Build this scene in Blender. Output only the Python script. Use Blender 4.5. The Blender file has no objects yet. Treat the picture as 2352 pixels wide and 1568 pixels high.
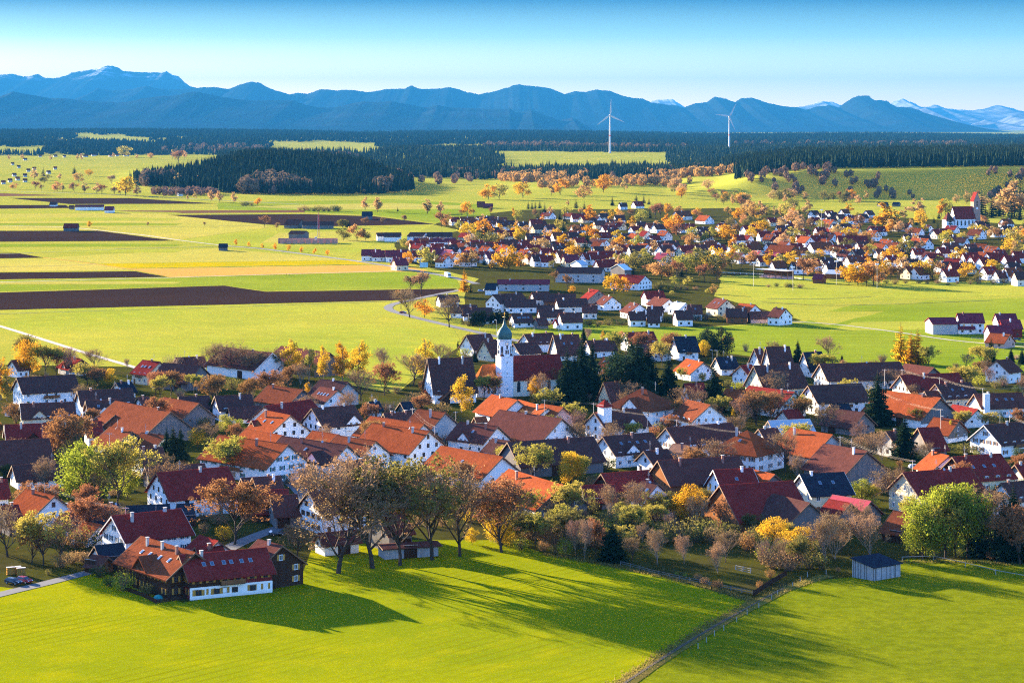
import bpy, math, random
import numpy as np
from math import sin, cos, pi, radians, atan2, hypot, sqrt

# ------------------------------------------------------------------ camera, sky, sun, exposure
SC = bpy.context.scene
COL = SC.collection
F, XC, YH, H = 5200.0, 1176.0, 290.0, 112.0        # focal length / principal column / horizon row (2352-wide photo grid), eye height
cam_d = bpy.data.cameras.new('camera'); cam = bpy.data.objects.new('camera', cam_d); COL.objects.link(cam)
cam.location = (0, 0, H); cam.rotation_euler = (pi/2, 0, 0)
cam_d.sensor_width = 36.0; cam_d.lens = 36.0*F/2352.0
cam_d.shift_y = -(784.0-YH)/2352.0
cam_d.clip_start = 1.0; cam_d.clip_end = 300000.0
SC.camera = cam

SUN_EL, SUN_AZ = radians(11.0), radians(42.0)      # azimuth measured from the view direction towards the left
sdir = np.array([-sin(SUN_AZ)*cos(SUN_EL), cos(SUN_AZ)*cos(SUN_EL), sin(SUN_EL)])
world = bpy.data.worlds.new('World'); SC.world = world; world.use_nodes = True
wn = world.node_tree.nodes; wl = world.node_tree.links
bg = wn['Background']
sky = wn.new('ShaderNodeTexSky'); sky.sky_type = 'NISHITA'; sky.sun_disc = False
sky.sun_elevation = SUN_EL; sky.sun_rotation = -SUN_AZ; sky.altitude = 600; sky.air_density = 1.0; sky.dust_density = 0.6; sky.ozone_density = 3.0
# the clear autumn sky deepens quickly to blue above the pale horizon; above the view it is brightened and tinted to light shaded walls
tc = wn.new('ShaderNodeTexCoord'); sp = wn.new('ShaderNodeSeparateXYZ'); wl.new(tc.outputs['Generated'], sp.inputs[0])
ramp = wn.new('ShaderNodeValToRGB'); wl.new(sp.outputs['Z'], ramp.inputs[0])
cr = ramp.color_ramp; cr.elements[0].position = 0.0; cr.elements[0].color = (.92, .68, .48, 1)
cr.elements[1].position = 0.058; cr.elements[1].color = (0.0, 0.015, 0.04, 1)
e = cr.elements.new(0.022); e.color = (0.42, 0.375, 0.315, 1)
e = cr.elements.new(0.040); e.color = (0.12, 0.165, 0.17, 1)
e = cr.elements.new(0.25); e.color = (0.42, 0.51, .70, 1)
# thin pale cloud streaks just above the mountains
cm = wn.new('ShaderNodeMapping'); cm.inputs['Scale'].default_value = (5, 5, 160); wl.new(tc.outputs['Generated'], cm.inputs[0])
cn = wn.new('ShaderNodeTexNoise'); cn.inputs['Scale'].default_value = 1.6; cn.inputs['Detail'].default_value = 3; wl.new(cm.outputs[0], cn.inputs['Vector'])
crr = wn.new('ShaderNodeMapRange'); crr.inputs[1].default_value = .56; crr.inputs[2].default_value = .72; wl.new(cn.outputs[0], crr.inputs[0])
cz = wn.new('ShaderNodeMapRange'); cz.inputs[1].default_value = .028; cz.inputs[2].default_value = .012; wl.new(sp.outputs['Z'], cz.inputs[0])
cmul = wn.new('ShaderNodeMath'); cmul.operation = 'MULTIPLY'; wl.new(crr.outputs[0], cmul.inputs[0]); wl.new(cz.outputs[0], cmul.inputs[1])
cmul2 = wn.new('ShaderNodeMath'); cmul2.operation = 'MULTIPLY'; wl.new(cmul.outputs[0], cmul2.inputs[0]); cmul2.inputs[1].default_value = .22
mulc = wn.new('ShaderNodeMix'); mulc.data_type = 'RGBA'; mulc.blend_type = 'MULTIPLY'; mulc.inputs[0].default_value = 1
wl.new(sky.outputs[0], mulc.inputs[6]); wl.new(ramp.outputs[0], mulc.inputs[7])
mixc = wn.new('ShaderNodeMix'); mixc.data_type = 'RGBA'; wl.new(cmul2.outputs[0], mixc.inputs[0]); wl.new(mulc.outputs[2], mixc.inputs[6])
mixc.inputs[7].default_value = (3.2, 3.0, 2.7, 1)
wl.new(mixc.outputs[2], bg.inputs[0]); bg.inputs[1].default_value = 0.15

sun_d = bpy.data.lights.new('sun', 'SUN'); sun_d.energy = 5.0; sun_d.angle = radians(0.6); sun_d.color = (1.0, 0.82, 0.56)
sun = bpy.data.objects.new('sun', sun_d); COL.objects.link(sun)
sun.rotation_euler = (pi/2-SUN_EL, 0, SUN_AZ + pi)  # placeholder, set exactly below
from mathutils import Vector, Matrix
sun.rotation_euler = Vector(sdir).to_track_quat('Z', 'Y').to_euler()
SC.view_settings.view_transform = 'Standard'; SC.view_settings.look = 'None'
SC.view_settings.exposure = 3.15; SC.view_settings.gamma = 1.0; SC.view_settings.use_curve_mapping = False
SC.cycles.use_denoising = False; SC.cycles.filter_width = 1.15
SC.cycles.max_bounces = 5; SC.cycles.diffuse_bounces = 2; SC.cycles.glossy_bounces = 1; SC.cycles.transmission_bounces = 2
SC.cycles.transparent_max_bounces = 4; SC.cycles.volume_bounces = 0
SC.cycles.sample_clamp_indirect = 4.0

RND = random.Random(7)
ZONES = {'A': (0, 1300, 1100/2352), 'B': (1000, 1300, 1100/2352), 'C': (2000, 1200, 1100/2352), 'D': (2996, 1200, 1100/2352),
         'E': (0, 1900, 1200/2352), 'F': (1100, 1800, 1200/2352), 'G': (2100, 1800, 1100/2352), 'H': (2996, 1800, 1100/2352),
         'I': (0, 500, 1400/2352), 'J': (1300, 700, 1400/2352), 'K': (2700, 700, 1396/2352), 'L': (0, 200, 2048/2352), 'M': (2048, 300, 2048/2352),
         'P': (1880, 1180, 540/1841), 'Q': (1750, 1100, 700/2352), 'R': (2400, 1100, 850/2352), 'S': (1500, 780, 700/2352),
         'T': (2200, 780, 700/2352), 'U': (2900, 750, 600/1344), 'V': (3500, 700, 596/1187), 'W': (0, 560, 900/1344), 'X': (0, 0, 4096/2352)}
def zf(z, x, y):
    ox, oy, s = ZONES[z]; k = 2352/4096
    return (ox+x*s)*k, (oy+y*s)*k
def gp(px, py, z=0.0):
    """survey point of the photo grid -> place on the plain at height z"""
    D = F*(H-z)/(py-YH)
    return Vector(((px-XC)*D/F, D, z))
def zg(z, x, y, h=0.0):
    return gp(*zf(z, x, y), h)

# ------------------------------------------------------------------ materials
MATS = {}
def nodes(name):
    m = bpy.data.materials.new(name); m.use_nodes = True
    nt = m.node_tree; b = nt.nodes['Principled BSDF']
    MATS[name] = m
    return m, nt, nt.nodes, nt.links, b
def mixrgb(nt, fac, a, b, blend='MIX'):
    n = nt.nodes.new('ShaderNodeMix'); n.data_type = 'RGBA'; n.blend_type = blend
    for sock, v in ((n.inputs[0], fac), (n.inputs[6], a), (n.inputs[7], b)):
        if hasattr(v, 'is_linked') or hasattr(v, 'links'): nt.links.new(v, sock)
        elif isinstance(v, (int, float)): sock.default_value = v
        else: sock.default_value = (*v, 1) if len(v) == 3 else v
    return n.outputs[2]
def noise(nt, scale, detail=3, coord='Object', vec=None, rough=.55):
    n = nt.nodes.new('ShaderNodeTexNoise'); n.inputs['Scale'].default_value = scale; n.inputs['Detail'].default_value = detail; n.inputs['Roughness'].default_value = rough
    if vec is None:
        t = nt.nodes.new('ShaderNodeTexCoord'); vec = t.outputs[coord]
    nt.links.new(vec, n.inputs['Vector'])
    return n.outputs[0]
def maprange(nt, v, a, b, c=0., d=1.):
    n = nt.nodes.new('ShaderNodeMapRange'); nt.links.new(v, n.inputs[0])
    for i, x in enumerate((a, b, c, d)): n.inputs[i+1].default_value = x
    return n.outputs[0]
def mapping(nt, scale=(1, 1, 1), rot=(0, 0, 0), coord='Object'):
    t = nt.nodes.new('ShaderNodeTexCoord'); m = nt.nodes.new('ShaderNodeMapping'); nt.links.new(t.outputs[coord], m.inputs[0])
    m.inputs['Scale'].default_value = scale; m.inputs['Rotation'].default_value = rot
    return m.outputs[0]
def bump(nt, h, strength=.5, dist=.1):
    n = nt.nodes.new('ShaderNodeBump'); nt.links.new(h, n.inputs['Height']); n.inputs['Strength'].default_value = strength; n.inputs['Distance'].default_value = dist
    return n.outputs[0]
def objrand(nt):
    return nt.nodes.new('ShaderNodeObjectInfo').outputs['Random']
def dark(c, k): return tuple(x*k for x in c)

def plain(name, c, rough=.8, var=.18, scale=1.5, metal=0.):
    m, nt, n, l, b = nodes(name)
    f = noise(nt, scale, 4)
    l.new(mixrgb(nt, maprange(nt, f, .3, .7), dark(c, 1-var), dark(c, 1+var)), b.inputs['Base Color'])
    b.inputs['Roughness'].default_value = rough; b.inputs['Metallic'].default_value = metal
    b.inputs['Specular IOR Level'].default_value = .1
    return m
def plaster(name, c):
    m, nt, n, l, b = nodes(name)
    f = noise(nt, .35, 5); g = noise(nt, 1.0, 4, vec=mapping(nt, (2.2, 2.2, .25)))
    col = mixrgb(nt, maprange(nt, f, .35, .7), c, dark(c, .9))
    col = mixrgb(nt, maprange(nt, g, .52, .75, 0, .35), col, dark(c, .66))
    sx = n.new('ShaderNodeSeparateXYZ'); t = n.new('ShaderNodeTexCoord'); l.new(t.outputs['Object'], sx.inputs[0])
    splash = maprange(nt, sx.outputs[2], .9, .2, 0, .35)         # soil splashed on the plinth
    col = mixrgb(nt, splash, col, (.42, .38, .32))
    l.new(col, b.inputs['Base Color']); b.inputs['Roughness'].default_value = 1.; b.inputs['Specular IOR Level'].default_value = 0.
    return m
def tiles(name, c, c2, rough=.75, row=.36):
    m, nt, n, l, b = nodes(name)
    v = mapping(nt, (1, 1, 1))
    br = n.new('ShaderNodeTexBrick'); l.new(v, br.inputs['Vector']); br.inputs['Scale'].default_value = 1
    br.inputs['Brick Width'].default_value = .3; br.inputs['Row Height'].default_value = row; br.inputs['Mortar Size'].default_value = .03
    br.inputs['Color1'].default_value = (*c, 1); br.inputs['Color2'].default_value = (*c2, 1); br.inputs['Mortar'].default_value = (*dark(c, .45), 1)
    f = noise(nt, .28, 5, rough=.65)
    col = mixrgb(nt, maprange(nt, f, .42, .68, 0, .55), br.outputs[0], dark(c2, .55))
    g = noise(nt, 1.2, 4, vec=mapping(nt, (.9, .12, 1)))
    col = mixrgb(nt, maprange(nt, g, .5, .72, 0, .5), col, tuple(x*1.12 for x in c))
    mo = noise(nt, .9, 5, rough=.7)
    col = mixrgb(nt, maprange(nt, mo, .62, .75, 0, .45), col, (.085, .075, .04))      # moss and lichen
    col = mixrgb(nt, maprange(nt, objrand(nt), 0, 1, 0, .3), col, dark(c2, .75))
    l.new(col, b.inputs['Base Color']); b.inputs['Roughness'].default_value = 1.; b.inputs['Specular IOR Level'].default_value = 0.
    l.new(bump(nt, br.outputs[1], .5, .05), b.inputs['Normal'])
    return m
def boards(name, c, c2, w=.22):
    m, nt, n, l, b = nodes(name)
    v = mapping(nt, (1/w, 1/w, .06))
    f = noise(nt, 1.0, 2, vec=v); g = noise(nt, .5, 4)
    col = mixrgb(nt, maprange(nt, f, .3, .7), c, c2); col = mixrgb(nt, maprange(nt, g, .4, .7, 0, .5), col, dark(c, .55))
    l.new(col, b.inputs['Base Color']); b.inputs['Roughness'].default_value = 1.; b.inputs['Specular IOR Level'].default_value = 0.
    l.new(bump(nt, f, .6, .05), b.inputs['Normal'])
    return m
def leafmat(name, c, c2, trans=.45):
    m, nt, n, l, b = nodes(name)
    ge = n.new('ShaderNodeNewGeometry'); r = ge.outputs['Random Per Island']
    col = mixrgb(nt, r, c, c2)
    f = noise(nt, .22, 2, coord='Object'); col = mixrgb(nt, maprange(nt, f, .35, .65, 0, .5), col, dark(c2, .7))
    o = objrand(nt); hs = n.new('ShaderNodeHueSaturation'); l.new(col, hs.inputs['Color'])
    l.new(maprange(nt, o, 0, 1, .485, .515), hs.inputs['Hue']); l.new(maprange(nt, o, 0, 1, 1.15, .85), hs.inputs['Value'])
    d = n.new('ShaderNodeBsdfDiffuse'); t = n.new('ShaderNodeBsdfTranslucent'); mx = n.new('ShaderNodeMixShader')
    l.new(hs.outputs[0], d.inputs[0]); l.new(hs.outputs[0], t.inputs[0]); mx.inputs[0].default_value = trans
    l.new(d.outputs[0], mx.inputs[1]); l.new(t.outputs[0], mx.inputs[2]); l.new(mx.outputs[0], n['Material Output'].inputs[0])
    n.remove(b)
    return m

plaster('white', (.88, .855, .80)); plaster('cream', (.74, .62, .40)); plaster('ivory', (.76, .70, .58)); plaster('grey_render', (.42, .41, .39)); plaster('pink', (.6, .36, .3))
plaster('church_white', (.87, .87, .86)); plaster('church_cream', (.78, .72, .55))
tiles('r_orange', (.36, .085, .028), (.27, .066, .025)); tiles('r_rust', (.25, .07, .03), (.17, .052, .026))
tiles('r_red', (.27, .034, .026), (.19, .03, .024)); tiles('r_brown', (.165, .056, .04), (.11, .044, .034))
tiles('r_dark', (.125, .052, .040), (.085, .040, .034)); tiles('r_navy', (.036, .038, .05), (.025, .027, .036))
tiles('r_tan', (.30, .16, .10), (.21, .115, .075)); tiles('r_apse', (.55, .14, .03), (.45, .11, .03)); tiles('r_maroon', (.24, .04, .055), (.18, .035, .045))
plain('r_metalred', (.42, .045, .055), .45); plain('r_steel', (.36, .40, .42), .5); plain('r_solar', (.5, .56, .6), .2); plain('copper', (.05, .12, .11), .45, .4)
boards('wood_dark', (.075, .036, .022), (.045, .024, .017)); boards('wood_brown', (.26, .11, .045), (.15, .065, .03)); boards('wood_grey', (.21, .19, .175), (.13, .12, .115))
boards('wood_silver', (.42, .41, .40), (.28, .27, .275)); boards('wood_red', (.22, .03, .028), (.15, .025, .022)); boards('wood_yellow', (.55, .30, .06), (.42, .2, .05))
plain('frame_white', (.8, .8, .8), .5, .05); plain('frame_brown', (.12, .06, .03), .6); plain('shutter_green', (.035, .13, .085), .6); plain('shutter_brown', (.22, .1, .04), .6)
plain('shutter_blue', (.04, .09, .13), .6); plain('verge_white', (.62, .56, .5), .7); plain('verge_brown', (.17, .09, .05), .7); plain('chimney_brick', (.30, .14, .10), .9)
plain('metal', (.45, .45, .46), .4, .1, 1, .6); plain('gold', (.9, .55, .12), .25, .1, 1, 1.); plain('concrete', (.42, .40, .37), .9); plain('dish', (.35, .36, .38), .5)
plain('black', (.02, .02, .022), .6); plain('rubber', (.02, .02, .02), .9); plain('wire', (.3, .25, .2), .5, .05, 1, .3)
m, nt, n, l, b = nodes('glass'); b.inputs['Base Color'].default_value = (.025, .03, .04, 1); b.inputs['Roughness'].default_value = .12
m, nt, n, l, b = nodes('skyglass'); b.inputs['Base Color'].default_value = (.10, .14, .18, 1); b.inputs['Roughness'].default_value = .08; b.inputs['Metallic'].default_value = .6

# ground covers ------------------------------------------------------------
def grassmat(name, c, c2, stripe=None, big=.02, bumpd=.25, amt=.35, lump=.55, blades=True):
    """turf: upright thin blades, so the shading normals lie mostly level in every direction and light also shines through them"""
    m, nt, n, l, b = nodes(name)
    t = n.new('ShaderNodeTexCoord'); P = t.outputs['Object']
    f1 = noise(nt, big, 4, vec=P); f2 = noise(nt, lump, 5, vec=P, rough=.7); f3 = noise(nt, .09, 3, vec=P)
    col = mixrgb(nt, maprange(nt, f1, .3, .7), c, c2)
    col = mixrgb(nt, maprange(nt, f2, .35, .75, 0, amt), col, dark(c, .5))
    col = mixrgb(nt, maprange(nt, f3, .5, .75, 0, .4), col, tuple(x*y for x, y in zip(c, (1.25, 1.1, .8))))
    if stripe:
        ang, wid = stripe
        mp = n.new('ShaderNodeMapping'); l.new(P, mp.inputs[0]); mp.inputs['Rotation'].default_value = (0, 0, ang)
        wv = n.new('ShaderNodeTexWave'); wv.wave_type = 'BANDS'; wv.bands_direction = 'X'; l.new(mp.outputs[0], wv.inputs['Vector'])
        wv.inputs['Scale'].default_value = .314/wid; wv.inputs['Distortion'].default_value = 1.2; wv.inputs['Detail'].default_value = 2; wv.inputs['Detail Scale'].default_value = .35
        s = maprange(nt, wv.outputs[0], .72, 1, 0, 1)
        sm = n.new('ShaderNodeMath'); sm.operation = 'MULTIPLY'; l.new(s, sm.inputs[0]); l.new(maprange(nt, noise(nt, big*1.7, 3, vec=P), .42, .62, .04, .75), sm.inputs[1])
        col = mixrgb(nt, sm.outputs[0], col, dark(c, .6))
    if blades:
        wn_ = n.new('ShaderNodeTexNoise'); wn_.inputs['Scale'].default_value = 1.6; wn_.inputs['Detail'].default_value = 5; wn_.inputs['Roughness'].default_value = .75; l.new(P, wn_.inputs['Vector'])
        sub = n.new('ShaderNodeVectorMath'); sub.operation = 'SUBTRACT'; l.new(wn_.outputs['Color'], sub.inputs[0]); sub.inputs[1].default_value = (.5, .5, .5)
        mul = n.new('ShaderNodeVectorMath'); mul.operation = 'MULTIPLY'; l.new(sub.outputs[0], mul.inputs[0]); mul.inputs[1].default_value = (1.6, 1.6, 0)
        cs = n.new('ShaderNodeVectorMath'); cs.operation = 'SCALE'; l.new(col, cs.inputs[0]); cs.inputs['Scale'].default_value = 1.6
        acc = {}
        for typ in ('ShaderNodeBsdfDiffuse', 'ShaderNodeBsdfTranslucent'):
            prev = None
            for k in range(3):
                add = n.new('ShaderNodeVectorMath'); add.operation = 'ADD'; l.new(mul.outputs[0], add.inputs[0]); add.inputs[1].default_value = (cos(.4+2.094*k), sin(.4+2.094*k), .35)
                nrm = n.new('ShaderNodeVectorMath'); nrm.operation = 'NORMALIZE'; l.new(add.outputs[0], nrm.inputs[0])
                d = n.new(typ); l.new(cs.outputs[0], d.inputs[0]); l.new(nrm.outputs[0], d.inputs['Normal'])
                if prev is None: prev = d.outputs[0]
                else:
                    mx = n.new('ShaderNodeMixShader'); mx.inputs[0].default_value = 1/(k+1); l.new(prev, mx.inputs[1]); l.new(d.outputs[0], mx.inputs[2]); prev = mx.outputs[0]
            acc[typ] = prev
        ad = n.new('ShaderNodeAddShader')
        for k, v in enumerate(acc.values()): l.new(v, ad.inputs[k])
        l.new(ad.outputs[0], n['Material Output'].inputs[0]); n.remove(b)
    else:
        l.new(col, b.inputs['Base Color']); b.inputs['Roughness'].default_value = 1.0; b.inputs['Specular IOR Level'].default_value = 0
        if bumpd: l.new(bump(nt, f2, .8, bumpd), b.inputs['Normal'])
    return m
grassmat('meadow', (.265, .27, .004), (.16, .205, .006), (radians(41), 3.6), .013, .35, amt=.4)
grassmat('pasture', (.14, .175, .006), (.215, .225, .009), None, .02, .5, amt=.8, lump=.30)
grassmat('field_lime', (.335, .325, .046), (.245, .285, .03), (radians(85), 7.), .006, .1, amt=.25, lump=.06)
grassmat('field_green', (.17, .235, .016), (.25, .275, .03), (radians(88), 8.), .006, .1, amt=.3, lump=.06)
grassmat('field_pale', (.40, .34, .075), (.32, .315, .05), (radians(87), 9.), .004, .1, amt=.25, lump=.05)
grassmat('field_mustard', (.44, .33, .004), (.32, .29, .006), None, .03, .6, amt=.5)
grassmat('stubble', (.50, .29, .07), (.43, .28, .07), (radians(88), 6.), .006, .1, amt=.15)
grassmat('plough', (.040, .022, .017), (.030, .018, .015), (radians(88), 3.), .01, .35, amt=.4, blades=False)
grassmat('fallow', (.16, .075, .04), (.12, .06, .03), None, .01, .2, blades=False)
grassmat('garden', (.065, .072, .010), (.06, .048, .022), None, .05, .4, amt=.8, lump=.2)
grassmat('verge_grass', (.24, .17, .045), (.15, .16, .025), None, .1, .4, amt=.7)
plain('asphalt', (.10, .10, .105), .9, .12, .3); plain('gravel', (.33, .28, .22), .95, .2, .4); plain('soil', (.07, .05, .035), .95, .3, .5)
plain('ditch', (.055, .075, .012), 1., .3, .2)

leafmat('l_yellow', (.62, .40, .02), (.42, .27, .02)); leafmat('l_gold', (.60, .30, .015), (.42, .20, .015)); leafmat('l_orange', (.46, .245, .07), (.33, .18, .06))
leafmat('l_lime', (.34, .34, .03), (.19, .22, .025)); leafmat('l_olive', (.20, .17, .04), (.12, .11, .03)); leafmat('l_rust', (.34, .165, .055), (.23, .11, .045), .4)
leafmat('l_brown', (.31, .195, .08), (.21, .135, .06), .4); leafmat('l_green', (.06, .09, .02), (.04, .06, .018)); leafmat('l_spruce', (.028, .046, .020), (.013, .026, .014), .25)
leafmat('l_pine', (.04, .065, .028), (.02, .04, .02), .25); leafmat('l_straw', (.38, .23, .10), (.27, .165, .075), .35); leafmat('l_tan', (.52, .33, .12), (.40, .25, .10), .4)
leafmat('l_willow', (.40, .33, .05), (.30, .27, .05)); leafmat('l_pink', (.30, .15, .12), (.22, .12, .09), .3)
plain('bark', (.06, .042, .032), .95, .3, 2.); plain('bark_pale', (.24, .19, .14), .95, .3, 2.); plain('twig', (.20, .125, .078), .95, .25, 2.); plain('twig_pale', (.34, .215, .125), .95, .25, 2.)

# ------------------------------------------------------------------ mesh helpers
class MB:
    def __init__(s): s.v = []; s.f = []; s.m = []
    def add(s, vs, fs, mi=0):
        o = len(s.v); s.v += [tuple(v) for v in vs]; s.f += [tuple(i+o for i in f) for f in fs]; s.m += [mi]*len(fs)
    def box(s, x0, x1, y0, y1, z0, z1, mi=0):
        s.add([(x0, y0, z0), (x1, y0, z0), (x1, y1, z0), (x0, y1, z0), (x0, y0, z1), (x1, y0, z1), (x1, y1, z1), (x0, y1, z1)],
              [(0, 3, 2, 1), (4, 5, 6, 7), (0, 1, 5, 4), (1, 2, 6, 5), (2, 3, 7, 6), (3, 0, 4, 7)], mi)
    def prism(s, poly, x0, x1, mi=0):
        """poly: (y,z) counter-clockwise seen from +x, extruded along x"""
        n = len(poly)
        s.add([(x0, y, z) for y, z in poly]+[(x1, y, z) for y, z in poly],
              [tuple(range(n-1, -1, -1)), tuple(range(n, 2*n))]+[(i, (i+1) % n, n+(i+1) % n, n+i) for i in range(n)], mi)
    def lathe(s, prof, seg=16, mi=0, cx=0, cy=0):
        n = len(prof); vs = []
        for k in range(seg):
            a = 2*pi*k/seg
            vs += [(cx+r*cos(a), cy+r*sin(a), z) for r, z in prof]
        fs = []
        for k in range(seg):
            q = (k+1) % seg
            for i in range(n-1): fs.append((k*n+i, q*n+i, q*n+i+1, k*n+i+1))
        s.add(vs, fs, mi)
    def tube(s, p, q, r, r2=None, seg=6, mi=0):
        p, q = Vector(p), Vector(q); r2 = r if r2 is None else r2
        d = (q-p).normalized(); a = d.orthogonal().normalized(); b2 = d.cross(a)
        vs = []
        for c, rr in ((p, r), (q, r2)):
            for k in range(seg):
                t = 2*pi*k/seg; vs.append(c+a*(rr*cos(t))+b2*(rr*sin(t)))
        s.add(vs, [(k, (k+1) % seg, seg+(k+1) % seg, seg+k) for k in range(seg)]+[tuple(range(seg-1, -1, -1)), tuple(range(seg, 2*seg))], mi)
    def mesh(s, name, mats, smooth=False):
        me = bpy.data.meshes.new(name); me.from_pydata(s.v, [], s.f)
        for m in (mats if isinstance(mats, (list, tuple)) else [mats]): me.materials.append(MATS[m])
        if any(s.m): me.polygons.foreach_set('material_index', s.m)
        if smooth: me.polygons.foreach_set('use_smooth', [True]*len(me.polygons))
        me.update(); return me
    def build(s, name, mats, parent=None, loc=None, rz=None, smooth=False):
        return link(name, s.mesh(name, mats, smooth), parent, loc, rz)
def link(name, data, parent=None, loc=None, rz=None, scale=None):
    o = bpy.data.objects.new(name, data); COL.objects.link(o)
    if parent is not None: o.parent = parent
    if loc is not None: o.location = loc
    if rz is not None: o.rotation_euler = (0, 0, rz)
    if scale is not None: o.scale = scale
    return o
LABELS = {}
def tag(o, label, cat, group=None, kind=None):
    if label:
        if label in LABELS:
            k = 2
            while f'{label}, {ORD[k]} such' in LABELS: k += 1
            label = f'{label}, {ORD[k]} such'
        LABELS[label] = 1
        o['label'] = label
    if cat: o['category'] = cat
    if group: o['group'] = group
    if kind: o['kind'] = kind
    return o
ORD = ['zeroth', 'first', 'second', 'third', 'fourth', 'fifth', 'sixth', 'seventh', 'eighth', 'ninth', 'tenth', 'eleventh', 'twelfth'] + ['%dth' % i for i in range(13, 400)]
for i in range(20, 400):
    if i % 10 in (1, 2, 3) and i % 100 not in (11, 12, 13): ORD[i] = '%d%s' % (i, {1: 'st', 2: 'nd', 3: 'rd'}[i % 10])
def struct(name, me, label=None):
    o = link(name, me); o['kind'] = 'structure'
    if label: o['label'] = label
    return o
# ------------------------------------------------------------------ terrain
NR = np.random.default_rng(11)
def sst(a, b, x):
    t = np.clip((x-a)/(b-a), 0, 1); return t*t*(3-2*t)
def vnoise(x, y, seed=0):
    """cheap smooth value noise from summed sines"""
    r = np.random.default_rng(seed); o = 0
    for k in range(7):
        a = r.uniform(0, 2*pi); f = r.uniform(.5, 1.8); p = r.uniform(0, 6.3)
        o = o+np.sin((x*cos(a)+y*sin(a))*f+p)
    return o/7*1.6
def hgt(X, Y):
    X = np.asarray(X, float); Y = np.asarray(Y, float)
    px = XC+F*X/np.maximum(Y, 1.)
    h1 = np.interp(px, [285, 330, 420, 500, 560, 640, 720, 820, 900, 955], [0, 10, 14, 26, 38, 40, 36, 29, 14, 0])
    z = h1*sst(3720, 4400, Y)*(1-sst(4800, 5600, Y))
    w = 60*vnoise(px/90, Y*0, 3)
    h2 = np.interp(px, [1540, 1640, 1720, 1850, 2100, 2352, 2700], [0, 12, 30, 42, 44, 46, 44])
    z = z+h2*sst(3500, 3650, Y+w)*(1-.85*sst(5200, 6400, Y))
    h3 = np.interp(px, [1120, 1250, 1450, 1600, 1700], [0, 6, 11, 9, 0])
    z = z+h3*sst(3300, 4100, Y)*(1-sst(4700, 5600, Y))
    h4 = np.interp(px, [-200, 60, 200, 420, 520], [10, 9, 10, 8, 0])
    z = z+h4*sst(4100, 5200, Y)*(1-sst(7000, 8500, Y))
    z = z+(11+13*vnoise(X/650, Y/800, 5))*sst(6200, 8200, Y)*(1-sst(22000, 26000, Y))
    zr = np.interp(px, [-400, 0, 600, 1176, 1700, 2352, 2800], [52, 50, 47, 38, 24, 10, 8])
    z = z+(zr+6*vnoise(X/1500, Y/2000, 9))*sst(9500, 17500, Y)*(1-sst(19500, 25000, Y))
    return z
def grid_mesh(name, X, Y, Z, mat):
    ny, nx = X.shape
    co = np.stack([X, Y, Z], -1).reshape(-1, 3).astype(np.float32)
    i = np.arange(ny*nx).reshape(ny, nx)
    q = np.stack([i[:-1, :-1], i[:-1, 1:], i[1:, 1:], i[1:, :-1]], -1).reshape(-1, 4)
    return raw_mesh(name, co, q, mat)
def raw_mesh(name, co, fc, mat, smooth=False):
    me = bpy.data.meshes.new(name); k = fc.shape[1]; nf = len(fc)
    me.vertices.add(len(co)); me.vertices.foreach_set('co', np.asarray(co, np.float32).ravel())
    me.loops.add(nf*k); me.loops.foreach_set('vertex_index', fc.astype(np.int32).ravel())
    me.polygons.add(nf); me.polygons.foreach_set('loop_start', np.arange(nf, dtype=np.int32)*k)
    try: me.polygons.foreach_set('loop_total', np.full(nf, k, np.int32))
    except Exception: pass
    if smooth: me.polygons.foreach_set('use_smooth', np.ones(nf, bool))
    me.materials.append(MATS[mat]); me.update(); me.validate(); return me
t = np.linspace(-1, 1, 261); gx = 28000*np.sinh(6.5*t)/np.sinh(6.5)
gy = np.concatenate([np.array([-2500, -600, 0, 300, 900, 1800, 2600]), np.geomspace(3200, 26000, 330), np.array([32000, 45000, 60000, 94000])])
GX, GY = np.meshgrid(gx, gy)
struct('ground', grid_mesh('ground', GX, GY, hgt(GX, GY), 'field_lime'), 'open plain of bright green fields')

from mathutils.geometry import tessellate_polygon
def sheet(name, pts, lay, mat, label=None):
    """a field lying on the ground: pts are survey points (photo grid), lay the stacking order"""
    z = .025*lay
    vs = []
    for a, b2 in zip(pts, pts[1:]+pts[:1]):
        p, q = gp(*a), gp(*b2); n = max(1, min(14, int((q-p).length/25)))
        for k in range(n):
            c = p.lerp(q, k/n)
            if k: c += Vector((RND.gauss(0, .5), RND.gauss(0, .8), 0))
            vs.append(Vector((c.x, c.y, z)))
    tri = tessellate_polygon([vs])
    me = bpy.data.meshes.new(name); me.from_pydata(vs, [], [tuple(t) for t in tri]); 
    for p in me.polygons:
        if p.normal.z < 0: p.flip()
    me.materials.append(MATS[mat]); me.update()
    return struct(name, me, label)
def strip(name, pts, w, lay, mat, label=None, wob=0.0, hump=0.0):
    P = [gp(*p) for p in pts]; Q = []
    for a, b2 in zip(P, P[1:]):
        n = max(1, int((b2-a).length/12))
        Q += [a.lerp(b2, k/n) for k in range(n)]
    Q.append(P[-1])
    for _ in range(2):
        Q = [Q[0]]+[(Q[i-1]+Q[i]*2+Q[i+1])/4 for i in range(1, len(Q)-1)]+[Q[-1]]
    mb = MB(); vs = []
    for i, p in enumerate(Q):
        d = (Q[min(i+1, len(Q)-1)]-Q[max(i-1, 0)]).normalized(); n = Vector((-d.y, d.x, 0))
        ww = w*(1+RND.uniform(-wob, wob))
        z = .025*lay
        vs += [p+n*ww/2+Vector((0, 0, z)), p+Vector((0, 0, z+hump)), p-n*ww/2+Vector((0, 0, z))]
    fs = []
    for i in range(len(Q)-1):
        fs += [(3*i+1, 3*i, 3*i+3, 3*i+4), (3*i+2, 3*i+1, 3*i+4, 3*i+5)]
    mb.add(vs, fs)
    return struct(name, mb.mesh(name, mat), label)

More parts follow.
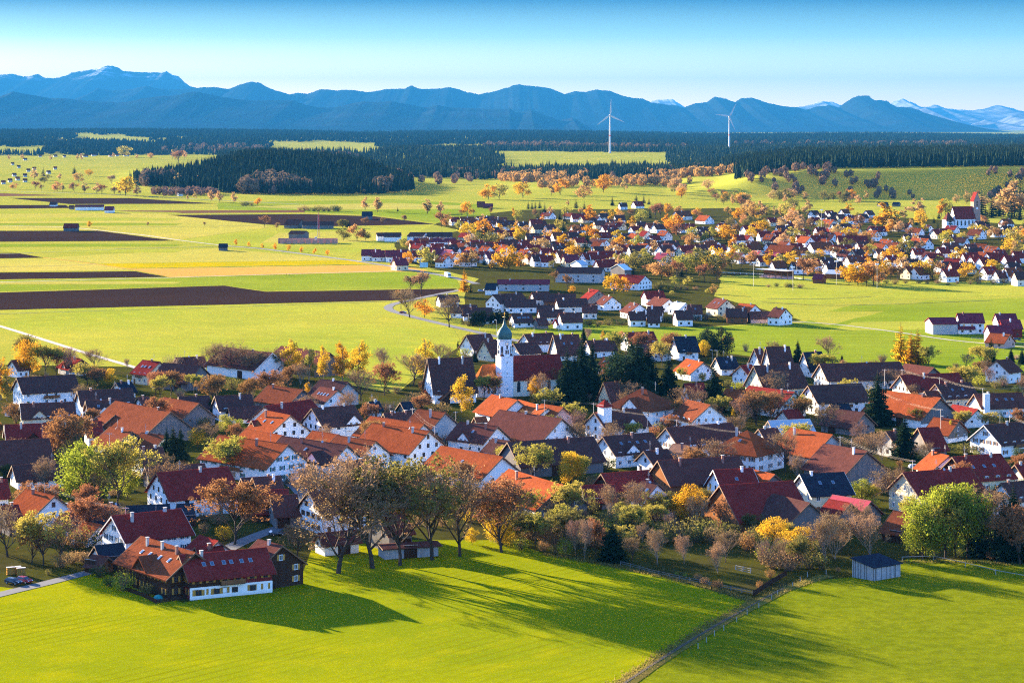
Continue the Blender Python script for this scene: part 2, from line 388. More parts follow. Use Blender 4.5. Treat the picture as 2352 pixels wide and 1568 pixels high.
# fields of the plain (photo-grid corner points)
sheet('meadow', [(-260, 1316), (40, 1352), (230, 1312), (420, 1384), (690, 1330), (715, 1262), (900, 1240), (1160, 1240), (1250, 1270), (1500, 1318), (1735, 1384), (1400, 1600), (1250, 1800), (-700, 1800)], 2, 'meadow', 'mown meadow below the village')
sheet('pasture', [(1745, 1385), (1850, 1335), (1960, 1325), (2090, 1282), (2420, 1300), (2750, 1310), (2900, 1800), (1130, 1800), (1430, 1575)], 3, 'pasture', 'rough pasture with the grey shed')
sheet('village_ground', [(-140, 836), (300, 842), (520, 870), (700, 862), (910, 905), (1040, 800), (1250, 770), (1600, 785), (1850, 828), (2060, 850), (2450, 812), (2560, 1290), (2090, 1284), (1960, 1326), (1850, 1337), (1740, 1386), (1500, 1320), (1250, 1272), (1160, 1243), (900, 1243), (715, 1266), (690, 1334), (420, 1386), (230, 1314), (40, 1354), (-260, 1320)], 1, 'garden', 'gardens and yards between the houses')
sheet('field', [(1500, 790), (1560, 772), (1900, 748), (2130, 690), (2700, 675), (2700, 850), (2100, 862), (1850, 835)], 2, 'field_green')
sheet('field', [(1650, 640), (1800, 632), (2200, 650), (2620, 640), (2620, 668), (2000, 690), (1880, 700), (1740, 690)], 2, 'field_lime')
sheet('field', [(1180, 790), (1250, 742), (1600, 752), (1840, 742), (1860, 735), (1900, 748), (1560, 772), (1500, 790), (1250, 775)], 2, 'field_green')
sheet('field', [(-200, 716), (900, 694), (885, 705), (910, 716), (1040, 752), (1060, 790), (905, 900), (690, 850), (520, 855), (300, 836), (0, 748), (-200, 706)], 2, 'field_lime')
sheet('field', [(-250, 648), (380, 638), (900, 624), (1040, 632), (1060, 660), (610, 668), (515, 655), (-250, 676)], 2, 'field_green')
sheet('ploughed_field', [(-350, 682), (0, 672), (515, 656), (610, 670), (1050, 663), (1000, 681), (900, 690), (0, 712), (-350, 720)], 3, 'plough')
sheet('ploughed_field', [(-300, 629), (310, 623), (385, 636), (-300, 646)], 3, 'plough')
sheet('ploughed_field', [(-250, 531), (225, 530), (400, 553), (-250, 557)], 3, 'plough')
sheet('ploughed_field', [(-250, 566), (0, 575), (102, 592), (-250, 597)], 3, 'plough')
sheet('ploughed_field', [(20, 455), (300, 455), (500, 468), (160, 469)], 3, 'plough')
sheet('ploughed_field', [(-250, 472), (150, 471), (165, 478), (-250, 482)], 3, 'plough')
sheet('ploughed_field', [(385, 494), (700, 492), (860, 497), (1000, 515), (700, 521), (600, 515)], 3, 'plough')
sheet('fallow_field', [(270, 484), (700, 483), (700, 488), (340, 490)], 3, 'fallow')
sheet('fallow_field', [(-250, 440), (0, 444), (150, 449), (-250, 454)], 3, 'fallow')
sheet('stubble_field', [(300, 618), (920, 608), (985, 622), (390, 637)], 3, 'stubble')
sheet('mustard_field', [(230, 606), (820, 598), (870, 607), (290, 617)], 3, 'field_mustard')
sheet('field', [(-250, 598), (110, 593), (225, 606), (300, 620), (-250, 627)], 2, 'field_pale')
sheet('field', [(-250, 484), (380, 491), (600, 516), (620, 522), (400, 552), (220, 529), (-250, 529)], 2, 'field_pale')
sheet('field', [(410, 553), (620, 524), (700, 524), (1000, 517), (1060, 530), (860, 560), (800, 596), (560, 566)], 2, 'field_lime')
sheet('field', [(500, 466), (900, 458), (1120, 470), (1130, 510), (1000, 512), (860, 494), (500, 480)], 2, 'field_green')
sheet('field', [(105, 592), (500, 570), (800, 597), (230, 605)], 2, 'field_pale')
for k, (y0, y1, mt) in enumerate(((560, 566, 'field_green'), (573, 580, 'field_lime'), (646, 652, 'field_pale'), (500, 507, 'field_lime'), (512, 518, 'field_green'), (486, 490, 'field_lime'))):
    sheet('field', [(-200, y0+1), (300, y0), (420, y0+2), (400, y1), (-200, y1+2)], 4, mt)
for y0, y1, mt in ((700, 716, 'field_green'), (740, 760, 'field_lime')):
    sheet('field', [(1960, y0), (2500, y0-8), (2500, y1-8), (1900, y1)], 3, mt)
sheet('field', [(560, 474), (900, 466), (1060, 472), (1060, 480), (700, 482)], 3, 'field_pale')
sheet('field', [(640, 535), (860, 530), (940, 540), (840, 556), (600, 558)], 3, 'field_pale')
sheet('pitch', [(1690, 632), (1790, 634), (2040, 668), (1960, 682), (1720, 668)], 4, 'field_lime', 'sports pitch of the far village')
sheet('village_ground', [(905, 560), (1030, 500), (1200, 482), (1700, 478), (2420, 520), (2420, 642), (2000, 650), (1660, 632), (1640, 680), (1840, 735), (1600, 752), (1250, 742), (1060, 745), (1070, 660), (1100, 640), (920, 600)], 1, 'garden', 'gardens and streets of the far village')
strip('road', [(520, 565), (600, 571), (800, 597), (900, 612), (1040, 637), (1095, 652)], 6, 5, 'asphalt', 'country road crossing the plain to the far village')
strip('road', [(1075, 663), (1010, 675), (940, 690), (893, 700), (884, 707), (900, 715), (960, 731), (1040, 750), (1130, 771), (1200, 785)], 5.5, 5, 'asphalt', 'road bending past the bare trees into the village')
strip('path', [(-40, 738), (0, 749), (90, 777), (200, 812), (290, 838), (330, 850)], 3.4, 5, 'gravel', 'pale gravel track from the plain into the village')
strip('path', [(-100, 651), (0, 648), (380, 638), (640, 630), (900, 623)], 2.5, 5, 'gravel', 'farm track with walkers')
strip('path', [(100, 592), (170, 600), (300, 618), (400, 637)], 3, 5, 'stubble')
strip('path', [(0, 518), (160, 522), (330, 540), (420, 553), (520, 565)], 3, 5, 'gravel')
strip('path', [(-40, 437), (250, 447), (460, 458), (700, 470)], 5, 5, 'asphalt', 'avenue road lined with young trees')
strip('path', [(1800, 738), (1900, 742), (2080, 765), (2180, 782), (2420, 802)], 2.5, 5, 'gravel')
strip('path', [(1040, 500), (1060, 515), (1075, 530), (1090, 545)], 4, 5, 'asphalt')
strip('road', [(-80, 1385), (0, 1363), (90, 1345), (205, 1315), (250, 1302)], 4.2, 5, 'asphalt', 'narrow lane past the parked cars')
strip('road', [(520, 1262), (590, 1225), (660, 1208), (700, 1195), (720, 1170), (690, 1120), (640, 1090)], 5, 4, 'asphalt', 'village street beside the grey barns')
strip('dirt_track', [(1380, 1610), (1440, 1568), (1560, 1490), (1660, 1428), (1740, 1382), (1800, 1352), (1850, 1335), (1900, 1322)], 3.4, 6, 'verge_grass', 'overgrown track between meadow and pasture', .3, .12)
strip('dirt_track', [(1368, 1616), (1428, 1573), (1548, 1496), (1648, 1434), (1728, 1390), (1800, 1352)], .7, 12, 'soil', None, .4)
for pts, w in (([(-100, 724), (500, 706), (900, 692)], 1.6), ([(-100, 615), (180, 610), (220, 606)], 2.), ([(0, 584), (300, 571), (510, 566)], 3.), ([(0, 524), (400, 521), (620, 518)], 2.),
               ([(280, 617), (560, 612), (860, 607)], 2.), ([(1750, 694), (1900, 703), (2100, 697), (2280, 690)], 1.6), ([(1760, 686), (1860, 688), (2000, 682)], 1.6), ([(500, 474), (760, 480), (1000, 474)], 3.),
               ([(940, 870), (1000, 862), (1100, 858)], 1.2)):
    strip('ditch', pts, w, 6, 'ditch', None, .4)

# ------------------------------------------------------------------ mountains
for nm, c, c2 in (('rock', (.012, .018, .018), (.022, .026, .026)), ('rock_snow', (.12, .12, .13), (.36, .37, .39))):
    m, nt, n, l, b = nodes(nm)
    f = noise(nt, .0009, 8, rough=.65); col = mixrgb(nt, maprange(nt, f, .45, .62), c, c2)
    ge = n.new('ShaderNodeNewGeometry'); sx = n.new('ShaderNodeSeparateXYZ'); l.new(ge.outputs['Position'], sx.inputs[0])
    hi = maprange(nt, sx.outputs[2], 1300, 1750) if nm == 'rock' else maprange(nt, sx.outputs[2], 700, 1100)
    sn = noise(nt, .0016, 9, rough=.7); s2 = maprange(nt, sn, .52 if nm == 'rock' else .44, .6)
    mm = n.new('ShaderNodeMath'); mm.operation = 'MULTIPLY'; l.new(hi, mm.inputs[0]); l.new(s2, mm.inputs[1])
    l.new(mixrgb(nt, mm.outputs[0], col, (.85, .86, .9)), b.inputs['Base Color']); b.inputs['Roughness'].default_value = 1; b.inputs['Specular IOR Level'].default_value = 0
def fract1(x, seed, base=22., octv=5):
    r = np.random.default_rng(seed); o = 0*x
    for k in range(octv):
        f = base/2**k; g = np.arange(-50, int(4000/f)+80); v = r.uniform(-1, 1, len(g))
        o = o+np.interp(x, g*f-600, v)*.6**k
    return o
def mountains(sil, D, depth, mat, seed, rough=2.0):
    pts = [zf(z, x, y) for z, x, y in sil]
    xs = np.array([p[0] for p in pts]); ys = np.array([p[1] for p in pts])
    u = np.arange(xs[0], xs[-1]+.1, 2.2); y = np.interp(u, xs, ys)+rough*.5*fract1(u, seed, 16)
    zr = H+(YH-y)*D/F
    v = np.concatenate([np.linspace(0, 1, 30), np.linspace(1.06, 1.6, 5)])
    U, V = np.meshgrid(u, v); ZR = np.interp(U, u, zr)
    gul = fract1(U+40*vnoise(U/60, V*4, seed), seed+1, 30, 5)
    prof = np.where(V <= 1, np.clip(V, 0, 1)**1.25, np.clip(1-(V-1)/.6, 0, 1))
    Z = ZR*prof*(1+.05*gul*np.sin(pi*np.clip(V, 0, 1))) - 25
    Z = np.where(V == 1, ZR, Z)
    DD = D+depth*(V-1)+.015*depth*gul*np.sin(pi*np.clip(V, 0, 1))
    X = (U-XC)/F*D
    struct('mountain_range', grid_mesh('mountain_range', X, DD, Z, mat)).data.polygons.foreach_set('use_smooth', np.ones((len(u)-1)*(len(v)-1), bool))
SA = [('L', x, y) for x, y in ((-700, 150), (-420, 120), (-200, 130), (-80, 108), (0, 115), (60, 112), (130, 125), (175, 112), (205, 130), (250, 130), (300, 122), (330, 105), (400, 95), (440, 85), (490, 75), (520, 72), (545, 80), (570, 97), (620, 103), (700, 102), (735, 108), (765, 98), (790, 115), (820, 120), (850, 150), (872, 165), (900, 172), (960, 215), (1020, 300))]
SB = [('L', x, y) for x, y in ((200, 290), (330, 230), (400, 205), (450, 175), (480, 185), (530, 188), (600, 180), (670, 166), (720, 175), (770, 183), (880, 178), (940, 170), (1000, 172), (1050, 178), (1100, 160), (1150, 145), (1190, 150), (1220, 168), (1260, 185), (1330, 205), (1370, 198), (1410, 203), (1470, 182), (1550, 185), (1620, 185), (1690, 195), (1740, 188), (1800, 178), (1860, 180), (1890, 165), (1930, 180), (1990, 180), (2060, 172), (2110, 182), (2150, 195), (2170, 195), (2200, 205), (2270, 190), (2340, 172))]
SB += [('M', x, y) for x, y in ((0, 50), (40, 45), (100, 50), (180, 65), (240, 88), (290, 75), (340, 78), (390, 68), (450, 75), (500, 92), (550, 105), (600, 108), (640, 128), (700, 135), (760, 140), (790, 152), (840, 130), (895, 125), (930, 100), (980, 108), (1025, 125), (1050, 108), (1100, 104), (1160, 125), (1230, 140), (1290, 148), (1350, 160), (1400, 145), (1460, 140), (1500, 150), (1540, 120), (1590, 95), (1640, 93), (1660, 115), (1720, 120), (1760, 145), (1830, 150), (1880, 165), (1920, 190), (1990, 230), (2060, 270), (2090, 300))]
SCC = [('L', x, y) for x, y in ((-700, 200), (-300, 215), (-100, 205), (0, 215), (60, 192), (100, 200), (150, 208), (230, 222), (300, 222), (400, 235), (560, 243), (650, 225), (740, 212), (800, 210), (860, 195), (900, 192), (960, 205), (1060, 222), (1150, 232), (1280, 232), (1350, 232), (1400, 250), (1450, 262), (1540, 265), (1600, 250), (1660, 238), (1740, 240), (1800, 235), (1900, 255), (1950, 265), (2010, 253), (2070, 265), (2180, 268), (2260, 272), (2345, 270))]
SCC += [('M', x, y) for x, y in ((20, 175), (90, 158), (150, 185), (220, 208), (280, 195), (340, 230), (380, 260), (440, 300))]
SD = [('M', x, y) for x, y in ((560, 190), (640, 120), (700, 112), (740, 115), (790, 145), (900, 200), (1150, 190), (1270, 150), (1340, 145), (1420, 120), (1470, 125), (1510, 138), (1600, 160), (1700, 150), (1740, 130), (1790, 110), (1840, 125), (1880, 150), (1940, 138), (2000, 155), (2060, 160), (2120, 165), (2180, 155), (2230, 138), (2290, 150), (2352, 165), (2500, 140), (2700, 150), (3000, 160))]
SE = [('M', x, y) for x, y in ((1850, 170), (1900, 146), (1960, 185), (2020, 215), (2100, 235), (2170, 205), (2240, 215), (2290, 185), (2352, 180), (2450, 200), (2600, 170), (2900, 180), (3000, 200))]
mountains(SD, 80000, 14000, 'rock_snow', 1, 2.5)
mountains(SE, 68000, 9000, 'rock_snow', 6, 2.5)
mountains(SA, 62000, 12000, 'rock', 2, 2.2)
mountains(SB, 48000, 9000, 'rock', 3, 1.8)
mountains(SCC, 36000, 7000, 'rock', 4, .8)

# ------------------------------------------------------------------ far woods (stuff)
leafmat('w_spruce', (.055, .082, .042), (.022, .040, .028), .3); leafmat('w_tan', (.26, .16, .09), (.17, .11, .075), .2); leafmat('w_gold', (.5, .30, .08), (.38, .22, .07), .3)
def conifers(name, x, y, h, r, tiers, seg, label, mat='w_spruce'):
    z = hgt(x, y)-.5; N = len(x); co = []; fc = []; base = 0
    for k in range(tiers):
        z0 = h*(.12+.78*k/tiers); z1 = h*(1.0 if k == tiers-1 else .12+.78*(k+1)/tiers+.22); rr = r*(1-.78*k/tiers)
        a = np.arange(seg)*2*pi/seg
        A = a[None, :]+NR.uniform(0, 6.3, (N, 1)); jr = rr[:, None]*NR.uniform(.75, 1.2, (N, seg))
        ring = np.stack([x[:, None]+jr*np.cos(A), y[:, None]+jr*np.sin(A), (z+z0)[:, None]+NR.uniform(-.04, .04, (N, seg))*h[:, None]], -1)
        apex = np.stack([x+NR.uniform(-.3, .3, N), y, z+z1], -1)[:, None, :]
        co.append(np.concatenate([ring, apex], 1).reshape(-1, 3))
        i = np.arange(N)[:, None]*(seg+1)+base
        f = np.stack([i+np.arange(seg)[None], i+(np.arange(seg)[None]+1) % seg, np.broadcast_to(i+seg, (N, seg))], -1).reshape(-1, 3)
        fc.append(f); base += N*(seg+1)
    o = link(name, raw_mesh(name, np.concatenate(co), np.concatenate(fc), mat)); o['kind'] = 'stuff'; o['label'] = label
ICO = None
def broadleaf(name, x, y, h, label, mat, wf=.36):
    global ICO
    if ICO is None:
        import bmesh
        bm = bmesh.new(); bmesh.ops.create_icosphere(bm, subdivisions=2, radius=1)
        ICO = (np.array([v.co for v in bm.verts]), np.array([[v.index for v in f.verts] for f in bm.faces])); bm.free()
    V, T = ICO; N = len(x); z = hgt(x, y)
    d = V[None]*NR.uniform(.72, 1.25, (N, len(V), 1))
    co = np.stack([x[:, None]+d[..., 0]*(h*wf)[:, None], y[:, None]+d[..., 1]*(h*wf)[:, None], (z+h*.55)[:, None]+d[..., 2]*(h*.47)[:, None]], -1)
    # every face its own little leaf clump, blown slightly apart so that the crown is ragged
    tri = co[:, T]; c = tri.mean(2, keepdims=True); tri = c+(tri-c)*NR.uniform(.8, 1.35, (N, len(T), 1, 1))+NR.normal(0, .045, (N, len(T), 1, 3))*h[:, None, None, None]
    o = link(name, raw_mesh(name, tri.reshape(-1, 3), np.arange(N*len(T)*3).reshape(-1, 3), mat)); o['kind'] = 'stuff'; o['label'] = label
def scatter(n, pa, pb, ya, yb, front=None, keep=None):
    p = NR.uniform(pa, pb, n); u = NR.uniform(0, 1, n); Y = np.sqrt(ya**2+(yb**2-ya**2)*u)
    X = (p-XC)/F*Y; ok = np.ones(n, bool)
    if front is not None: ok &= Y > np.interp(p, *front)
    if keep is not None: ok &= keep(p, Y, X)
    return X[ok], Y[ok], p[ok]
def rowof(X, Y): return YH+F*(H-hgt(X, Y))/Y
x, y, p = scatter(9500, 296, 950, 3690, 5100, ([296, 330, 420, 520, 700, 880, 950], [4150, 4050, 3900, 3760, 3700, 3720, 3900]), lambda p, Y, X: Y < np.interp(p, [296, 360, 460, 560, 660, 800, 900, 950], [4260, 4330, 4500, 4900, 4900, 4700, 4350, 4200])+60*vnoise(p/40, Y/200, 72))
conifers('spruce_wood', x, y, NR.uniform(15, 31, len(x)), NR.uniform(2.6, 4.0, len(x)), 3, 6, 'dark spruce wood on the low hill beyond the ploughed fields')
x, y, p = scatter(14000, 1660, 2620, 3700, 5200, ([1660, 1720, 1800, 1900, 2050, 2180, 2260, 2620], [3820, 3640, 3590, 3610, 3560, 3550, 3640, 3700]), lambda p, Y, X: (rowof(X, Y) < 430+24*vnoise(p/45, Y*0, 77)) & (p > 1700+45*vnoise(Y/90, Y*0, 71)-(Y-3700)*.05))
conifers('spruce_wood', x, y, NR.uniform(14, 30, len(x)), NR.uniform(2.6, 4.0, len(x)), 3, 6, 'dark spruce forest on the hill behind the far village')
x, y, p = scatter(5200, 900, 1700, 4300, 5900, ([900, 1150, 1180, 1300, 1520, 1700], [4700, 4700, 4450, 4350, 4300, 4200]), lambda p, Y, X: (vnoise(X/110, Y/160, 21) > -.25) & ((p < 1150) | (Y < 5300)))
conifers('spruce_wood', x, y, NR.uniform(17, 27, len(x)), NR.uniform(2.8, 4.2, len(x)), 3, 6, 'scattered spruce woods between the hills')
def open_land(p, Y, X):
    r = YH+F*H/Y+3.5*vnoise(p/60, Y/900, 73)+2*vnoise(p/17, Y/300, 75); p = p+26*vnoise(Y/420, p/90, 74)
    o = ((p > 615) & (p < 875) & (r > 336) & (r < 363)) | ((p < 95) & (r > 343) & (r < 354)) | ((p > 1140) & (p < 1545) & (r > 358) & (r < 392)) | ((p < 500) & (r > 357)) | ((p > 960) & (p < 1115) & (r > 340) & (r < 347)) | ((p > 700) & (p < 900) & (r > 322) & (r < 326)) | ((p > 1850) & (p < 2050) & (r > 333) & (r < 337)) | ((p > 150) & (p < 420) & (r > 330) & (r < 334))
    return ~o
x, y, p = scatter(26000, -200, 2560, 5600, 9000, None, lambda p, Y, X: open_land(p, Y, X) & (vnoise(X/420, Y/700, 31) > -.55))
conifers('spruce_wood', x, y, NR.uniform(14, 32, len(x)), NR.uniform(3, 4.6, len(x)), 2, 5, 'wide belt of spruce forest beyond the hills')
x, y, p = scatter(46000, -200, 2560, 9000, 19000, None, lambda p, Y, X: open_land(p, Y, X) & (vnoise(X/900, Y/1500, 33) > -.75))
conifers('spruce_wood', x, y, NR.uniform(20, 34, len(x)), NR.uniform(5, 9, len(x)), 1, 6, 'far forest reaching to the horizon')
x, y, p = scatter(560, 880, 1640, 4200, 8600, None, lambda p, Y, X: (Y < 5300) & (vnoise(X/90, Y/140, 51) > .1))
broadleaf('autumn_wood', x, y, NR.uniform(12, 20, len(x)), 'tan autumn woodland between the spruce woods', 'w_tan')
x, y, p = scatter(2600, 0, 2400, 5600, 11000, None, lambda p, Y, X: open_land(p, Y, X) & (vnoise(X/260, Y/420, 52) > .45))
broadleaf('autumn_wood', x, y, NR.uniform(20, 32, len(x)), 'pale leafless patches in the far forest', 'w_tan')
x, y, p = scatter(900, 1150, 1720, 3900, 4700, None, lambda p, Y, X: (vnoise(X/70, Y/110, 61) > .25) & (rowof(X, Y) < 448))
broadleaf('autumn_wood', x, y, NR.uniform(11, 19, len(x)), 'golden autumn trees along the edge of the spruce woods', 'w_gold')
x, y, p = scatter(260, 330, 900, 3640, 3760, None, lambda p, Y, X: (vnoise(X/40, Y/60, 63) > .3))
broadleaf('autumn_wood', x, y, NR.uniform(7, 13, len(x)), 'brown undergrowth at the foot of the spruce hill', 'w_tan')
x, y, p = scatter(420, 560, 900, 5600, 8200, None, lambda p, Y, X: vnoise(X/120, Y/300, 81) > .2)
broadleaf('autumn_wood', x, y, NR.uniform(12, 20, len(x)), 'tan copses on the distant meadows', 'w_tan')
x, y, p = scatter(160, 1700, 2400, 3480, 3640, None, lambda p, Y, X: vnoise(X/45, Y/50, 82) > .15)
broadleaf('autumn_wood', x, y, NR.uniform(8, 15, len(x)), 'brown thickets along the forest foot on the slope', 'w_tan')
x, y, p = scatter(500, 330, 900, 3720, 4300, None, lambda p, Y, X: vnoise(X/60, Y/90, 83) > .45)
broadleaf('autumn_wood', x, y, NR.uniform(20, 27, len(x)), 'leafless broadleaf trees mixed into the spruce hill', 'w_tan')
# ------------------------------------------------------------------ houses
ROOF = dict(o='r_orange', u='r_rust', r='r_red', b='r_brown', d='r_dark', n='r_navy', t='r_tan', A='r_apse', m='r_maroon', R='r_metalred', S='r_steel', Z='r_solar')
WALL = dict(w='white', c='cream', i='ivory', g='grey_render', p='pink', k='wood_dark', y='wood_grey', l='wood_brown', v='wood_silver', x='wood_red')
def shared(name, fn):
    if name not in SH: SH[name] = fn()
    return SH[name]
SH = {}
def win_frame():
    mb = MB(); t = .09
    mb.box(-.5, .5, -.05, .02, -.5, -.5+t); mb.box(-.5, .5, -.05, .02, .5-t, .5); mb.box(-.5, -.5+t, -.05, .02, -.5+t, .5-t); mb.box(.5-t, .5, -.05, .02, -.5+t, .5-t); mb.box(-.04, .04, -.045, .02, -.5+t, .5-t)
    return mb
def box_mesh(name, mat, y0=-.03, y1=.02):
    def f():
        mb = MB(); mb.box(-.5, .5, y0, y1, -.5, .5); return mb.mesh(name, mat)
    return shared(name+mat, f)
def frame_mesh(mat): return shared('wf'+mat, lambda: win_frame().mesh('window_frame', mat))
def window(root, loc, rz, w, h, frame='frame_white', shutter=None, simple=False, name='window'):
    if simple:
        return link(name, box_mesh('window', 'glass', -.04, .02), root, loc, rz, (w, 1, h))
    o = link(name, frame_mesh(frame), root, loc, rz, (w, 1, h))
    link('pane', box_mesh('pane', 'glass', -.02, .015), o, None, None, (.9, 1, .9))
    if shutter:
        for s in (-1, 1): link('shutter', box_mesh('shutter', shutter, -.06, .0), root, (loc[0]+cos(rz)*s*(w*.75), loc[1]+sin(rz)*s*(w*.75), loc[2]), rz, (w*.46, 1, h))
    return o
def gable_roof(L, w, e, h, ov, vo, th=.28, hip=0.0):
    """closed roof slab over a gabled (or hipped) block; x runs along the ridge"""
    s = (h-e)/(w/2); W = w/2+ov; ze = e-ov*s; X = L/2+vo; mb = MB()
    if hip <= 0:
        mb.prism([(-W, ze-th*.35), (-W+.02, ze-th), (0, h-th), (W-.02, ze-th), (W, ze-th*.35), (0, h+.06)][::-1] if False else [(-W, ze-th), (0, h-th), (W, ze-th), (W, ze), (0, h+.05), (-W, ze)], -X, X)
    else:
        xr = max(X-hip*W, .05)
        vs = [(-X, -W, ze), (X, -W, ze), (X, W, ze), (-X, W, ze), (-xr, 0, h), (xr, 0, h), (-X, -W, ze-th), (X, -W, ze-th), (X, W, ze-th), (-X, W, ze-th)]
        mb.add(vs, [(0, 1, 5, 4), (1, 2, 5), (2, 3, 4, 5), (3, 0, 4), (6, 7, 1, 0), (7, 8, 2, 1), (8, 9, 3, 2), (9, 6, 0, 3), (9, 8, 7, 6)])
    return mb
HOUSES = []          # (x, y, short name) for labels of trees beside them
FOOT = []
def make_house(P1, P2, w, e, h, roof, wall, fl, label, cat='house', name='house', detail=2, group=None):
    d = P2-P1; L0 = hypot(d.x, d.y); yaw = atan2(d.y, d.x)
    ov, vo = (.9, .8) if detail == 2 else (.6, .5)
    L = max(L0-2*vo, 3.); c = (P1+P2)/2
    root = link(name, None, None, (c.x, c.y, 0), yaw); tag(root, label, cat, group)
    FOOT.append((c.x, c.y, yaw, L, w)); HOUSES.append((c.x, c.y, label, max(L, w)))
    fd = dict((k[0], k[1:]) for k in fl)
    hip = 1.0 if 'H' in fd else 0.0
    rmat, wmat = ROOF[roof], WALL[wall]
    s = (h-e)/(w/2); mb = MB()
    hw = e-.05 if hip else h-.3
    if hip: mb.box(-L/2, L/2, -w/2, w/2, -.4, e-.1)
    else: mb.prism([(-w/2, -.4), (w/2, -.4), (w/2, e-.12), (0, h-.2), (-w/2, e-.12)], -L/2, L/2)
    mb.build('wall', wmat, root)
    gable_roof(L, w, e, h, ov, vo, hip=hip).build('roof', rmat, root)
    sy = -1 if cos(yaw) > 0 else 1                                   # long side that looks at the camera
    ce, se = cos(yaw), sin(yaw)
    gt = -1 if se > 0 else 1                                          # gable that looks at the camera
    if 'g' in fd:                                                    # boarded gable
        for t in (-1, 1):
            q = MB(); z0 = 0 if 'G' in fd else e*.45
            q.prism([(-w/2-.03, z0), (w/2+.03, z0), (w/2+.03, e-.15), (0, h-.24), (-w/2-.03, e-.15)], t*(L/2+.02)-.05, t*(L/2+.02)+.05)
            q.build('gable_boarding', WALL[fd['g']], root)
    if detail == 2 and not hip:
        vm = 'verge_white' if 'v' in fd else 'verge_brown'
        W = w/2+ov; ze = e-ov*s
        for t in (-1, 1):
            q = MB(); x0 = t*(L/2+vo); q.prism([(-W-.03, ze-.36), (0, h-.36), (W+.03, ze-.36), (W+.03, ze+.02), (0, h+.08), (-W-.03, ze+.02)], min(x0, x0+t*.08), max(x0, x0+t*.08))
            q.build('verge_board', vm, root)
    if not hip:
        q = MB(); q.prism([(-.2, h-.12), (.2, h-.12), (.1, h+.13), (-.1, h+.13)], -(L/2+vo+.02), L/2+vo+.02); q.build('ridge_cap', rmat, root)
    nk = int(fd.get('k', '1' if 'B' not in fd else '0') or 1)
    for i in range(nk):
        u = RND.uniform(-.32, .32)*L if nk == 1 else (-.28+.56*i/max(nk-1, 1))*L
        yy = sy*RND.uniform(.0, .16)*w; q = MB(); cw = .36 if detail == 2 else .38
        zt = h+.75; q.box(u-cw, u+cw, yy-cw*.8, yy+cw*.8, h-abs(yy)*s-.6, zt)
        ch = q.build('chimney', RND.choice(['white', 'chimney_brick', 'chimney_brick', 'concrete', 'grey_render']), root)
        if detail == 2:
            q = MB(); q.box(u-cw-.1, u+cw+.1, yy-cw-.05, yy+cw+.05, zt+.01, zt+.14); q.build('cap', 'concrete', ch)
    ns = int(fd.get('s', '0'))
    if ns:
        a = math.atan(s)
        for i in range(ns):
            u = (-.35+.7*(i+.5)/ns)*L+RND.uniform(-.4, .4); yy = sy*w*.25; z = h-abs(yy)*s+.12
            o = link('skylight', shared('skyl', lambda: sky_mesh()), root, (u, yy, z)); o.rotation_euler = (-sy*a, 0, 0)
    if 'S' in fd:                                                    # solar panels on the camera slope
        a = math.atan(s)
        for i in range(int(fd['S'] or 4)):
            for j in range(2):
                u = (-.38+.76*(i+.5)/int(fd['S'] or 4))*L; yy = sy*w*(.14+.17*j); z = h-abs(yy)*s+.12
                o = link('solar_panel', shared('solp', lambda: solar_mesh()), root, (u, yy, z)); o.rotation_euler = (-sy*a, 0, 0); o.scale = (L*.72/int(fd['S'] or 4), w*.15/cos(a), 1)
    # openings
    if 'B' not in fd:
        sh = None
        if 'h' in fd: sh = dict(g='shutter_green', b='shutter_brown', n='shutter_blue', y='wood_yellow')[fd['h'] or 'g']
        fr = 'frame_brown' if 'f' in fd else 'frame_white'
        floors = [1.7] if e < 4.6 else [1.7, 4.5] if e < 7.5 else [1.7, 4.5, 7.3]
        rz = 0 if sy < 0 else pi
        n = max(2, int(L/(3.4 if detail == 2 else 4.2))); n = min(n, 7 if detail == 2 else 3)
        ww, wh = (1.2, 1.4) if detail == 2 else (1.2, 1.3)
        dk = RND.randrange(n)
        for fi, z in enumerate(floors):
            for i in range(n):
                if detail == 2 and RND.random() < .12: continue
                u = (-.5+(i+.5)/n)*L
                if fi == 0 and i == dk and detail == 2:
                    do = link('door', box_mesh('door', RND.choice(['frame_brown', 'wood_brown', 'shutter_green'])), root, (u, sy*(w/2+.005), 1.05), rz, (1.15, 1, 2.1)); link('handle', box_mesh('handle', 'metal', -.08, -.03), do, (.36, 0, 0), None, (.09, 1, .05)); continue
                window(root, (u, sy*(w/2+.01), z), rz, ww, wh, fr, sh, detail < 2)
        if not hip:
            rz = pi/2 if gt > 0 else -pi/2; z = 1.7; k = 0
            while z+.9 < h-1.0:
                half = w/2-1.2 if z < e-.6 else (h-.9-z)/s-.9
                if half > .3:
                    m_ = max(1, int(2*half/(3.0 if detail == 2 else 3.6)+.4)); m_ = min(m_, 4)
                    for i in range(m_):
                        yy = 0 if m_ == 1 else -half*.82+1.64*half*i/(m_-1)
                        if k == 0 and RND.random() < .2: continue
                        if 'g' in fd and z > e*.45 and RND.random() < .6: continue
                        window(root, (gt*(L/2+(.09 if 'g' in fd else .01)), yy, z), rz, ww*.95, wh, fr, sh, detail < 2)
                z += 2.8; k += 1
        else:
            rz = pi/2 if gt > 0 else -pi/2
            for z in floors:
                for i in range(3): window(root, (gt*(L/2+.01), (-.5+(i+.5)/3)*w, z), rz, ww, wh, fr, sh, detail < 2)
    elif detail == 2:                                                # barn gates
        rz = 0 if sy < 0 else pi
        g = link('gate', box_mesh('gate', 'wood_dark'), root, (RND.uniform(-.3, .3)*L, sy*(w/2+.01), 1.7), rz, (3.6, 1, 3.4)); link('rail', box_mesh('rail', 'metal', -.07, -.03), g, (0, 0, .49), None, (1.1, 1, .03))
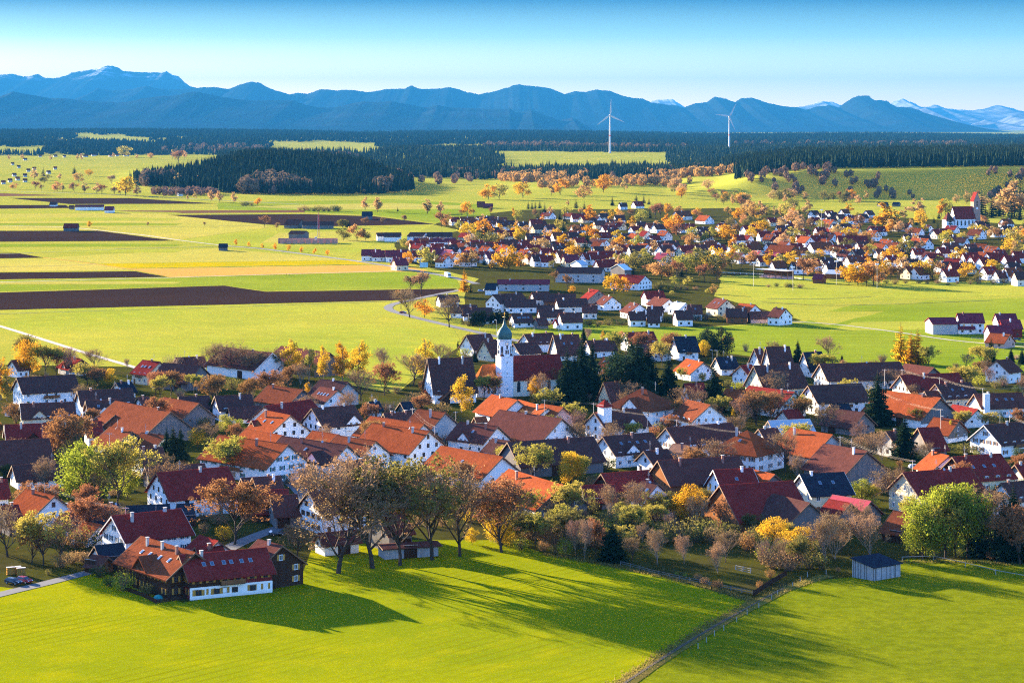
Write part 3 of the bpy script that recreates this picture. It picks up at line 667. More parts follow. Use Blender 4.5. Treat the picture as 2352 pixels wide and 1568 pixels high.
        rz = pi/2 if gt > 0 else -pi/2
        for i in range(2): window(root, (gt*(L/2+.1), (-.22+.44*i)*w, e*.8), rz, .9, .8, 'frame_brown')
    if 'X' in fd:                                                    # cross gable with its own roof
        u0 = float(fd['X'] or 0)*L; cw = w*.42; q = MB(); ch = e+cw*.45
        yb = sy*(w/2+.45); q2 = [(-cw/2, e-2.6), (cw/2, e-2.6), (cw/2, e+.2), (0, ch), (-cw/2, e+.2)]
        vs = [(u0+a_, yb, z_) for a_, z_ in q2]+[(u0+a_, sy*w*.12, z_) for a_, z_ in q2]
        if sy < 0: fs = [(0, 1, 2, 3, 4), (9, 8, 7, 6, 5)]+[((i+1) % 5, i, 5+i, 5+(i+1) % 5) for i in range(5)]
        else: fs = [(4, 3, 2, 1, 0), (5, 6, 7, 8, 9)]+[(i, (i+1) % 5, 5+(i+1) % 5, 5+i) for i in range(5)]
        q.add(vs, fs); xg = q.build('cross_gable', wmat, root)
        lr = w*.45+.8; rr = gable_roof(lr, cw, e+.25, ch+.3, .5, 0); ro = rr.build('roof', rmat, xg, (u0, sy*(w/2+.85-lr/2), 0), pi/2)
        for i in (-1, 1): window(root, (u0+i*cw*.18, yb+sy*.01, e-.3), 0 if sy < 0 else pi, .9, 1.2, fr if 'B' not in fd else 'frame_brown')
    if 'a' in fd and detail == 2:                                    # roof mast with aerial and dish
        q = MB(); u = RND.uniform(-.4, .4)*L; q.tube((u, 0, h-.3), (u, 0, h+3.2), .05, .04, 5)
        mt = q.build('aerial_mast', 'metal', root); q = MB()
        for k in range(4): q.box(u-.5+.1*k, u+.5-.1*k, -.03, .03, h+2.0+.3*k, h+2.05+.3*k)
        q.build('aerial', 'metal', mt)
        if RND.random() < .6:
            o = link('satellite_dish', shared('dishm', lambda: dish_mesh()), root, (u+1.6, sy*w*.1, h+.3)); o.rotation_euler = (radians(60), 0, RND.uniform(-.6, .6))
    if 'w' in fd:                                                    # balcony on the camera side
        q = MB(); z = 3.2; bw = L*.3; yb = sy*w/2; y0, y1 = sorted((yb, yb+sy*1.3)); q.box(-bw/2, bw/2, y0, y1, z-.15, z)
        bo = q.build('balcony', 'wood_dark', root); q = MB(); yy = yb+sy*1.3; q.box(-bw/2, bw/2, min(yy, yy+sy*.08), max(yy, yy+sy*.08), z+.02, z+1.0); q.build('railing', 'wood_brown', bo)
    return root
def sky_mesh():
    mb = MB(); mb.box(-.45, .45, -.65, .65, -.06, .05, 0); mb.box(-.36, .36, -.56, .56, .052, .07, 1); return mb.mesh('skylight', ['metal', 'skyglass'])
def solar_mesh():
    mb = MB(); mb.box(-.48, .48, -.48, .48, -.04, .08); return mb.mesh('solar_panel', 'r_solar')
def dish_mesh():
    mb = MB(); mb.lathe([(0, 0), (.25, .03), (.42, .12), (.40, .13), (.24, .05), (0, .02)], 10); mb.tube((0, -.1, 0), (0, -.2, -.6), .03, .03, 5); return mb.mesh('satellite_dish', 'dish')

NEAR = '''
A 140 450 640 422 14 6 d w k0 B0~long white granary-like house with plain dark roof beside the gold tree
A 660 560 1130 540 13 5 d w k1~white house with long dark roof right behind the long white granary
A 730 645 1050 632 11 4.5 d w s2 a~white gabled house with skylight roof in front of the dark long roof
A 168 672 640 655 12 5 b c k2 v a~cream gabled house with brown roof in front of the long white granary
A 300 772 530 768 7 2.6 d w k0~low dark roofed annex in front of the cream gabled house
A 100 676 80 705 3.6 2.2 d w k0 B~tiny white garden chapel shaped hut at the left edge lane
A 36 852 455 836 13 4 r k k1 v~house with dark red roof and brown timber gable at left edge
A -110 995 420 966 18 4.5 b k B k0~very long dark brown barn roof at the left edge
A 100 1200 530 1172 10 3.2 d w k0 f~low white house with black roof under the bare grey tree
A 1220 297 1372 314 13 5 r c s3 k1 a~cream house with bright red roof and three skylights at the field edge
A 1395 322 1725 346 17 4 b y B k0 gy~brown barn roof joined to the red roofed cream house
A 1900 187 2330 238 18 5 b w B k1 v~long brown barn with pale edged roof at the field edge
A 1500 278 1745 266 10 3.5 d w k1~dark roofed white house beside the round yellow bush
A 985 647 1462 740 19 4 u y gy B k1~large rust brown barn with grey boarded gable and brick chimney
A 1398 616 1702 668 15 3.5 u y gy B k0~rust orange barn with grey gable behind the large brown barn
A 885 742 985 766 12 3 u y gy B k0~small rust barn with grey gable in front of the large brown barn
A 940 867 1130 910 13 3.2 u w gy k1 a~orange brown house with white wall and grey gable under the power line
A 1210 917 1420 946 11 3 u c k1 a~rusty tiled low house with satellite dish beside the dark spruces
A 1150 1056 1390 1041 12 4 b w k2~brown roofed house half hidden behind the lime green trees
A 1240 1212 1750 1182 10 3 b y B k0~long low brown shed behind the large white gabled farmhouse
A 1335 1262 1952 1210 17 6 r w k1 f~large white farmhouse with dark red roof and white gable facing the garden trees
A 1835 606 2150 592 12 4.8 d w k1 hn~white house with dark roof behind the two rust brown trees
A 1950 702 2235 690 9 2.6 d w k0~low dark roofed outbuilding behind the bright yellow shrub
A 1185 616 1262 610 9 4 b w~small white gable beside the little blue spruce
A 990 492 1125 481 9 3 n w k2~small slate dark house with two white chimneys below the red roof
A 1525 611 1790 601 10 4 d w~dark roofed house between the rust brown trees
A 95 300 215 291 10 4 b w~brown roofed house at the far left beside the gold tree
A 590 266 700 291 11 3.5 r g gl~red roofed house with timber gable by the gravel track
A 722 826 868 820 11 4 r w~dark red roofed white house behind the rust tree
B 265 178 685 236 17 4.5 b y gy B k0~brown barn with grey gable at the field edge behind the yellow birches
B 525 712 890 682 15 5.6 d w k2 f X.25~big white house with black roof and white cross gable with balcony
B 122 692 520 634 16 4.5 r w B k1~dark red barn roof behind the big white black roofed house
B 132 729 347 771 16 5 o w k1 f s2 ~white house with orange roof and wide white gable beside the black roofed house
B 12 816 240 801 9 4.5 r l k1 s1~short wing with red roof and brown timber gable on the orange house
B -38 886 290 946 15 4.5 o w B k0~orange barn roof behind the farmhouse with green shutters
B -268 936 330 1020 17 5.6 o w hg k1 a~big white farmhouse with green shutters and orange roof
B 272 947 835 1027 14 5.2 d w k1 s1 a f w~white house with black roof and balcony beside the green shuttered farmhouse
B 532 902 760 936 13 4.5 o w B k0~small orange roof between the black roofed houses
B 742 941 1080 992 13 5 u w k1 a~white gabled house with rust roof in the middle of the row
B 1026 777 1490 846 15 4.6 o w B k0~orange roof directly behind the tall white gabled farmhouse
B 1042 837 1538 905 17 6 o w k2 f a~tall white gabled farmhouse with orange red roof and two chimneys
B 1432 716 1676 746 17 5.5 u g B k1~barn with grey plaster gable and rust roof below the church
B 1632 1031 2165 1127 16 4.2 o w B k0 s1~long orange roofed barn behind the row of bare trees
B 762 1176 1000 1152 11 4.5 d c k2 f v~cream gabled house with dark roof behind the bare trees
B 20 1302 250 1286 15 3.4 b k B k1~dark brown barn in front of the green shuttered farmhouse
B -20 1412 330 1402 14 3 r k B k0~low dark red shed roof beside the rust beech
B 600 526 757 553 12 4.4 b w k1 s4~small white house with brown roof and row of skylights
B 600 461 842 486 13 5 d g B k1~house with dark roof and ivy grown stone gable
B 152 512 456 551 14 3.6 u y gy B k1~grey boarded barn with rust roof beside the bare trees
B 1516 287 1900 275 17 5.2 d w k2 p.72~tall white stepped gable parsonage with steep black roof and two white chimneys
B 1532 513 1732 546 9 2.6 o k B k0~low orange roofed shed beside the parsonage
B 1846 86 2056 72 12 4 b w k1 p.5~white gabled house with brown roof behind the parsonage garden
B 1996 131 2118 121 11 3.2 b c k1 p.6~cream gabled house with brown roof just left of the church tower
B 1020 655 1100 650 7 3 n w~tiny slate roofed garden house among bare shrubs
B 1290 660 1370 655 8 3 n y B~dark hut below the parsonage shrubs
B 1140 752 1390 741 9 3 d w k2~low dark house with two white chimneys beside the grey gabled barn
B 1792 826 2122 866 13 4.4 b w k2 X-.05 s1~white house with brown roof and large front gable beside the paired spruces
B 2066 592 2290 641 15 4 o w B k1~bright orange roof directly below the church choir
B 2132 723 2672 800 19 4.4 b w k1 B0~very large brown barn roof with white gable below the church
B 2072 967 2232 992 12 3 d c B k1~dark roofed shed with cream gable beside the olive yellow trees
B 1925 786 2010 782 7 2.6 u c B~small ochre gabled shed below the church choir
C 202 291 452 278 11 5 b w k2~white two storey house with brown roof right of the onion dome
C 452 299 672 292 13 4 b i k2 s2 p.62~ivory house with steep gable and two chimneys behind the church nave
C 112 371 312 360 11 4 d w k0~dark roofed house half hidden by the church tower
C 737 346 970 338 11 4 b w k2~brown roofed house behind the tall churchyard spruces
C 1062 276 1312 268 13 4.6 r w k1 a~white house with broad dark red roof at the field edge behind the spruces
C 1482 313 1672 308 12 5 n w k1 p.5~white house with black roof beside the round dark conifers
C 1592 501 1742 531 12 4 o w k1 s1~white house with bright orange roof among yellow shrubs
C 1842 491 2012 486 11 3.6 n w k1 s1~house with blue black roof beside the dark conifers
C 2052 560 2152 551 11 4 r w s1~white gabled house with red roof in the right row
C 2167 561 2552 540 15 4.4 d c k2 p.55~long cream house with steep dark roof beside the yellow dome tree
C 1572 713 1742 706 9 3.4 r w k1 p.5~small dark red house with dormer in front of the big conifers
C 882 706 1010 696 8.5 3.6 b c k0 B p.75~small cream cemetery chapel with arched opening between the spruces
C 1190 761 1260 758 17 6.6 u w H k1 X0 a~white hipped roof villa with orange roof and chimney
C 802 961 1192 927 13 5.6 b w k1 X.1 f~white fire station house with little white tower and brown roof
C 62 1214 800 1166 17 4.4 d y B k1~very long dark barn roof left of the yellow maple
C 877 1167 1300 1131 13 5 d w k1 s4~white house with long black roof and four skylights
C 1417 1091 1982 1046 16 4.6 b w k1 hb~long brown roofed farmhouse with white gable below the rust tree
C 1227 1291 1432 1271 9 4.2 d w k1 f~small white house with dark roof in front of the skylight house
C 1482 1226 1692 1256 12 3.8 t w k1~white house with tan concrete tile roof in the middle of the village
C 2108 1109 2122 1112 17 6.4 o w H k1 s1 hb~white square house with orange pyramid roof
C 1347 1371 2042 1331 16 5 b l gl B k2~long barn with brown timber gable and dark red brown roof
C 1822 1451 2162 1436 14 4.8 r w k1 s1 v f~white gabled house with wide eaves and dark red roof beside the timber barn
C 2150 1445 2352 1490 12 4 o y gy B k0~orange barn with grey gable behind the big red barn
C 160 851 410 921 13 3.6 o w B k1~orange roof in the row below the church nave
C 352 887 542 916 13 4 o p k0~pink gabled house with orange roof below the churchyard
C 1602 852 1802 896 15 4.6 u w k0~white gabled house with rust roof behind the round brown tree
C 1932 757 2095 771 12 4 o w k1~orange roofed house behind the tall single spruce
C 1240 372 1380 400 11 3 d g B~grey roofed barn behind the churchyard conifers
C 880 485 980 492 10 3.6 o w s2~orange roofed house between the two dark spruce groups
D 0 731 392 786 13 5 r w k1 f~white gabled house with dark red roof behind the pink tree
D 142 401 347 395 13 4 d i k1 p.75~tall ivory gable with steep black roof at the right field edge
D 42 416 112 412 10 3.6 b w k1 p.7~steep brown roofed house beside the tall ivory gable
D 462 446 622 440 12 3.6 n w k1 p.6~black roofed white house beside the lone bare tree
D 502 731 962 711 15 5.6 d w k0 f~white farmhouse with long black roof and green gate
D 602 546 1292 526 16 4.8 b i k0 f~long brown roofed farmhouse with ivory gable below the golden larches
D 1332 542 1582 576 15 3.4 b y gy B k0~brown barn with grey gable right of the golden larches
D 1290 642 1792 621 15 4.6 r i k1 f~long dark red roof with ivory gable behind the bare tree
D 1592 716 1892 701 13 4.6 d c k2 s2~house with ochre gable and black roof with skylights
D 1122 767 1642 836 19 4.2 o w gy B k1~large orange barn with grey boarded gable behind the tall spruce
D 1922 802 2332 790 12 4.4 b w k1 s4~white house with tall white chimney stack and dark roof
D 1742 891 1962 931 11 3 r w B k0~low dark red roof below the tall white chimney stack
D 692 891 852 885 9 3 n y B k0~grey slate shed behind the tall spruce
D 702 926 992 961 13 3.2 d y B k0~dark grey roofed barn left of the tall spruce
D 282 941 422 931 9 3 r w k0~small white gable with red roof under the brown trees
D 2007 1069 2332 1038 15 4.8 d w k1 hb v~large white gabled house with black roof at right edge
D 352 1092 717 1151 17 4.4 o g B k1~large orange roof with grey rendered gable in the right half
D 642 1226 1012 1291 18 4.4 b y gy k1 a~house with brown patterned roof and grey boarded barn gable
D 1182 1121 1245 1116 11 4.6 b g f~small grey gabled house left of the second spruce
D 1442 1091 1622 1085 17 3 r y B k0~broad dark red roof right of the second spruce
D 1577 1001 1802 1026 12 3.4 o w gy k1~orange roofed house with grey gable beside the yellow birch
D 1562 1291 1712 1331 12 4.4 o w hg k1~white house with orange roof and green shutters beside the second spruce
D 1737 1341 2152 1311 16 4.6 r c gk k2 s3 hb~cream gabled house with dark red roof and black timber end
D 2112 516 2232 501 12 5.4 b w k1~white two storey house at right edge beside the dark spruces
D 162 1031 522 1016 13 3 S w k0 B~hall with pale blue metal roof and white gable
D 80 1100 240 1090 10 3.6 b w k1~small brown roofed house in front of the blue metal hall
D 2272 1405 2380 1398 9 3 r g hg~small greenish gable with red roof at the right edge
D 1500 778 1680 772 10 3 b w k0~low brown roof between the right hand farmhouses
H 432 206 812 186 13 6 n c k1 s2 v~cream house with black roof and skylights in front of the patterned roof
H 1312 191 1892 146 16 6 r c k1 a~large cream gabled farmhouse with dark red roof behind the gnarled tree
H 2152 281 2380 258 11 4.6 d w k1~white house with black roof at the right edge behind the lime trees
H 1942 326 2190 366 11 3.2 u g B k0~rust orange shed roof behind the lime green trees
H 205 371 522 451 16 4.0 d y gy B k0~grey timber barn with black roof leaning on the big red barn
H 712 381 1046 436 10 3.6 R y gy B k0~barn with bright red metal roof beside the cream house
H 682 417 872 452 11 3.6 r y gy B k0~dark red barn with grey gable in front of the red metal roof
H 1232 517 1420 545 12 3.0 u k B k0~open timber barn with mossy orange roof beside the lime trees
G 1662 300 2292 260 22 4.2 r l gl B k0~very big red barn roof with brown timber gable
G 1000 262 1140 284 11 3.4 d w k1 s2~small white gabled house with dark roof and steel flue
G 650 200 1060 168 11 2.8 r k B k0~long low dark red shed in the middle of the village
G 480 300 760 292 10 2.8 r y B k0~dark red shed roof behind the yellow olive tree
G 1050 408 1260 430 7 2.4 o w B k0~low pale annex with orange roof below the small white gabled house
E 1105 476 1532 606 14 5.4 u k k3 s4 fy hy~rust roofed wing of the brown timber farmhouse with skylights
E 1402 627 2090 566 12 5.4 r x k1 s6 hy fy~dark red front wing of the brown timber farmhouse with many skylights
E 2022 502 2216 551 13 5.6 b k gk G k1 s1 hy~black timber gabled end wing of the brown farmhouse
E 872 321 1422 261 14 5.4 r w k2 hn v a~white house with red roof and dark blue shutters behind the timber farmhouse
E 197 109 432 161 14 4.8 o w k1 f a~orange roofed house with white gable under the power line at left
E 1562 466 1712 516 9 3 r w B k0~small red hipped shed behind the timber farmhouse
E 1527 561 1742 541 7 2.6 r w k1~little white hut with red roof behind the timber farmhouse
E 2 241 142 229 11 3.6 r y gy~dark red roofed grey timber house at the left edge
E -60 38 50 31 11 4.4 r w hn~white house with dark red roof cut by the left edge
E 472 301 692 281 9 2.8 b w B k0~low brown shed in front of the power pole
E 692 246 932 226 10 3.0 n w k2~low white house with blue black roof beside the power pole
E 985 240 1330 226 8 2.6 n y B k0~dark flat looking shed behind the white red roofed house
E 652 359 790 386 8 2.8 o w B k0~small orange roofed hut behind the green bush
E 740 552 960 530 8 2.8 n w B k0~white shed with black roof beside the timber farmhouse
E 722 622 850 640 5 2.2 k l B k0~little brown timber shed beside the lane hedge
E 1385 226 1520 220 8 3.0 n y B k0~black tarred shed behind the rust beech
E 1890 22 2200 4 12 3.6 b k B k1~dark brown barn behind the rust beech
E 2115 160 2330 150 12 4 b y gy B k0~grey timber barn with brown roof beside the village street
F 260 317 640 282 14 6.2 b w hb k1 f~white gabled house with brown shutters behind the bare trees
F 1832 146 2262 276 16 4.2 o y gy k1~light orange barn roof with white chimney behind the rust oak
F 330 652 640 622 6 3.4 b w B k0~low white garage between the bare tree trunks
F 790 500 1010 478 12 5 b y B k0~brown roofed barn behind the bare tree trunks
F 812 742 1275 712 6 3.0 d v B k0 p.06~long silver boarded shed behind the bare tree trunks
Q 2 268 275 262 10 3.6 d w k1~dark roofed house at the bend of the country road
Q 737 262 1130 236 13 6 d w k2~tall white house with two white chimneys in the middle hamlet
Q 892 325 1320 320 11 4 d w k1~long dark roofed house before the chimneyed white house
Q 1262 233 1500 228 10 5 b w k1~white gabled house beside the chimneyed house in the hamlet
Q 1422 251 1860 252 11 4.4 d l k1~black roofed house with small timber gable in the hamlet
Q 1592 318 2010 312 11 4 d i k1~ivory house with long black roof in the hamlet
Q 337 440 740 438 11 3.4 d w k1~black roofed house with white gable beside the roadside trees
Q 202 395 530 402 11 3.4 d w k2~black roofed house directly behind the roadside trees
Q 1352 465 1680 460 10 4 d w k1~white gabled house with arched window in the hamlet
Q 990 525 1260 518 11 3.2 d w k1 s5~long low dark house with skylights behind the onion dome
Q 1310 575 1460 570 9 2.6 d y B k0~low dark garage next to the long skylight house
Q 1632 511 1920 505 12 4.6 b w k2 f~white house with brown roof behind the hedge row
Q 1572 592 1705 588 7 2.6 r w B k0~small white garage with red roof behind the hedge row
Q 1942 405 2150 405 10 4 b i k1~brown roofed house beside the big pale willow
Q 1332 405 1580 405 9 3 d w k0~low dark roof in the middle of the hamlet
Q 2062 188 2170 206 16 4.4 r l gy k1~brown timber hall with red roof at the hamlet edge
Q 492 496 750 500 9 3 d w k0~low dark house beside the tall hedge
R 312 405 500 404 11 4 d w k1 f~white house with black roof and arched windows at the front hedge
R 522 448 665 448 9 3 d w k0~low black roofed annex at the front hedge
R 822 390 1012 388 12 4.2 d w k1~white house with black roof in the middle of the front hedge
R 522 345 700 347 12 4 d w k1~dark hipped looking house behind the arched window house
R 332 300 440 320 13 4 b w k1 s1~brown roofed chalet with wide white gable in the hamlet
R 42 225 140 240 12 4 b w k1 s1~white chalet beside the round orange tree
R 482 180 700 175 11 5 r w k1~white gabled house with red roof at the hamlet rear
R 602 240 770 266 11 3.8 b w k1~brown chalet behind the bare pink tree
R 822 295 950 310 10 3.6 Z w k1~house with roof full of solar panels
R 962 330 1130 330 12 4 b w k1 s1~brown roofed house with white chimney beside the solar roof
R 1272 255 1410 272 13 5 b c k1 s2~cream chalet with brown roof near the sports pitch
R 1542 311 1722 327 11 3.8 o w k1 s1~orange roofed house at the hamlet rear edge
R 1392 371 1630 372 11 4 d l k1~black roofed house with timber gable at the front hedge
R 1642 405 1965 402 9 3 d p B k0~long dark shed at the end of the hedge
R 1922 361 2062 371 12 5 b w k2~white gabled house at the right end of the hamlet
'''
def fkey(tok): return tok
def parse_house(ln):
    a, label = ln.split('~'); t = a.split()
    z = t[0]; x1, y1, x2, y2, w, e = map(float, t[1:7]); roof, wall = t[7], t[8]; fl = [q for q in t[9:]]
    pit = .36
    for q in fl:
        if q[0] == 'p': pit = float(q[1:])
    fl = [q for q in fl if q[0] != 'p' and q != 'B0'] if True else fl
    h = e+w/2*pit*2 if False else e+w*pit
    return z, x1, y1, x2, y2, w, e, h, roof, wall, fl, label.strip()
ROOF['k'] = 'r_brown'
for ln in NEAR.strip().splitlines():
    z, x1, y1, x2, y2, w, e, h, roof, wall, fl, label = parse_house(ln)
    P1, P2 = zg(z, x1, y1, h), zg(z, x2, y2, h)
    barn = 'B' in [q[0] for q in fl]
    hip = any(q[0] == 'H' for q in fl)
    if hip:
        c = (P1+P2)/2; dd = Vector((cos(radians(-38)), sin(radians(-38)), 0))*(w*.5+.9+ (1.5 if 'villa' in label else .2)); P1, P2 = c-dd, c+dd
    d = P2-P1; Ln = hypot(d.x, d.y); mx = 3.4*w
    if Ln > mx:                                                       # survey noise along the view direction
        P2 = P1+d*(mx/Ln)
    grp = None
    if not barn and not hip and z not in 'QR':
        if RND.random() < .3 and not any(q[0] == 'w' for q in fl) and Ln > 11 and e > 4.2: fl = fl+['w']
        if RND.random() < .35 and not any(q[0] == 'a' for q in fl): fl = fl+['a']
        if RND.random() < .18 and not any(q[0] == 'X' for q in fl) and Ln > 14: fl = fl+['X%.2f' % RND.uniform(-.25, .25)]
    make_house(P1, P2, w, e, h, roof, wall, fl, label, 'barn' if barn else 'house', 'barn' if barn else 'house', 2 if z not in 'QR' else 1)
if False:
    for ln, f_ in zip(NEAR.strip().splitlines(), FOOT): print('%-40s L %.0f w %.0f yaw %.0f' % (ln.split('~')[1][:40], f_[3], f_[4], math.degrees(f_[2])))
# ------------------------------------------------------------------ trees: unit-height prototypes (metres scaled per tree)
def tube_into(mb, pts, rads, seg, mi=0):
    """tapered tube along pts"""
    o = len(mb.v); n = len(pts); prev = None
    for i, p in enumerate(pts):
        d = (pts[min(i+1, n-1)]-pts[max(i-1, 0)]); d.normalize()
        if prev is None: a = d.orthogonal().normalized()
        else:
            a = prev-d*prev.dot(d)
            a = a.normalized() if a.length > 1e-6 else d.orthogonal().normalized()
        prev = a; b = d.cross(a); r = rads[i]
        for k in range(seg):
            t = 2*pi*k/seg; c, s_ = cos(t)*r, sin(t)*r
            mb.v.append((p.x+a.x*c+b.x*s_, p.y+a.y*c+b.y*s_, p.z+a.z*c+b.z*s_))
    for i in range(n-1):
        for k in range(seg):
            q = (k+1) % seg
            mb.f.append((o+i*seg+k, o+i*seg+q, o+(i+1)*seg+q, o+(i+1)*seg+k)); mb.m.append(mi)
def rvec(r):
    while True:
        v = Vector((r.uniform(-1, 1), r.uniform(-1, 1), r.uniform(-1, 1)))
        if .05 < v.length < 1: return v.normalized()
def leaf(mb, r, c, s_, mi=0, flat=0.0):
    n = rvec(r); n.z = n.z*(1-flat)+flat
    a = n.orthogonal().normalized(); a = (a*cos(r.uniform(0, 6.3))+n.cross(a)*sin(r.uniform(0, 6.3))).normalized(); b = n.cross(a).normalized()
    a = a*s_*r.uniform(.7, 1.3); b = b*s_*r.uniform(.5, .9); o = len(mb.v)
    for q in (c-a*.5, c+b*.5, c+a*.5, c-b*.5): mb.v.append((q.x, q.y, q.z))
    mb.f.append((o, o+1, o+2, o+3)); mb.m.append(mi)
def grow_tree(seed, trunk=.28, spread=.36, n1=9, n2=6, n3=5, n4=0, leaves=3, lsize=.028, up=.55, droop=0., rad=.018, wig=.16, top=1.0, leaf_r=.03, stems=1, twig_r=.0022, low=.26):
    r = random.Random(seed); tk, cr = MB(), MB(); ends = []
    def limb(p, d, L, rad, lev, mbo, mi):
        n = 4 if lev < 2 else 3; pts = [p.copy()]; d = d.copy(); rr = [rad]
        for i in range(n):
            d = (d+rvec(r)*wig+Vector((0, 0, (.10 if lev < 3 else .03)-droop*(lev > 1)*.35))).normalized()
            pts.append(pts[-1]+d*(L/n)); rr.append(max(rad*(1-.75*(i+1)/n), twig_r*.6))
        tube_into(mbo, pts, rr, 6 if lev == 0 else 5 if lev == 1 else 3, mi)
        return pts, d
    nn = [n1, n2, n3, n4]
    def rec(p, d, L, rad, lev):
        mbo, mi = (tk, 0) if lev <= 1 else (cr, 1)
        pts, dd = limb(p, d, L, rad, lev, mbo, mi)
        cnt = nn[lev] if lev < 4 else 0
        if cnt == 0:
            ends.append(pts[-1]); ends.append(pts[len(pts)//2]); return
        for k in range(cnt):
            t = r.uniform(.3 if lev else low, 1.0) if k else 1.0
            q = t*(len(pts)-1); i = min(int(q), len(pts)-2); c = pts[i].lerp(pts[i+1], q-i)
            ax = (pts[i+1]-pts[i]).normalized(); side = rvec(r); side = (side-ax*side.dot(ax)).normalized()
            a = r.uniform(.45, .95); nd = (ax*cos(a)+side*sin(a)+Vector((0, 0, up*.25-droop*.3*(lev > 0)))).normalized()
            f = (.62 if lev else spread*1.55)*r.uniform(.75, 1.2)*(1.15-.45*t)
            rec(c, nd, L*f if lev else spread*1.35*r.uniform(.75, 1.15)*(1.25-.45*t), rad*(.5 if lev else .52), lev+1)
    for s in range(stems):
        d0 = Vector((0, 0, 1)) if stems == 1 else Vector((r.uniform(-.28, .28), r.uniform(-.28, .28), 1)).normalized()
        rec(Vector((0, 0, -.01)), d0, top*(trunk+.34), rad/sqrt(stems), 0)
    for e_ in ends:
        for k in range(leaves): leaf(cr, r, e_+rvec(r)*r.uniform(0, leaf_r), lsize, 0)
    zs = max(v[2] for v in cr.v+tk.v)
    for mb in (tk, cr): mb.v = [(x/zs, y/zs, z/zs) for x, y, z in mb.v]
    return tk, cr
def crown_tree(seed, rx, z0, z1, n=2600, lsize=.034, trunk_r=.016, lumps=16, shape='round', hang=0.):
    """leafy tree: limbs reach into a lumpy crown volume that is filled with leaf sprays"""
    r = random.Random(seed); tk, cr = MB(), MB()
    tube_into(tk, [Vector((0, 0, -.01)), Vector((r.uniform(-.01, .01), 0, z0*.7)), Vector((r.uniform(-.02, .02), r.uniform(-.02, .02), (z0+z1)*.45)), Vector((0, 0, z1*.9))], [trunk_r*1.15, trunk_r, trunk_r*.6, .002], 6)
    blobs = []
    for k in range(lumps):
        t = (k+r.random())/lumps; z = z0+(z1-z0)*(.1+.86*t)
        if shape == 'round': rr = rx*sqrt(max(0, 1-(2*t-.85)**2/1.4))
        elif shape == 'cone': rr = rx*(1.02-t)*(1 if t > .12 else .6)
        elif shape == 'column': rr = rx*(.55+.45*sin(pi*min(1, t*1.1+.1)))
        else: rr = rx*(1-t**3)
        a = r.uniform(0, 6.3)+k*2.4; q = rr*r.uniform(.35, .85)
        blobs.append((Vector((q*cos(a), q*sin(a), z)), max(rr*r.uniform(.38, .62), .03)))
    for c, br in blobs:
        st = Vector((0, 0, max(z0*.8, c.z-abs(c.x)-abs(c.y)-.06)))
        tube_into(tk, [st, st.lerp(c, .55)+Vector((0, 0, .012)), c], [trunk_r*.42, trunk_r*.25, .002], 4)
        for q in range(3):
            e_ = c+rvec(r)*br*.9; tube_into(cr, [st.lerp(c, .7), c.lerp(e_, .5)+rvec(r)*.01, e_], [.003, .002, .001], 3, 1)
    tot = sum(b[1]**2 for b in blobs)
    for c, br in blobs:
        for k in range(int(n*br**2/tot)+1):
            u = rvec(r); q = c+Vector((u.x, u.y, u.z*.85))*br*(r.random()**.45)*r.uniform(.85, 1.18)
            if hang: q.z -= hang*r.random()*.12
            leaf(cr, r, q, lsize*r.uniform(.7, 1.25), 0)
    zs = max(v[2] for v in cr.v)
    for mb in (tk, cr): mb.v = [(x/zs, y/zs, z/zs) for x, y, z in mb.v]
    return tk, cr
def conifer_tree(seed, rx=.2, whorls=26, sag=.35, z0=.04, sparse=0., lsize=1., mode='spruce'):
    r = random.Random(seed); tk, cr = MB(), MB()
    tube_into(tk, [Vector((0, 0, -.01)), Vector((.004, 0, .5)), Vector((0, 0, .99))], [.018, .011, .002], 6)
    for w in range(whorls):
        t = w/(whorls-1); z = z0+(1-z0)*t*.985; R = rx*((1-t)**.82)*r.uniform(.82, 1.15)+.006
        nb = max(4, int((11 if sparse == 0 else 7)*(1-t*.55)))
        for k in range(nb):
            if r.random() < sparse*.35: continue
            a = 2*pi*(k+r.random()*.7)/nb+w*1.3; rr = R*r.uniform(.72, 1.15); d = Vector((cos(a), sin(a), 0)); nsd = Vector((-d.y, d.x, 0))
            m_ = 4 if rr > .05 else 2; p0 = Vector((0, 0, z))
            for i in range(m_):
                f0, f1 = i/m_, (i+1.25)/m_
                q0 = p0+d*rr*f0+Vector((0, 0, -sag*rr*f0**1.3+ .10*rr*f0**3)); q1 = p0+d*rr*min(f1, 1.1)+Vector((0, 0, -sag*rr*min(f1, 1.1)**1.3+.12*rr*f1**3))
                wd = rr*(.34*(1-f0*.65)+.05)*lsize; o = len(cr.v); dz = Vector((0, 0, -wd*r.uniform(.35, .8)))
                for v in (q0, q1, q0.lerp(q1, .62)+nsd*wd+dz): cr.v.append((v.x, v.y, v.z))
                for v in (q0, q1, q0.lerp(q1, .62)-nsd*wd+dz): cr.v.append((v.x, v.y, v.z))
                # hanging curtain of twigs below the bough
                hg = Vector((0, 0, -wd*r.uniform(.8, 1.7)))
                for v in (q0, q1, q0.lerp(q1, r.uniform(.4, .8))+hg): cr.v.append((v.x, v.y, v.z))
                cr.f += [(o, o+1, o+2), (o+4, o+3, o+5), (o+6, o+7, o+8)]; cr.m += [0, 0, 0]
    return tk, cr
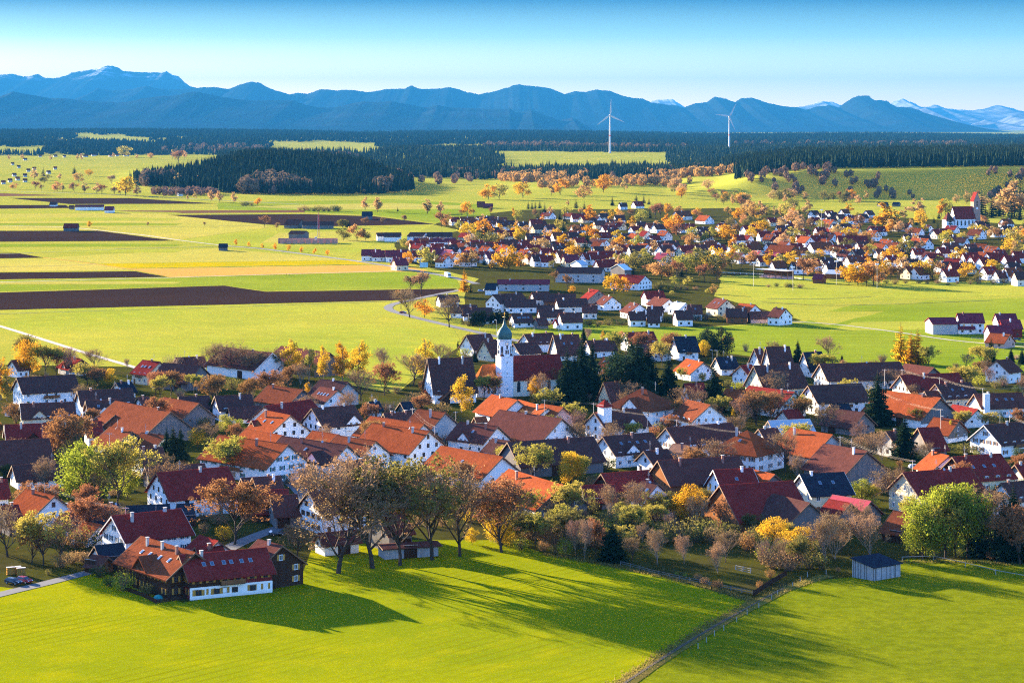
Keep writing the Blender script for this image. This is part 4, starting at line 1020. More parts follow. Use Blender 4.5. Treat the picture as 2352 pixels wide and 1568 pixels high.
def shrub_mesh(seed, n=700, lsize=.09, twigs=40):
    r = random.Random(seed); cr = MB()
    for k in range(twigs):
        a = r.uniform(0, 6.3); q = r.uniform(.1, .8); top_ = Vector((q*cos(a), q*sin(a), r.uniform(.5, 1.0)))
        b = Vector((top_.x*.25, top_.y*.25, -.02)); tube_into(cr, [b, b.lerp(top_, .5)+rvec(r)*.05, top_], [.014, .009, .003], 3, 1)
    for k in range(n):
        u = rvec(r); c = Vector((u.x*.85, u.y*.85, .48+u.z*.46))*1.0; c = Vector((0, 0, .4)).lerp(c, r.random()**.35)*r.uniform(.85, 1.1)
        leaf(cr, r, c, lsize*r.uniform(.6, 1.3), 0)
    return cr
PROTO = {}
def proto(key, tk, cr, bark, twig):
    for mb, nm in ((tk, 'trunk'), (cr, 'crown')):
        pass
    PROTO.setdefault(key, []).append((tk.mesh('trunk', [bark]), cr.mesh('crown', ['l_brown', twig])))
for s in range(3):
    proto('br', *grow_tree(10+s, .22, .40, 11, 6, 6, 4, 1, .018, up=.5, rad=.022, leaf_r=.03), 'bark', 'twig')
    proto('rb', *grow_tree(20+s, .20, .42, 13, 7, 6, 2, 4, .03, up=.45, rad=.022, leaf_r=.045), 'bark', 'twig')
    proto('bg', *grow_tree(30+s, .2, .27, 10, 5, 5, 2, 1, .016, up=1.5, rad=.016, stems=3, low=.12, wig=.2), 'bark_pale', 'twig_pale')
    proto('ye', *crown_tree(40+s, .44, .14, 1., 5200, .032, lumps=24), 'bark', 'twig')
    proto('sparse', *grow_tree(50+s, .20, .40, 12, 7, 6, 2, 5, .030, up=.5, rad=.018, leaf_r=.045), 'bark', 'twig')
    proto('bi', *crown_tree(60+s, .25, .10, 1., 3400, .028, .011, 22, 'column', .6), 'bark_pale', 'twig')
    proto('la', *conifer_tree(70+s, .28, 24, .1, .1, 1.0, .9), 'bark', 'twig')
    proto('sp', *conifer_tree(80+s, .26, 32, .42, .02), 'bark', 'twig')
    proto('pi', *crown_tree(90+s, .38, .05, 1., 5000, .036, lumps=24, shape='dome'), 'bark', 'twig')
    proto('th', *crown_tree(95+s, .18, .0, 1., 2000, .04, lumps=14, shape='column'), 'bark', 'twig')
    PROTO.setdefault('sh', []).append(shrub_mesh(100+s).mesh('shrub', ['l_brown', 'twig']))
    PROTO.setdefault('bs', []).append(shrub_mesh(110+s, 160, .05, 150).mesh('shrub', ['l_brown', 'twig_pale']))
# small prototypes for distant trees
for s in range(3):
    proto('far', *crown_tree(120+s, .46, .14, 1., 900, .075, lumps=12), 'bark', 'twig')
    proto('farbi', *crown_tree(130+s, .27, .14, 1., 620, .07, .012, 12, 'column'), 'bark', 'twig')
    proto('farbare', *grow_tree(140+s, .2, .40, 11, 6, 5, 0, 3, .045, up=.5, rad=.02, leaf_r=.05, twig_r=.004), 'bark', 'twig')
    proto('farsp', *conifer_tree(150+s, .21, 13, .4, .04), 'bark', 'twig')
KIND = {  # kind: (prototype, leaf material, object name, look, category)
 'br': ('br', 'l_brown', 'bare_tree', 'bare brown tree', 'tree'), 'rb': ('rb', 'l_rust', 'oak_tree', 'rust brown leafed tree', 'tree'), 'bg': ('bg', 'l_straw', 'bare_tree', 'slender bare pale tree', 'tree'),
 'bp': ('bg', 'l_pink', 'bare_tree', 'bare pinkish tree', 'tree'), 'ye': ('ye', 'l_yellow', 'maple_tree', 'bright yellow tree', 'tree'), 'go': ('ye', 'l_gold', 'maple_tree', 'golden orange tree', 'tree'),
 'og': ('ye', 'l_orange', 'maple_tree', 'orange leafed tree', 'tree'), 'yg': ('ye', 'l_lime', 'lime_tree', 'lime green tree', 'tree'), 'ol': ('sparse', 'l_olive', 'walnut_tree', 'thin olive brown tree', 'tree'),
 'oy': ('sparse', 'l_willow', 'walnut_tree', 'thin olive yellow tree', 'tree'), 'bi': ('bi', 'l_yellow', 'birch_tree', 'slim yellow birch', 'tree'), 'bo': ('bi', 'l_gold', 'birch_tree', 'slim golden birch', 'tree'),
 'bw': ('bi', 'l_willow', 'birch_tree', 'slim pale green birch', 'tree'), 'la': ('la', 'l_gold', 'larch_tree', 'golden larch', 'tree'), 'ly': ('la', 'l_yellow', 'larch_tree', 'bright yellow larch', 'tree'),
 'sp': ('sp', 'l_spruce', 'spruce_tree', 'dark green spruce', 'tree'), 'pi': ('pi', 'l_pine', 'pine_tree', 'dense dark green conifer', 'tree'), 'th': ('th', 'l_spruce', 'cypress_tree', 'narrow dark evergreen', 'tree'),
 'wi': ('ye', 'l_willow', 'willow_tree', 'pale yellow willow', 'tree'), 'gr': ('ye', 'l_green', 'green_tree', 'dull green tree', 'tree'),
 'sh': ('sh', 'l_brown', 'shrub', 'brown bush', 'bush'), 'sr': ('sh', 'l_rust', 'shrub', 'rust red bush', 'bush'), 'sg': ('sh', 'l_green', 'evergreen_shrub', 'dark green bush', 'bush'), 'so': ('sh', 'l_olive', 'shrub', 'olive bush', 'bush'),
 'sy': ('sh', 'l_yellow', 'shrub', 'yellow bush', 'bush'), 'sl': ('sh', 'l_lime', 'shrub', 'lime green bush', 'bush'), 'bs': ('bs', 'l_straw', 'twiggy_shrub', 'leafless twiggy bush', 'bush'),
 'fy': ('far', 'l_yellow', 'maple_tree', 'yellow tree', 'tree'), 'fo': ('far', 'l_orange', 'maple_tree', 'orange tree', 'tree'), 'fg': ('far', 'l_gold', 'maple_tree', 'golden tree', 'tree'), 'ft': ('far', 'l_tan', 'autumn_tree', 'tan autumn tree', 'tree'),
 'fl': ('far', 'l_willow', 'lime_tree', 'pale green tree', 'tree'), 'fn': ('far', 'l_olive', 'autumn_tree', 'olive brown tree', 'tree'), 'fb': ('farbi', 'l_gold', 'birch_tree', 'slim golden tree', 'tree'), 'fc': ('farbi', 'l_tan', 'birch_tree', 'slim tan tree', 'tree'),
 'fx': ('farbare', 'l_straw', 'bare_tree', 'small bare tree', 'tree'), 'fr': ('farbare', 'l_rust', 'bare_tree', 'small rust brown tree', 'tree'), 'fs': ('farsp', 'l_spruce', 'spruce_tree', 'small dark spruce', 'tree')}
TREES = []
def set_mat(o, i, mat):
    sl = o.material_slots[i]; sl.link = 'OBJECT'; sl.material = MATS[mat]
def tree(kind, x, y, h, wf=1.0, label=None, group=None, z=None):
    key, lm, nm, look, cat = KIND[kind]; k = RND.randrange(3); me = PROTO[key][k]; rz = RND.uniform(0, 6.28)
    z = 0. if z is None else z
    if key in ('sh', 'bs'):
        o = link(nm, me, None, (x, y, z), rz, (h*.62*wf, h*.62*wf, h)); set_mat(o, 0, lm)
    else:
        o = link(nm, None, None, (x, y, z), rz, (h*wf, h*wf, h))
        link('trunk', me[0], o); c = link('crown', me[1], o); set_mat(c, 0, lm)
    TREES.append([o, kind, x, y, h, label, group, look, cat]); return o

NEAR_TREES = '''
F 495 965 270 br 1.25|F 765 925 60 br 1.05|F 980 905 105 ol 1.1|F 1230 860 130 br .95|F 1450 832 165 br .95|F 1775 800 225 rb 1.15|F 175 842 590 br 1.5|F 1545 740 610 ye .9
E 1840 545 35 rb 1.15|E 340 705 285 oy 1.0|E 470 700 330 br .9|E 60 640 270 br 1.1|E 250 690 420 rb .9|E 965 905 745 sl 1.0|E 1150 940 840 so 1.1|E 1415 935 870 sy .9
A 720 1535 1005 yg .95|A 1000 1545 945 oy .85|A 870 1540 1260 br 1.0|A 1090 1480 1150 yg .7|A 620 1190 735 rb .85|A 490 1165 880 rb .85|A 380 1395 1140 bg 1.0|A 55 1330 1190 gr 1.0|A 1950 1310 950 oy 1.25|A 1690 1045 880 ye .9|A 1425 1165 895 sp 1.0|A 1480 1175 880 sp 1.0|A 1545 1175 890 sp 1.0
A 1700 850 745 sy 1.2|A 1765 860 770 sy 1.0|A 1925 935 765 wi .9|A 2040 935 800 yg .8|A 1800 780 620 sp .9|A 1243 690 590 sp .9|A 1840 690 428 rb 1.15|A 2140 660 455 rb 1.15|A 1330 600 390 rb 1.1|A 1460 600 390 rb 1.1|A 840 530 360 rb 1.0|A 940 525 375 ye .8
A 250 440 125 go .8|A 380 440 170 oy 1.0|A 480 430 190 rb .9|A 215 330 95 ol 1.0|A 600 430 200 bp .8|A 820 400 215 br 1.0|A 1090 375 290 bg .9|A 1640 355 268 ye 1.3|A 1830 420 165 br 1.0|A 2000 440 150 br 1.1|A 2160 450 230 br 1.1|A 2300 450 250 ol 1.0|A 60 650 420 bw 1.0|A 10 640 280 bo 1.1|A 990 1010 900 bo .8|A 160 1200 1092 sp .9|A 1150 860 760 bp 1.2|A 650 640 525 bp .9|A 1480 420 250 bs 1.0
B 40 455 235 br 1.1|B 200 450 200 br 1.1|B 350 455 135 bi 1.0|B 505 480 195 bw 1.0|B 630 465 175 bi .7|B 790 480 148 bo .9|B 930 460 148 bi 1.15|B 950 650 395 br .9|B 1150 600 318 rb .9|B 1140 400 200 bp .9|B 1400 520 265 br 1.2|B 1500 480 135 bi 1.1|B 1810 750 438 bi 1.15|B 490 610 490 bo .9|B 560 660 560 bo .8|B 1270 1200 1015 wi .9|B 1700 1275 1178 yg .7|B 2230 1235 1028 oy 1.2|B 2160 985 742 sp .75|B 2205 985 748 sp .7
B 505 1310 1185 so 1.2|B 585 1355 1285 sy 1.0|B 1783 215 135 th 1.0|B 1920 315 218 sp 1.3|B 1830 275 190 sl 1.2|B 1922 210 138 bp 1.0|B 350 1320 1290 so 1.3|B 1400 1195 1115 sy .8|B 1040 760 690 oy 1.0|B 1190 760 650 bs 1.5
C 575 912 440 sp 1.0|C 640 905 470 sp .95|C 705 850 335 sp 1.0|C 790 800 365 sp .8|C 985 700 395 sp .9|C 1075 850 360 pi .9|C 1180 870 345 sp 1.15|C 1270 850 400 sp 1.2|C 1440 850 488 sp 1.15|C 1830 955 555 sp 1.1|C 1600 470 338 sp 1.1|C 1652 450 350 sp .8|C 1692 505 418 th 1.0|C 1432 410 328 th 1.2|C 1775 470 240 pi 1.05|C 1890 475 238 pi 1.05|C 1740 490 345 ye .7
C 1030 380 268 og .9|C 880 345 262 bo .9|C 715 365 240 sp 1.0|C 745 355 245 bp .9|C 180 490 370 bw 1.1|C 285 900 655 bo .8|C 360 890 635 bg .8|C 890 700 570 rb .8|C 1560 700 575 oy .8|C 1735 700 618 ye .8|C 1540 1075 850 rb .9|C 1640 1070 850 rb .9|C 1800 1060 895 br 1.1|C 2085 1080 825 bp 1.0|C 2195 1075 775 rb .9|C 2320 1060 785 rb .9|C 2000 1000 898 bi .8|C 440 1190 995 ol .9|C 660 1180 955 bp .9|C 985 880 800 gr .9|C 650 965 895 yg 1.0|C 605 1575 1298 ye .9|C 690 1570 1330 oy .7|C 130 1450 1240 oy 1.0|C 255 1490 1255 ol 1.0|C 850 1570 1490 so 1.2|C 900 1450 1335 sg 1.5|C 2255 1420 1238 bg 1.0|C 1465 470 400 bp 1.1|C 1350 990 910 so .9|C 1250 1130 1085 sy .8
D 210 545 358 br 1.0|D 418 540 348 sp 1.0|D 700 530 322 br .9|D 1298 535 218 ly .95|D 1385 550 285 la 1.05|D 1445 550 265 la 1.0|D 1530 565 385 oy 1.0|D 1140 530 460 bs 1.4|D 795 530 468 sp 1.2|D 300 720 578 ye 1.25|D 175 710 618 ye .9|D 420 730 650 bs 1.4|D 540 630 488 br 1.0|D 750 700 572 br 1.2|D 1080 710 525 br 1.1|D 1170 770 600 br 1.1|D 1335 800 618 br 1.1|D 1100 1070 638 sp 1.15|D 1330 1360 1005 sp 1.3|D 990 1545 1325 sp .9
D 60 1070 785 rb .9|D 200 1030 785 br 1.0|D 560 960 825 br 1.1|D 640 1150 895 br .9|D 930 1240 1038 bp .8|D 310 1470 1128 br .9|D 150 1450 1250 bg 1.0|D 1440 1090 928 ol 1.1|D 1740 1210 1032 bi .8|D 2072 590 340 sp 1.0|D 2242 530 408 sp 1.0|D 2335 550 418 sp 1.1|D 1965 650 520 rb .9|D 2060 720 578 bp .9|D 1905 640 560 sg 1.2|D 1770 620 540 br 1.1|D 2180 740 670 bs 1.6|D 1850 1310 1215 so 2.0|D 1990 1310 1230 sg 1.6|D 2310 1400 1260 gr .9|D 1350 690 620 sy .9|D 2230 980 890 bp 1.1|D 1640 700 650 sy .8
G 395 310 25 ye .8|G 370 620 260 oy .95|G 300 560 420 so .9|G 1410 650 300 go .85|G 1540 600 330 ol .9|G 720 440 305 th .8|G 745 950 600 sp 1.35|G 640 305 200 oy 1.0|G 430 900 610 bp .6|G 510 930 600 bp .6|G 600 920 590 rb .55|G 1010 790 630 bg 1.0|G 1130 975 690 bg .9|G 1360 975 740 bg .9|G 1650 1050 800 bg .9|G 1715 960 690 br .9|G 920 950 740 br .9|G 1330 800 585 so 1.2|G 1600 760 575 so 1.3|G 950 580 290 bg 1.1|G 1100 600 420 so 1.2|G 1220 600 390 br 1.1|G 800 740 560 sg 1.1|G 1000 720 600 sg 1.5|G 150 740 590 sr 1.3|G 300 760 640 sh 1.4|G 60 760 580 sh 1.3|G 260 880 800 so 1.3|G 340 900 740 sl .7|G 1440 760 640 sg 1.3|G 1780 760 640 ol 1.0|G 1900 860 690 sr .7|G 2000 800 640 so 1.2
H 60 660 430 bg .9|H 330 720 540 bg .9|H 430 720 560 bg .9|H 660 950 555 bg 1.0|H 735 930 560 bg .9|H 790 870 590 rb .7|H 1035 895 560 bg 1.1|H 1210 490 145 br 1.25|H 965 470 250 yg 1.0|H 1060 470 300 oy .9|H 1485 940 545 yg .8|H 1590 930 330 yg .85|H 1680 925 320 yg .8|H 1770 915 300 oy .8|H 1870 910 300 yg .75|H 1965 905 330 sp .8|H 2080 920 390 br .8|H 2180 940 420 sp .9|H 2260 950 340 sp 1.0|H 2320 980 470 rb .9|H 2010 250 130 yg .7|H 280 980 760 br 1.0|H 430 1030 745 ol .9|H 200 1010 850 sh 1.3|H 340 1030 850 sh 1.3|H 520 1010 860 so 1.3|H 620 1020 900 sg 1.2|H 180 1090 1010 sr 1.0|H 90 1180 1110 sr .8|H 1385 590 450 yg .9|H 1400 905 850 sy .9|H 1950 900 820 so 1.4|H 2100 940 850 sr 1.3|H 1800 910 840 sl 1.3|H 130 960 760 bs 1.0|H 760 1040 1000 sh 1.0
G 1480 1110 1050 sh 1.2|G 1640 1180 1100 sr 1.2|G 1540 1150 1080 sh 1.1|G 1190 1040 1000 so .7|G 1300 1075 1030 sl .6|G 1370 1090 1040 sl .6
E 560 690 590 sh 1.4|E 480 720 600 sh 1.3|E 660 690 590 sh 1.3|E 600 570 420 sr 1.2|E 690 560 400 so 1.5|E 780 800 700 sg 1.3|E 860 870 790 sg 1.2|E 380 780 730 so 1.0|E 740 760 700 sr .7|E 1000 740 690 sr 1.0
A 300 1000 940 og .7|B 1620 760 655 sh 1.6|B 1420 700 570 sh 1.4|B 820 700 640 so 1.2|B 240 560 470 sr 1.1|C 750 860 790 bs 1.2|C 2050 760 690 sl 1.8|C 1950 740 680 so 1.4|C 2150 760 700 so 1.2
'''
for grp in NEAR_TREES.strip().splitlines():
    for it in grp.split('|'):
        z, x, yb, yt, k, wf = it.split(); p = zg(z, float(x), float(yb))
        pxb, pyb = zf(z, float(x), float(yb)); _, pyt = zf(z, float(x), float(yt))
        h = (pyb-pyt)*p.y/F*(1.12 if k in ('sp', 'br', 'bg', 'bp', 'ol', 'la', 'ly') else 1.06)
        tree(k, p.x, p.y, h, float(wf)*(1.0 if k in ('sp', 'th') else 1.15), group='bushes of the near village' if KIND[k][4] == 'bush' else 'trees of the near village')
# ------------------------------------------------------------------ far village (survey: left ridge end, ridge length; a = left gable seen, b = right gable seen)
FAR_A = {'S': '1150 292 180,1365 285 230,1615 298 150,1250 325 200,1010 296 60,1150 330 110,1510 325 170,1640 345 230,1930 350 110,2085 325 150,2110 392 150,1650 475 235 r,2030 515 170,2140 555 200,2290 395 100,1690 600 200,1940 588 110 r,2060 585 110,2270 620 130,1290 605 170,1420 625 120 r,1540 630 180,1010 608 150 r,1200 638 200,760 640 160 r,470 615 200 r,930 668 160,1140 682 130,1860 655 170 r,2040 675 170 r,1740 655 100,650 700 120 r,780 705 160 m,1190 735 150 m,140 742 300 m,-40 735 90 m,510 745 110 r,250 845 150 m,1480 765 180 m,1400 750 120,2020 775 150 r,2110 790 140,2230 710 130 r,2215 795 100',
 'T': '290 250 200 r,590 345 200,700 410 190,290 400 170,870 270 130,30 500 200,250 495 170,600 500 240 r,660 235 90,1390 390 130,1230 600 170,860 670 130,1060 680 200,1350 660 90 r,1460 675 170,1740 665 60 r,1790 670 120 r,1950 660 140,2190 660 160 r,590 690 230,230 715 170 r,90 750 200,640 755 330 r,540 775 80 r,860 795 130 r,180 800 180 m,620 870 100 r,730 860 80 r,440 765 80,40 650 80,1680 215 200,1740 390 200,1970 430 200,2260 375 90 r,1120 85 120 r,930 95 90,1980 480 180,0 745 60 r,800 330 90,1160 360 80,1300 370 70,2080 610 130,1580 610 90',
 'U': '75 415 60 r,120 505 80,40 490 60,180 495 130,460 340 150,440 400 120,385 270 50 r,770 205 60,830 225 40,900 200 60,930 215 60,1040 190 60,1000 235 70,1100 245 60 r,1200 230 50,1260 200 60,770 430 130 r,590 490 70 r,370 490 80,810 355 60 r,960 325 170,1180 475 100,970 515 160,760 490 190,600 655 110,420 655 90,900 670 150,1200 510 70 r,730 640 110,1140 545 80,1300 345 50 r,660 370 90 r,560 300 80 r,160 340 110 r,240 320 120 r,300 390 100 r,640 420 100 r,1090 600 100,1190 640 100,860 620 60',
 'V': '0 405 70 r,150 375 30,345 475 90,460 432 140,560 475 80,545 540 120,50 590 90,140 590 80,300 575 60 r,640 585 230,700 620 120 r,830 655 150,890 620 130 r,1030 640 110 r,1050 690 90,500 575 80 r,410 625 130,1040 740 130,720 550 60,240 725 50,310 735 50,600 690 60,540 745 60 r,230 470 60,800 362 50,840 395 80,1010 350 80,1010 405 80,690 690 90,760 640 70 r,950 590 70 r,1100 600 80,90 640 90 r,200 660 80,860 720 90 r,960 760 100,1110 770 60'}
FAR_B = {'S': '1120 630 60,1440 670 110,1700 670 90,1960 710 110,940 720 100 R,1240 700 120,950 775 150 u,880 800 100,1190 790 120 u', 'T': '1090 500 80,1490 470 90,2010 270 120,1240 470 70 r,1450 770 120 R,980 650 70 u',
 'U': '880 285 80,680 435 70,870 450 50,1140 350 60,1290 385 60,990 395 60,500 470 60 u,400 575 80 R,370 415 60,250 560 60 R', 'V': '50 510 70,300 500 100,770 545 100,760 430 80 u,150 550 50,220 380 50,900 565 60 u,180 560 50'}
FAR_W = [(75, 150, 26), (112, 168, 24), (150, 126, 40), (60, 232, 28), (105, 225, 26), (150, 232, 24), (20, 240, 30), (170, 190, 22), (205, 180, 22), (290, 200, 26), (330, 178, 28), (85, 210, 22), (150, 212, 22), (330, 112, 40), (385, 115, 30), (240, 112, 30), (510, 114, 55), (560, 108, 50), (660, 112, 36), (700, 110, 34), (755, 110, 55), (1075, 302, 36)]
def inside(x, y, m_=1.5):
    for cx_, cy_, yw, L, w in FOOT:
        dx, dy = x-cx_, y-cy_
        if abs(dx) < 40 and abs(dy) < 40:
            u, v = dx*cos(yw)+dy*sin(yw), -dx*sin(yw)+dy*cos(yw)
            if abs(u) < L/2+m_ and abs(v) < w/2+m_: return True
    return False
FARH = []
def far_house(P, L, yaw, w, e, roof, wall, fl=()):
    h = e+w*.42; d = Vector((cos(yaw), sin(yaw), 0))
    FARH.append([P, L, yaw, w, e, h, roof, wall, list(fl)])
ZPM = {z: None for z in 'STUV'}
def far_list(tab, typ):
    for z, s in tab.items():
        for it in s.split(','):
            q = it.split(); x, y, ln = map(float, q[:3]); rc = q[3] if len(q) > 3 else ('d' if typ == 'a' else 'o')
            w = RND.uniform(11, 13.5); e = RND.uniform(4.0, 5.4) if typ == 'a' else RND.uniform(4., 5.); h = e+w*.42
            px, py = zf(z, x, y); px2, _ = zf(z, x+ln, y); P = gp(px, py, h); dx = (px2-px)*P.y/F
            if rc == 'd': rc = RND.choices('dbru', [3.5, 3, 2.5, 1.3])[0]
            if typ == 'a': yaw = radians(RND.uniform(8, 34)); L = min(max(dx/cos(yaw), 10), 34)
            else: yaw = radians(-RND.uniform(40, 60)); L = min(max(dx/cos(yaw), 9), 24)
            wall = RND.choices('wwwwic', k=1)[0]
            far_house(P+Vector((cos(yaw), sin(yaw), 0))*L/2, L, yaw, w if L > 11 else min(w, 11), e, rc, wall, ['s2'] if RND.random() < .25 else [])
far_list(FAR_A, 'a'); far_list(FAR_B, 'b')
for x, y, ln in FAR_W:
    px, py = zf('W', x, y); P = gp(px, py+1, 8); L = max(11, ln*.3845*P.y/F*.8); P.z = 0
    far_house(P, min(L*.7, 22), radians(RND.uniform(12, 32)), 8, 4, RND.choice('ouub'), 'i')
for _k in range(110):                                              # smaller cottages filling the lanes between the surveyed houses
    px, py = RND.uniform(950, 2360), RND.uniform(500, 636)
    if py < np.interp(px, [950, 1200, 1700, 2360], [572, 500, 500, 535]) or py > np.interp(px, [950, 1060, 1640, 1660, 2000, 2360], [585, 600, 600, 612, 628, 628]): continue
    P = gp(px, py); far_house(P, RND.uniform(9.5, 14), radians(RND.choice([RND.uniform(8, 34), -RND.uniform(40, 60)])), RND.uniform(8.5, 10.5), RND.uniform(3.4, 4.4), RND.choices('dbruo', [2, 3, 3, 2, 2])[0], RND.choice('wwwic'))
# drop those that would stand inside one another
kept = []
for q in FARH:
    if all((q[0]-k[0]).length > .42*(min(q[1], 16)+min(k[1], 16))*.5+1.0 for k in kept): kept.append(q)
FARH = kept
RN = dict(o='orange', u='rust', r='dark red', b='brown', d='black', n='blue black', t='tan', m='maroon', R='bright red', Z='solar')
WN = dict(w='white', c='cream', i='ivory', g='grey')
main = sorted([q for q in FARH if q[0].y < 4300 and XC+F*q[0].x/q[0].y > 560], key=lambda q: q[0].y)
rest = [q for q in FARH if not any(q is m_ for m_ in main)]
ROWS = [main[i:i+15] for i in range(0, len(main), 15)]
WORDROW = ['front']+ORD[2:60]
for ri, row in enumerate(ROWS):
    for k, q in enumerate(sorted(row, key=lambda q: q[0].x/q[0].y)):
        P, L, yaw, w, e, h, roof, wall, fl = q; d = Vector((cos(yaw), sin(yaw), 0))*(L/2+.5); zt = float(hgt(P.x, P.y))
        o = make_house(P-d, P+d, w, e, h, roof, wall, fl, f'{WN[wall]} house with {RN[roof]} roof, {ORD[k+1]} from left in {WORDROW[ri]} row of far village', 'house', 'cottage' if w < 11.2 else 'house', 1, 'houses of the far village'); o.location.z = zt
for k, q in enumerate(sorted(rest, key=lambda q: q[0].x/q[0].y)):
    P, L, yaw, w, e, h, roof, wall, fl = q; d = Vector((cos(yaw), sin(yaw), 0))*(L/2+.5)
    o = make_house(P-d, P+d, w, e, h, roof, wall, ['k0'], f'tiny pale house with {RN[roof]} roof, {ORD[k+1]} from left in distant village by forest', 'house', 'house', 1, 'houses of the distant village'); o.location.z = float(hgt(P.x, P.y))
# larger buildings of the plain and the far village
BIG = '''
S 130 505 352 505 20 5 d w B~white industrial hall with dark roof at the far village edge
S 470 500 690 503 20 4.4 d w B~brown roofed hall beside the white industrial hall
S 695 501 1040 500 22 4.6 d w B~long dark roofed workshop hall at the far village edge
S 520 576 1085 576 18 5 m w B~very long maroon roofed hall of the far village
T 95 968 720 975 20 7 d g~long dark roofed school building with window bands
T 900 930 990 925 20 6 Z y B~school sports hall with pale metal roof
T 340 880 420 872 16 7 S w B~glass roofed hall behind the school
T 890 1064 1290 1085 18 5 r w~school annex with red roof and white gable end
Q 805 60 1510 62 14 5 m g~modern kindergarten with long maroon roof and blue awning
Q 650 108 805 110 10 4 n w B~black roofed bungalow with long white wall
U 405 512 630 520 22 6 o l B~large orange roofed riding hall of the far village
U 1005 432 1270 432 20 6 r y B~big dark red barn of the far village
U 770 490 950 488 18 5 r y B~brown barn of the far village with timber gable
U 930 735 1080 742 14 4 S l B~sports club house with pale metal roof
U 800 772 890 775 9 3.4 m l B~wooden changing hut beside the sports pitch
I 505 536 705 534 14 5 m w B~long white stable with maroon roof on the plain
I 705 547 768 547 12 4 m w B~lower white annex of the stable on the plain
I 335 517 385 517 9 3 d w B~small white field barn on the plain
I 430 662 528 662 11 4 r y B~grey timber field barn with red roof on the plain
I 1470 797 1530 797 8 3.4 n y B~lone dark hay barn beside the track
I 1930 634 2020 640 20 4 b y B~brown farm barn on the ploughed field
I 2030 650 2245 648 18 4.4 d y B~long dark cattle shed on the ploughed field
I 1955 710 2040 722 14 5 d y B~grey barn behind the unfinished brick building
I 465 540 500 540 7 3 b y B~little hut beside the long white stable
J 248 246 320 246 12 5 n y B~black timber barn on the meadow beyond the plain
J 1020 178 1075 178 12 4 u l B~timber farm barn below the forest
J 1060 192 1130 192 9 3.4 m l B~open machine shed below the forest
J 345 388 500 386 16 5 d w B~white workshop with dark roof beside the orange tree
J 245 500 375 500 12 5 m w~white two storey new house at the road into the far village
J 405 505 570 503 13 5 m w~broad white new house with maroon roof by the road
J 455 552 520 552 10 3.6 m w~small white house with maroon roof at the road edge
K 1372 183 1430 182 9 3 n y B~dark hut on the slope below the forest
K 1470 182 1520 184 8 3 n y B~second dark hut on the slope below the forest
D 1532 150 1757 148 15 6 m g B~grey industrial hall with maroon roof among the new houses
D 1777 112 2000 112 12 6.4 m w~tall white new house with maroon roof beside the grey hall
D 1770 190 1925 190 8 3.2 m w~low front annex of the tall white new house
D 2102 116 2282 115 11 6 m w~white new house with wooden balcony at the right edge
D 2145 169 2320 168 11 5 m x~new house with dark red timber upper floor at the right edge
D 2032 214 2228 212 11 5 m w~white new house with pale gravel yard at the right edge
D 2060 280 2235 292 11 3 o p~unfinished house with bare wooden rafters at the right edge
'''
for ln in BIG.strip().splitlines():
    z, x1, y1, x2, y2, w, e, h, roof, wall, fl, label = parse_house(ln)
    pit = .17 if w > 13 and roof in 'dmSZ' else .26 if w > 13 else .36
    h = e+w*pit
    P1, P2 = zg(z, x1, y1, h), zg(z, x2, y2, h); d = P2-P1; yaw = max(-.9, min(.5, atan2(d.y, d.x))); Lx = max(abs(d.x), 6)
    if abs(yaw) > .6 and z not in 'D': yaw = .6*(1 if yaw > 0 else -1)
    yaw *= .5 if z in 'IJ' else 1
    P2 = P1+Vector((Lx, Lx*math.tan(yaw), 0))
    barn = 'B' in fl
    o = make_house(P1, P2, w, e, h, roof, wall, fl+(['k0'] if barn else []), label, 'barn' if barn else 'house', 'barn' if barn else 'house', 1)
    if barn and wall == 'w':
        pass

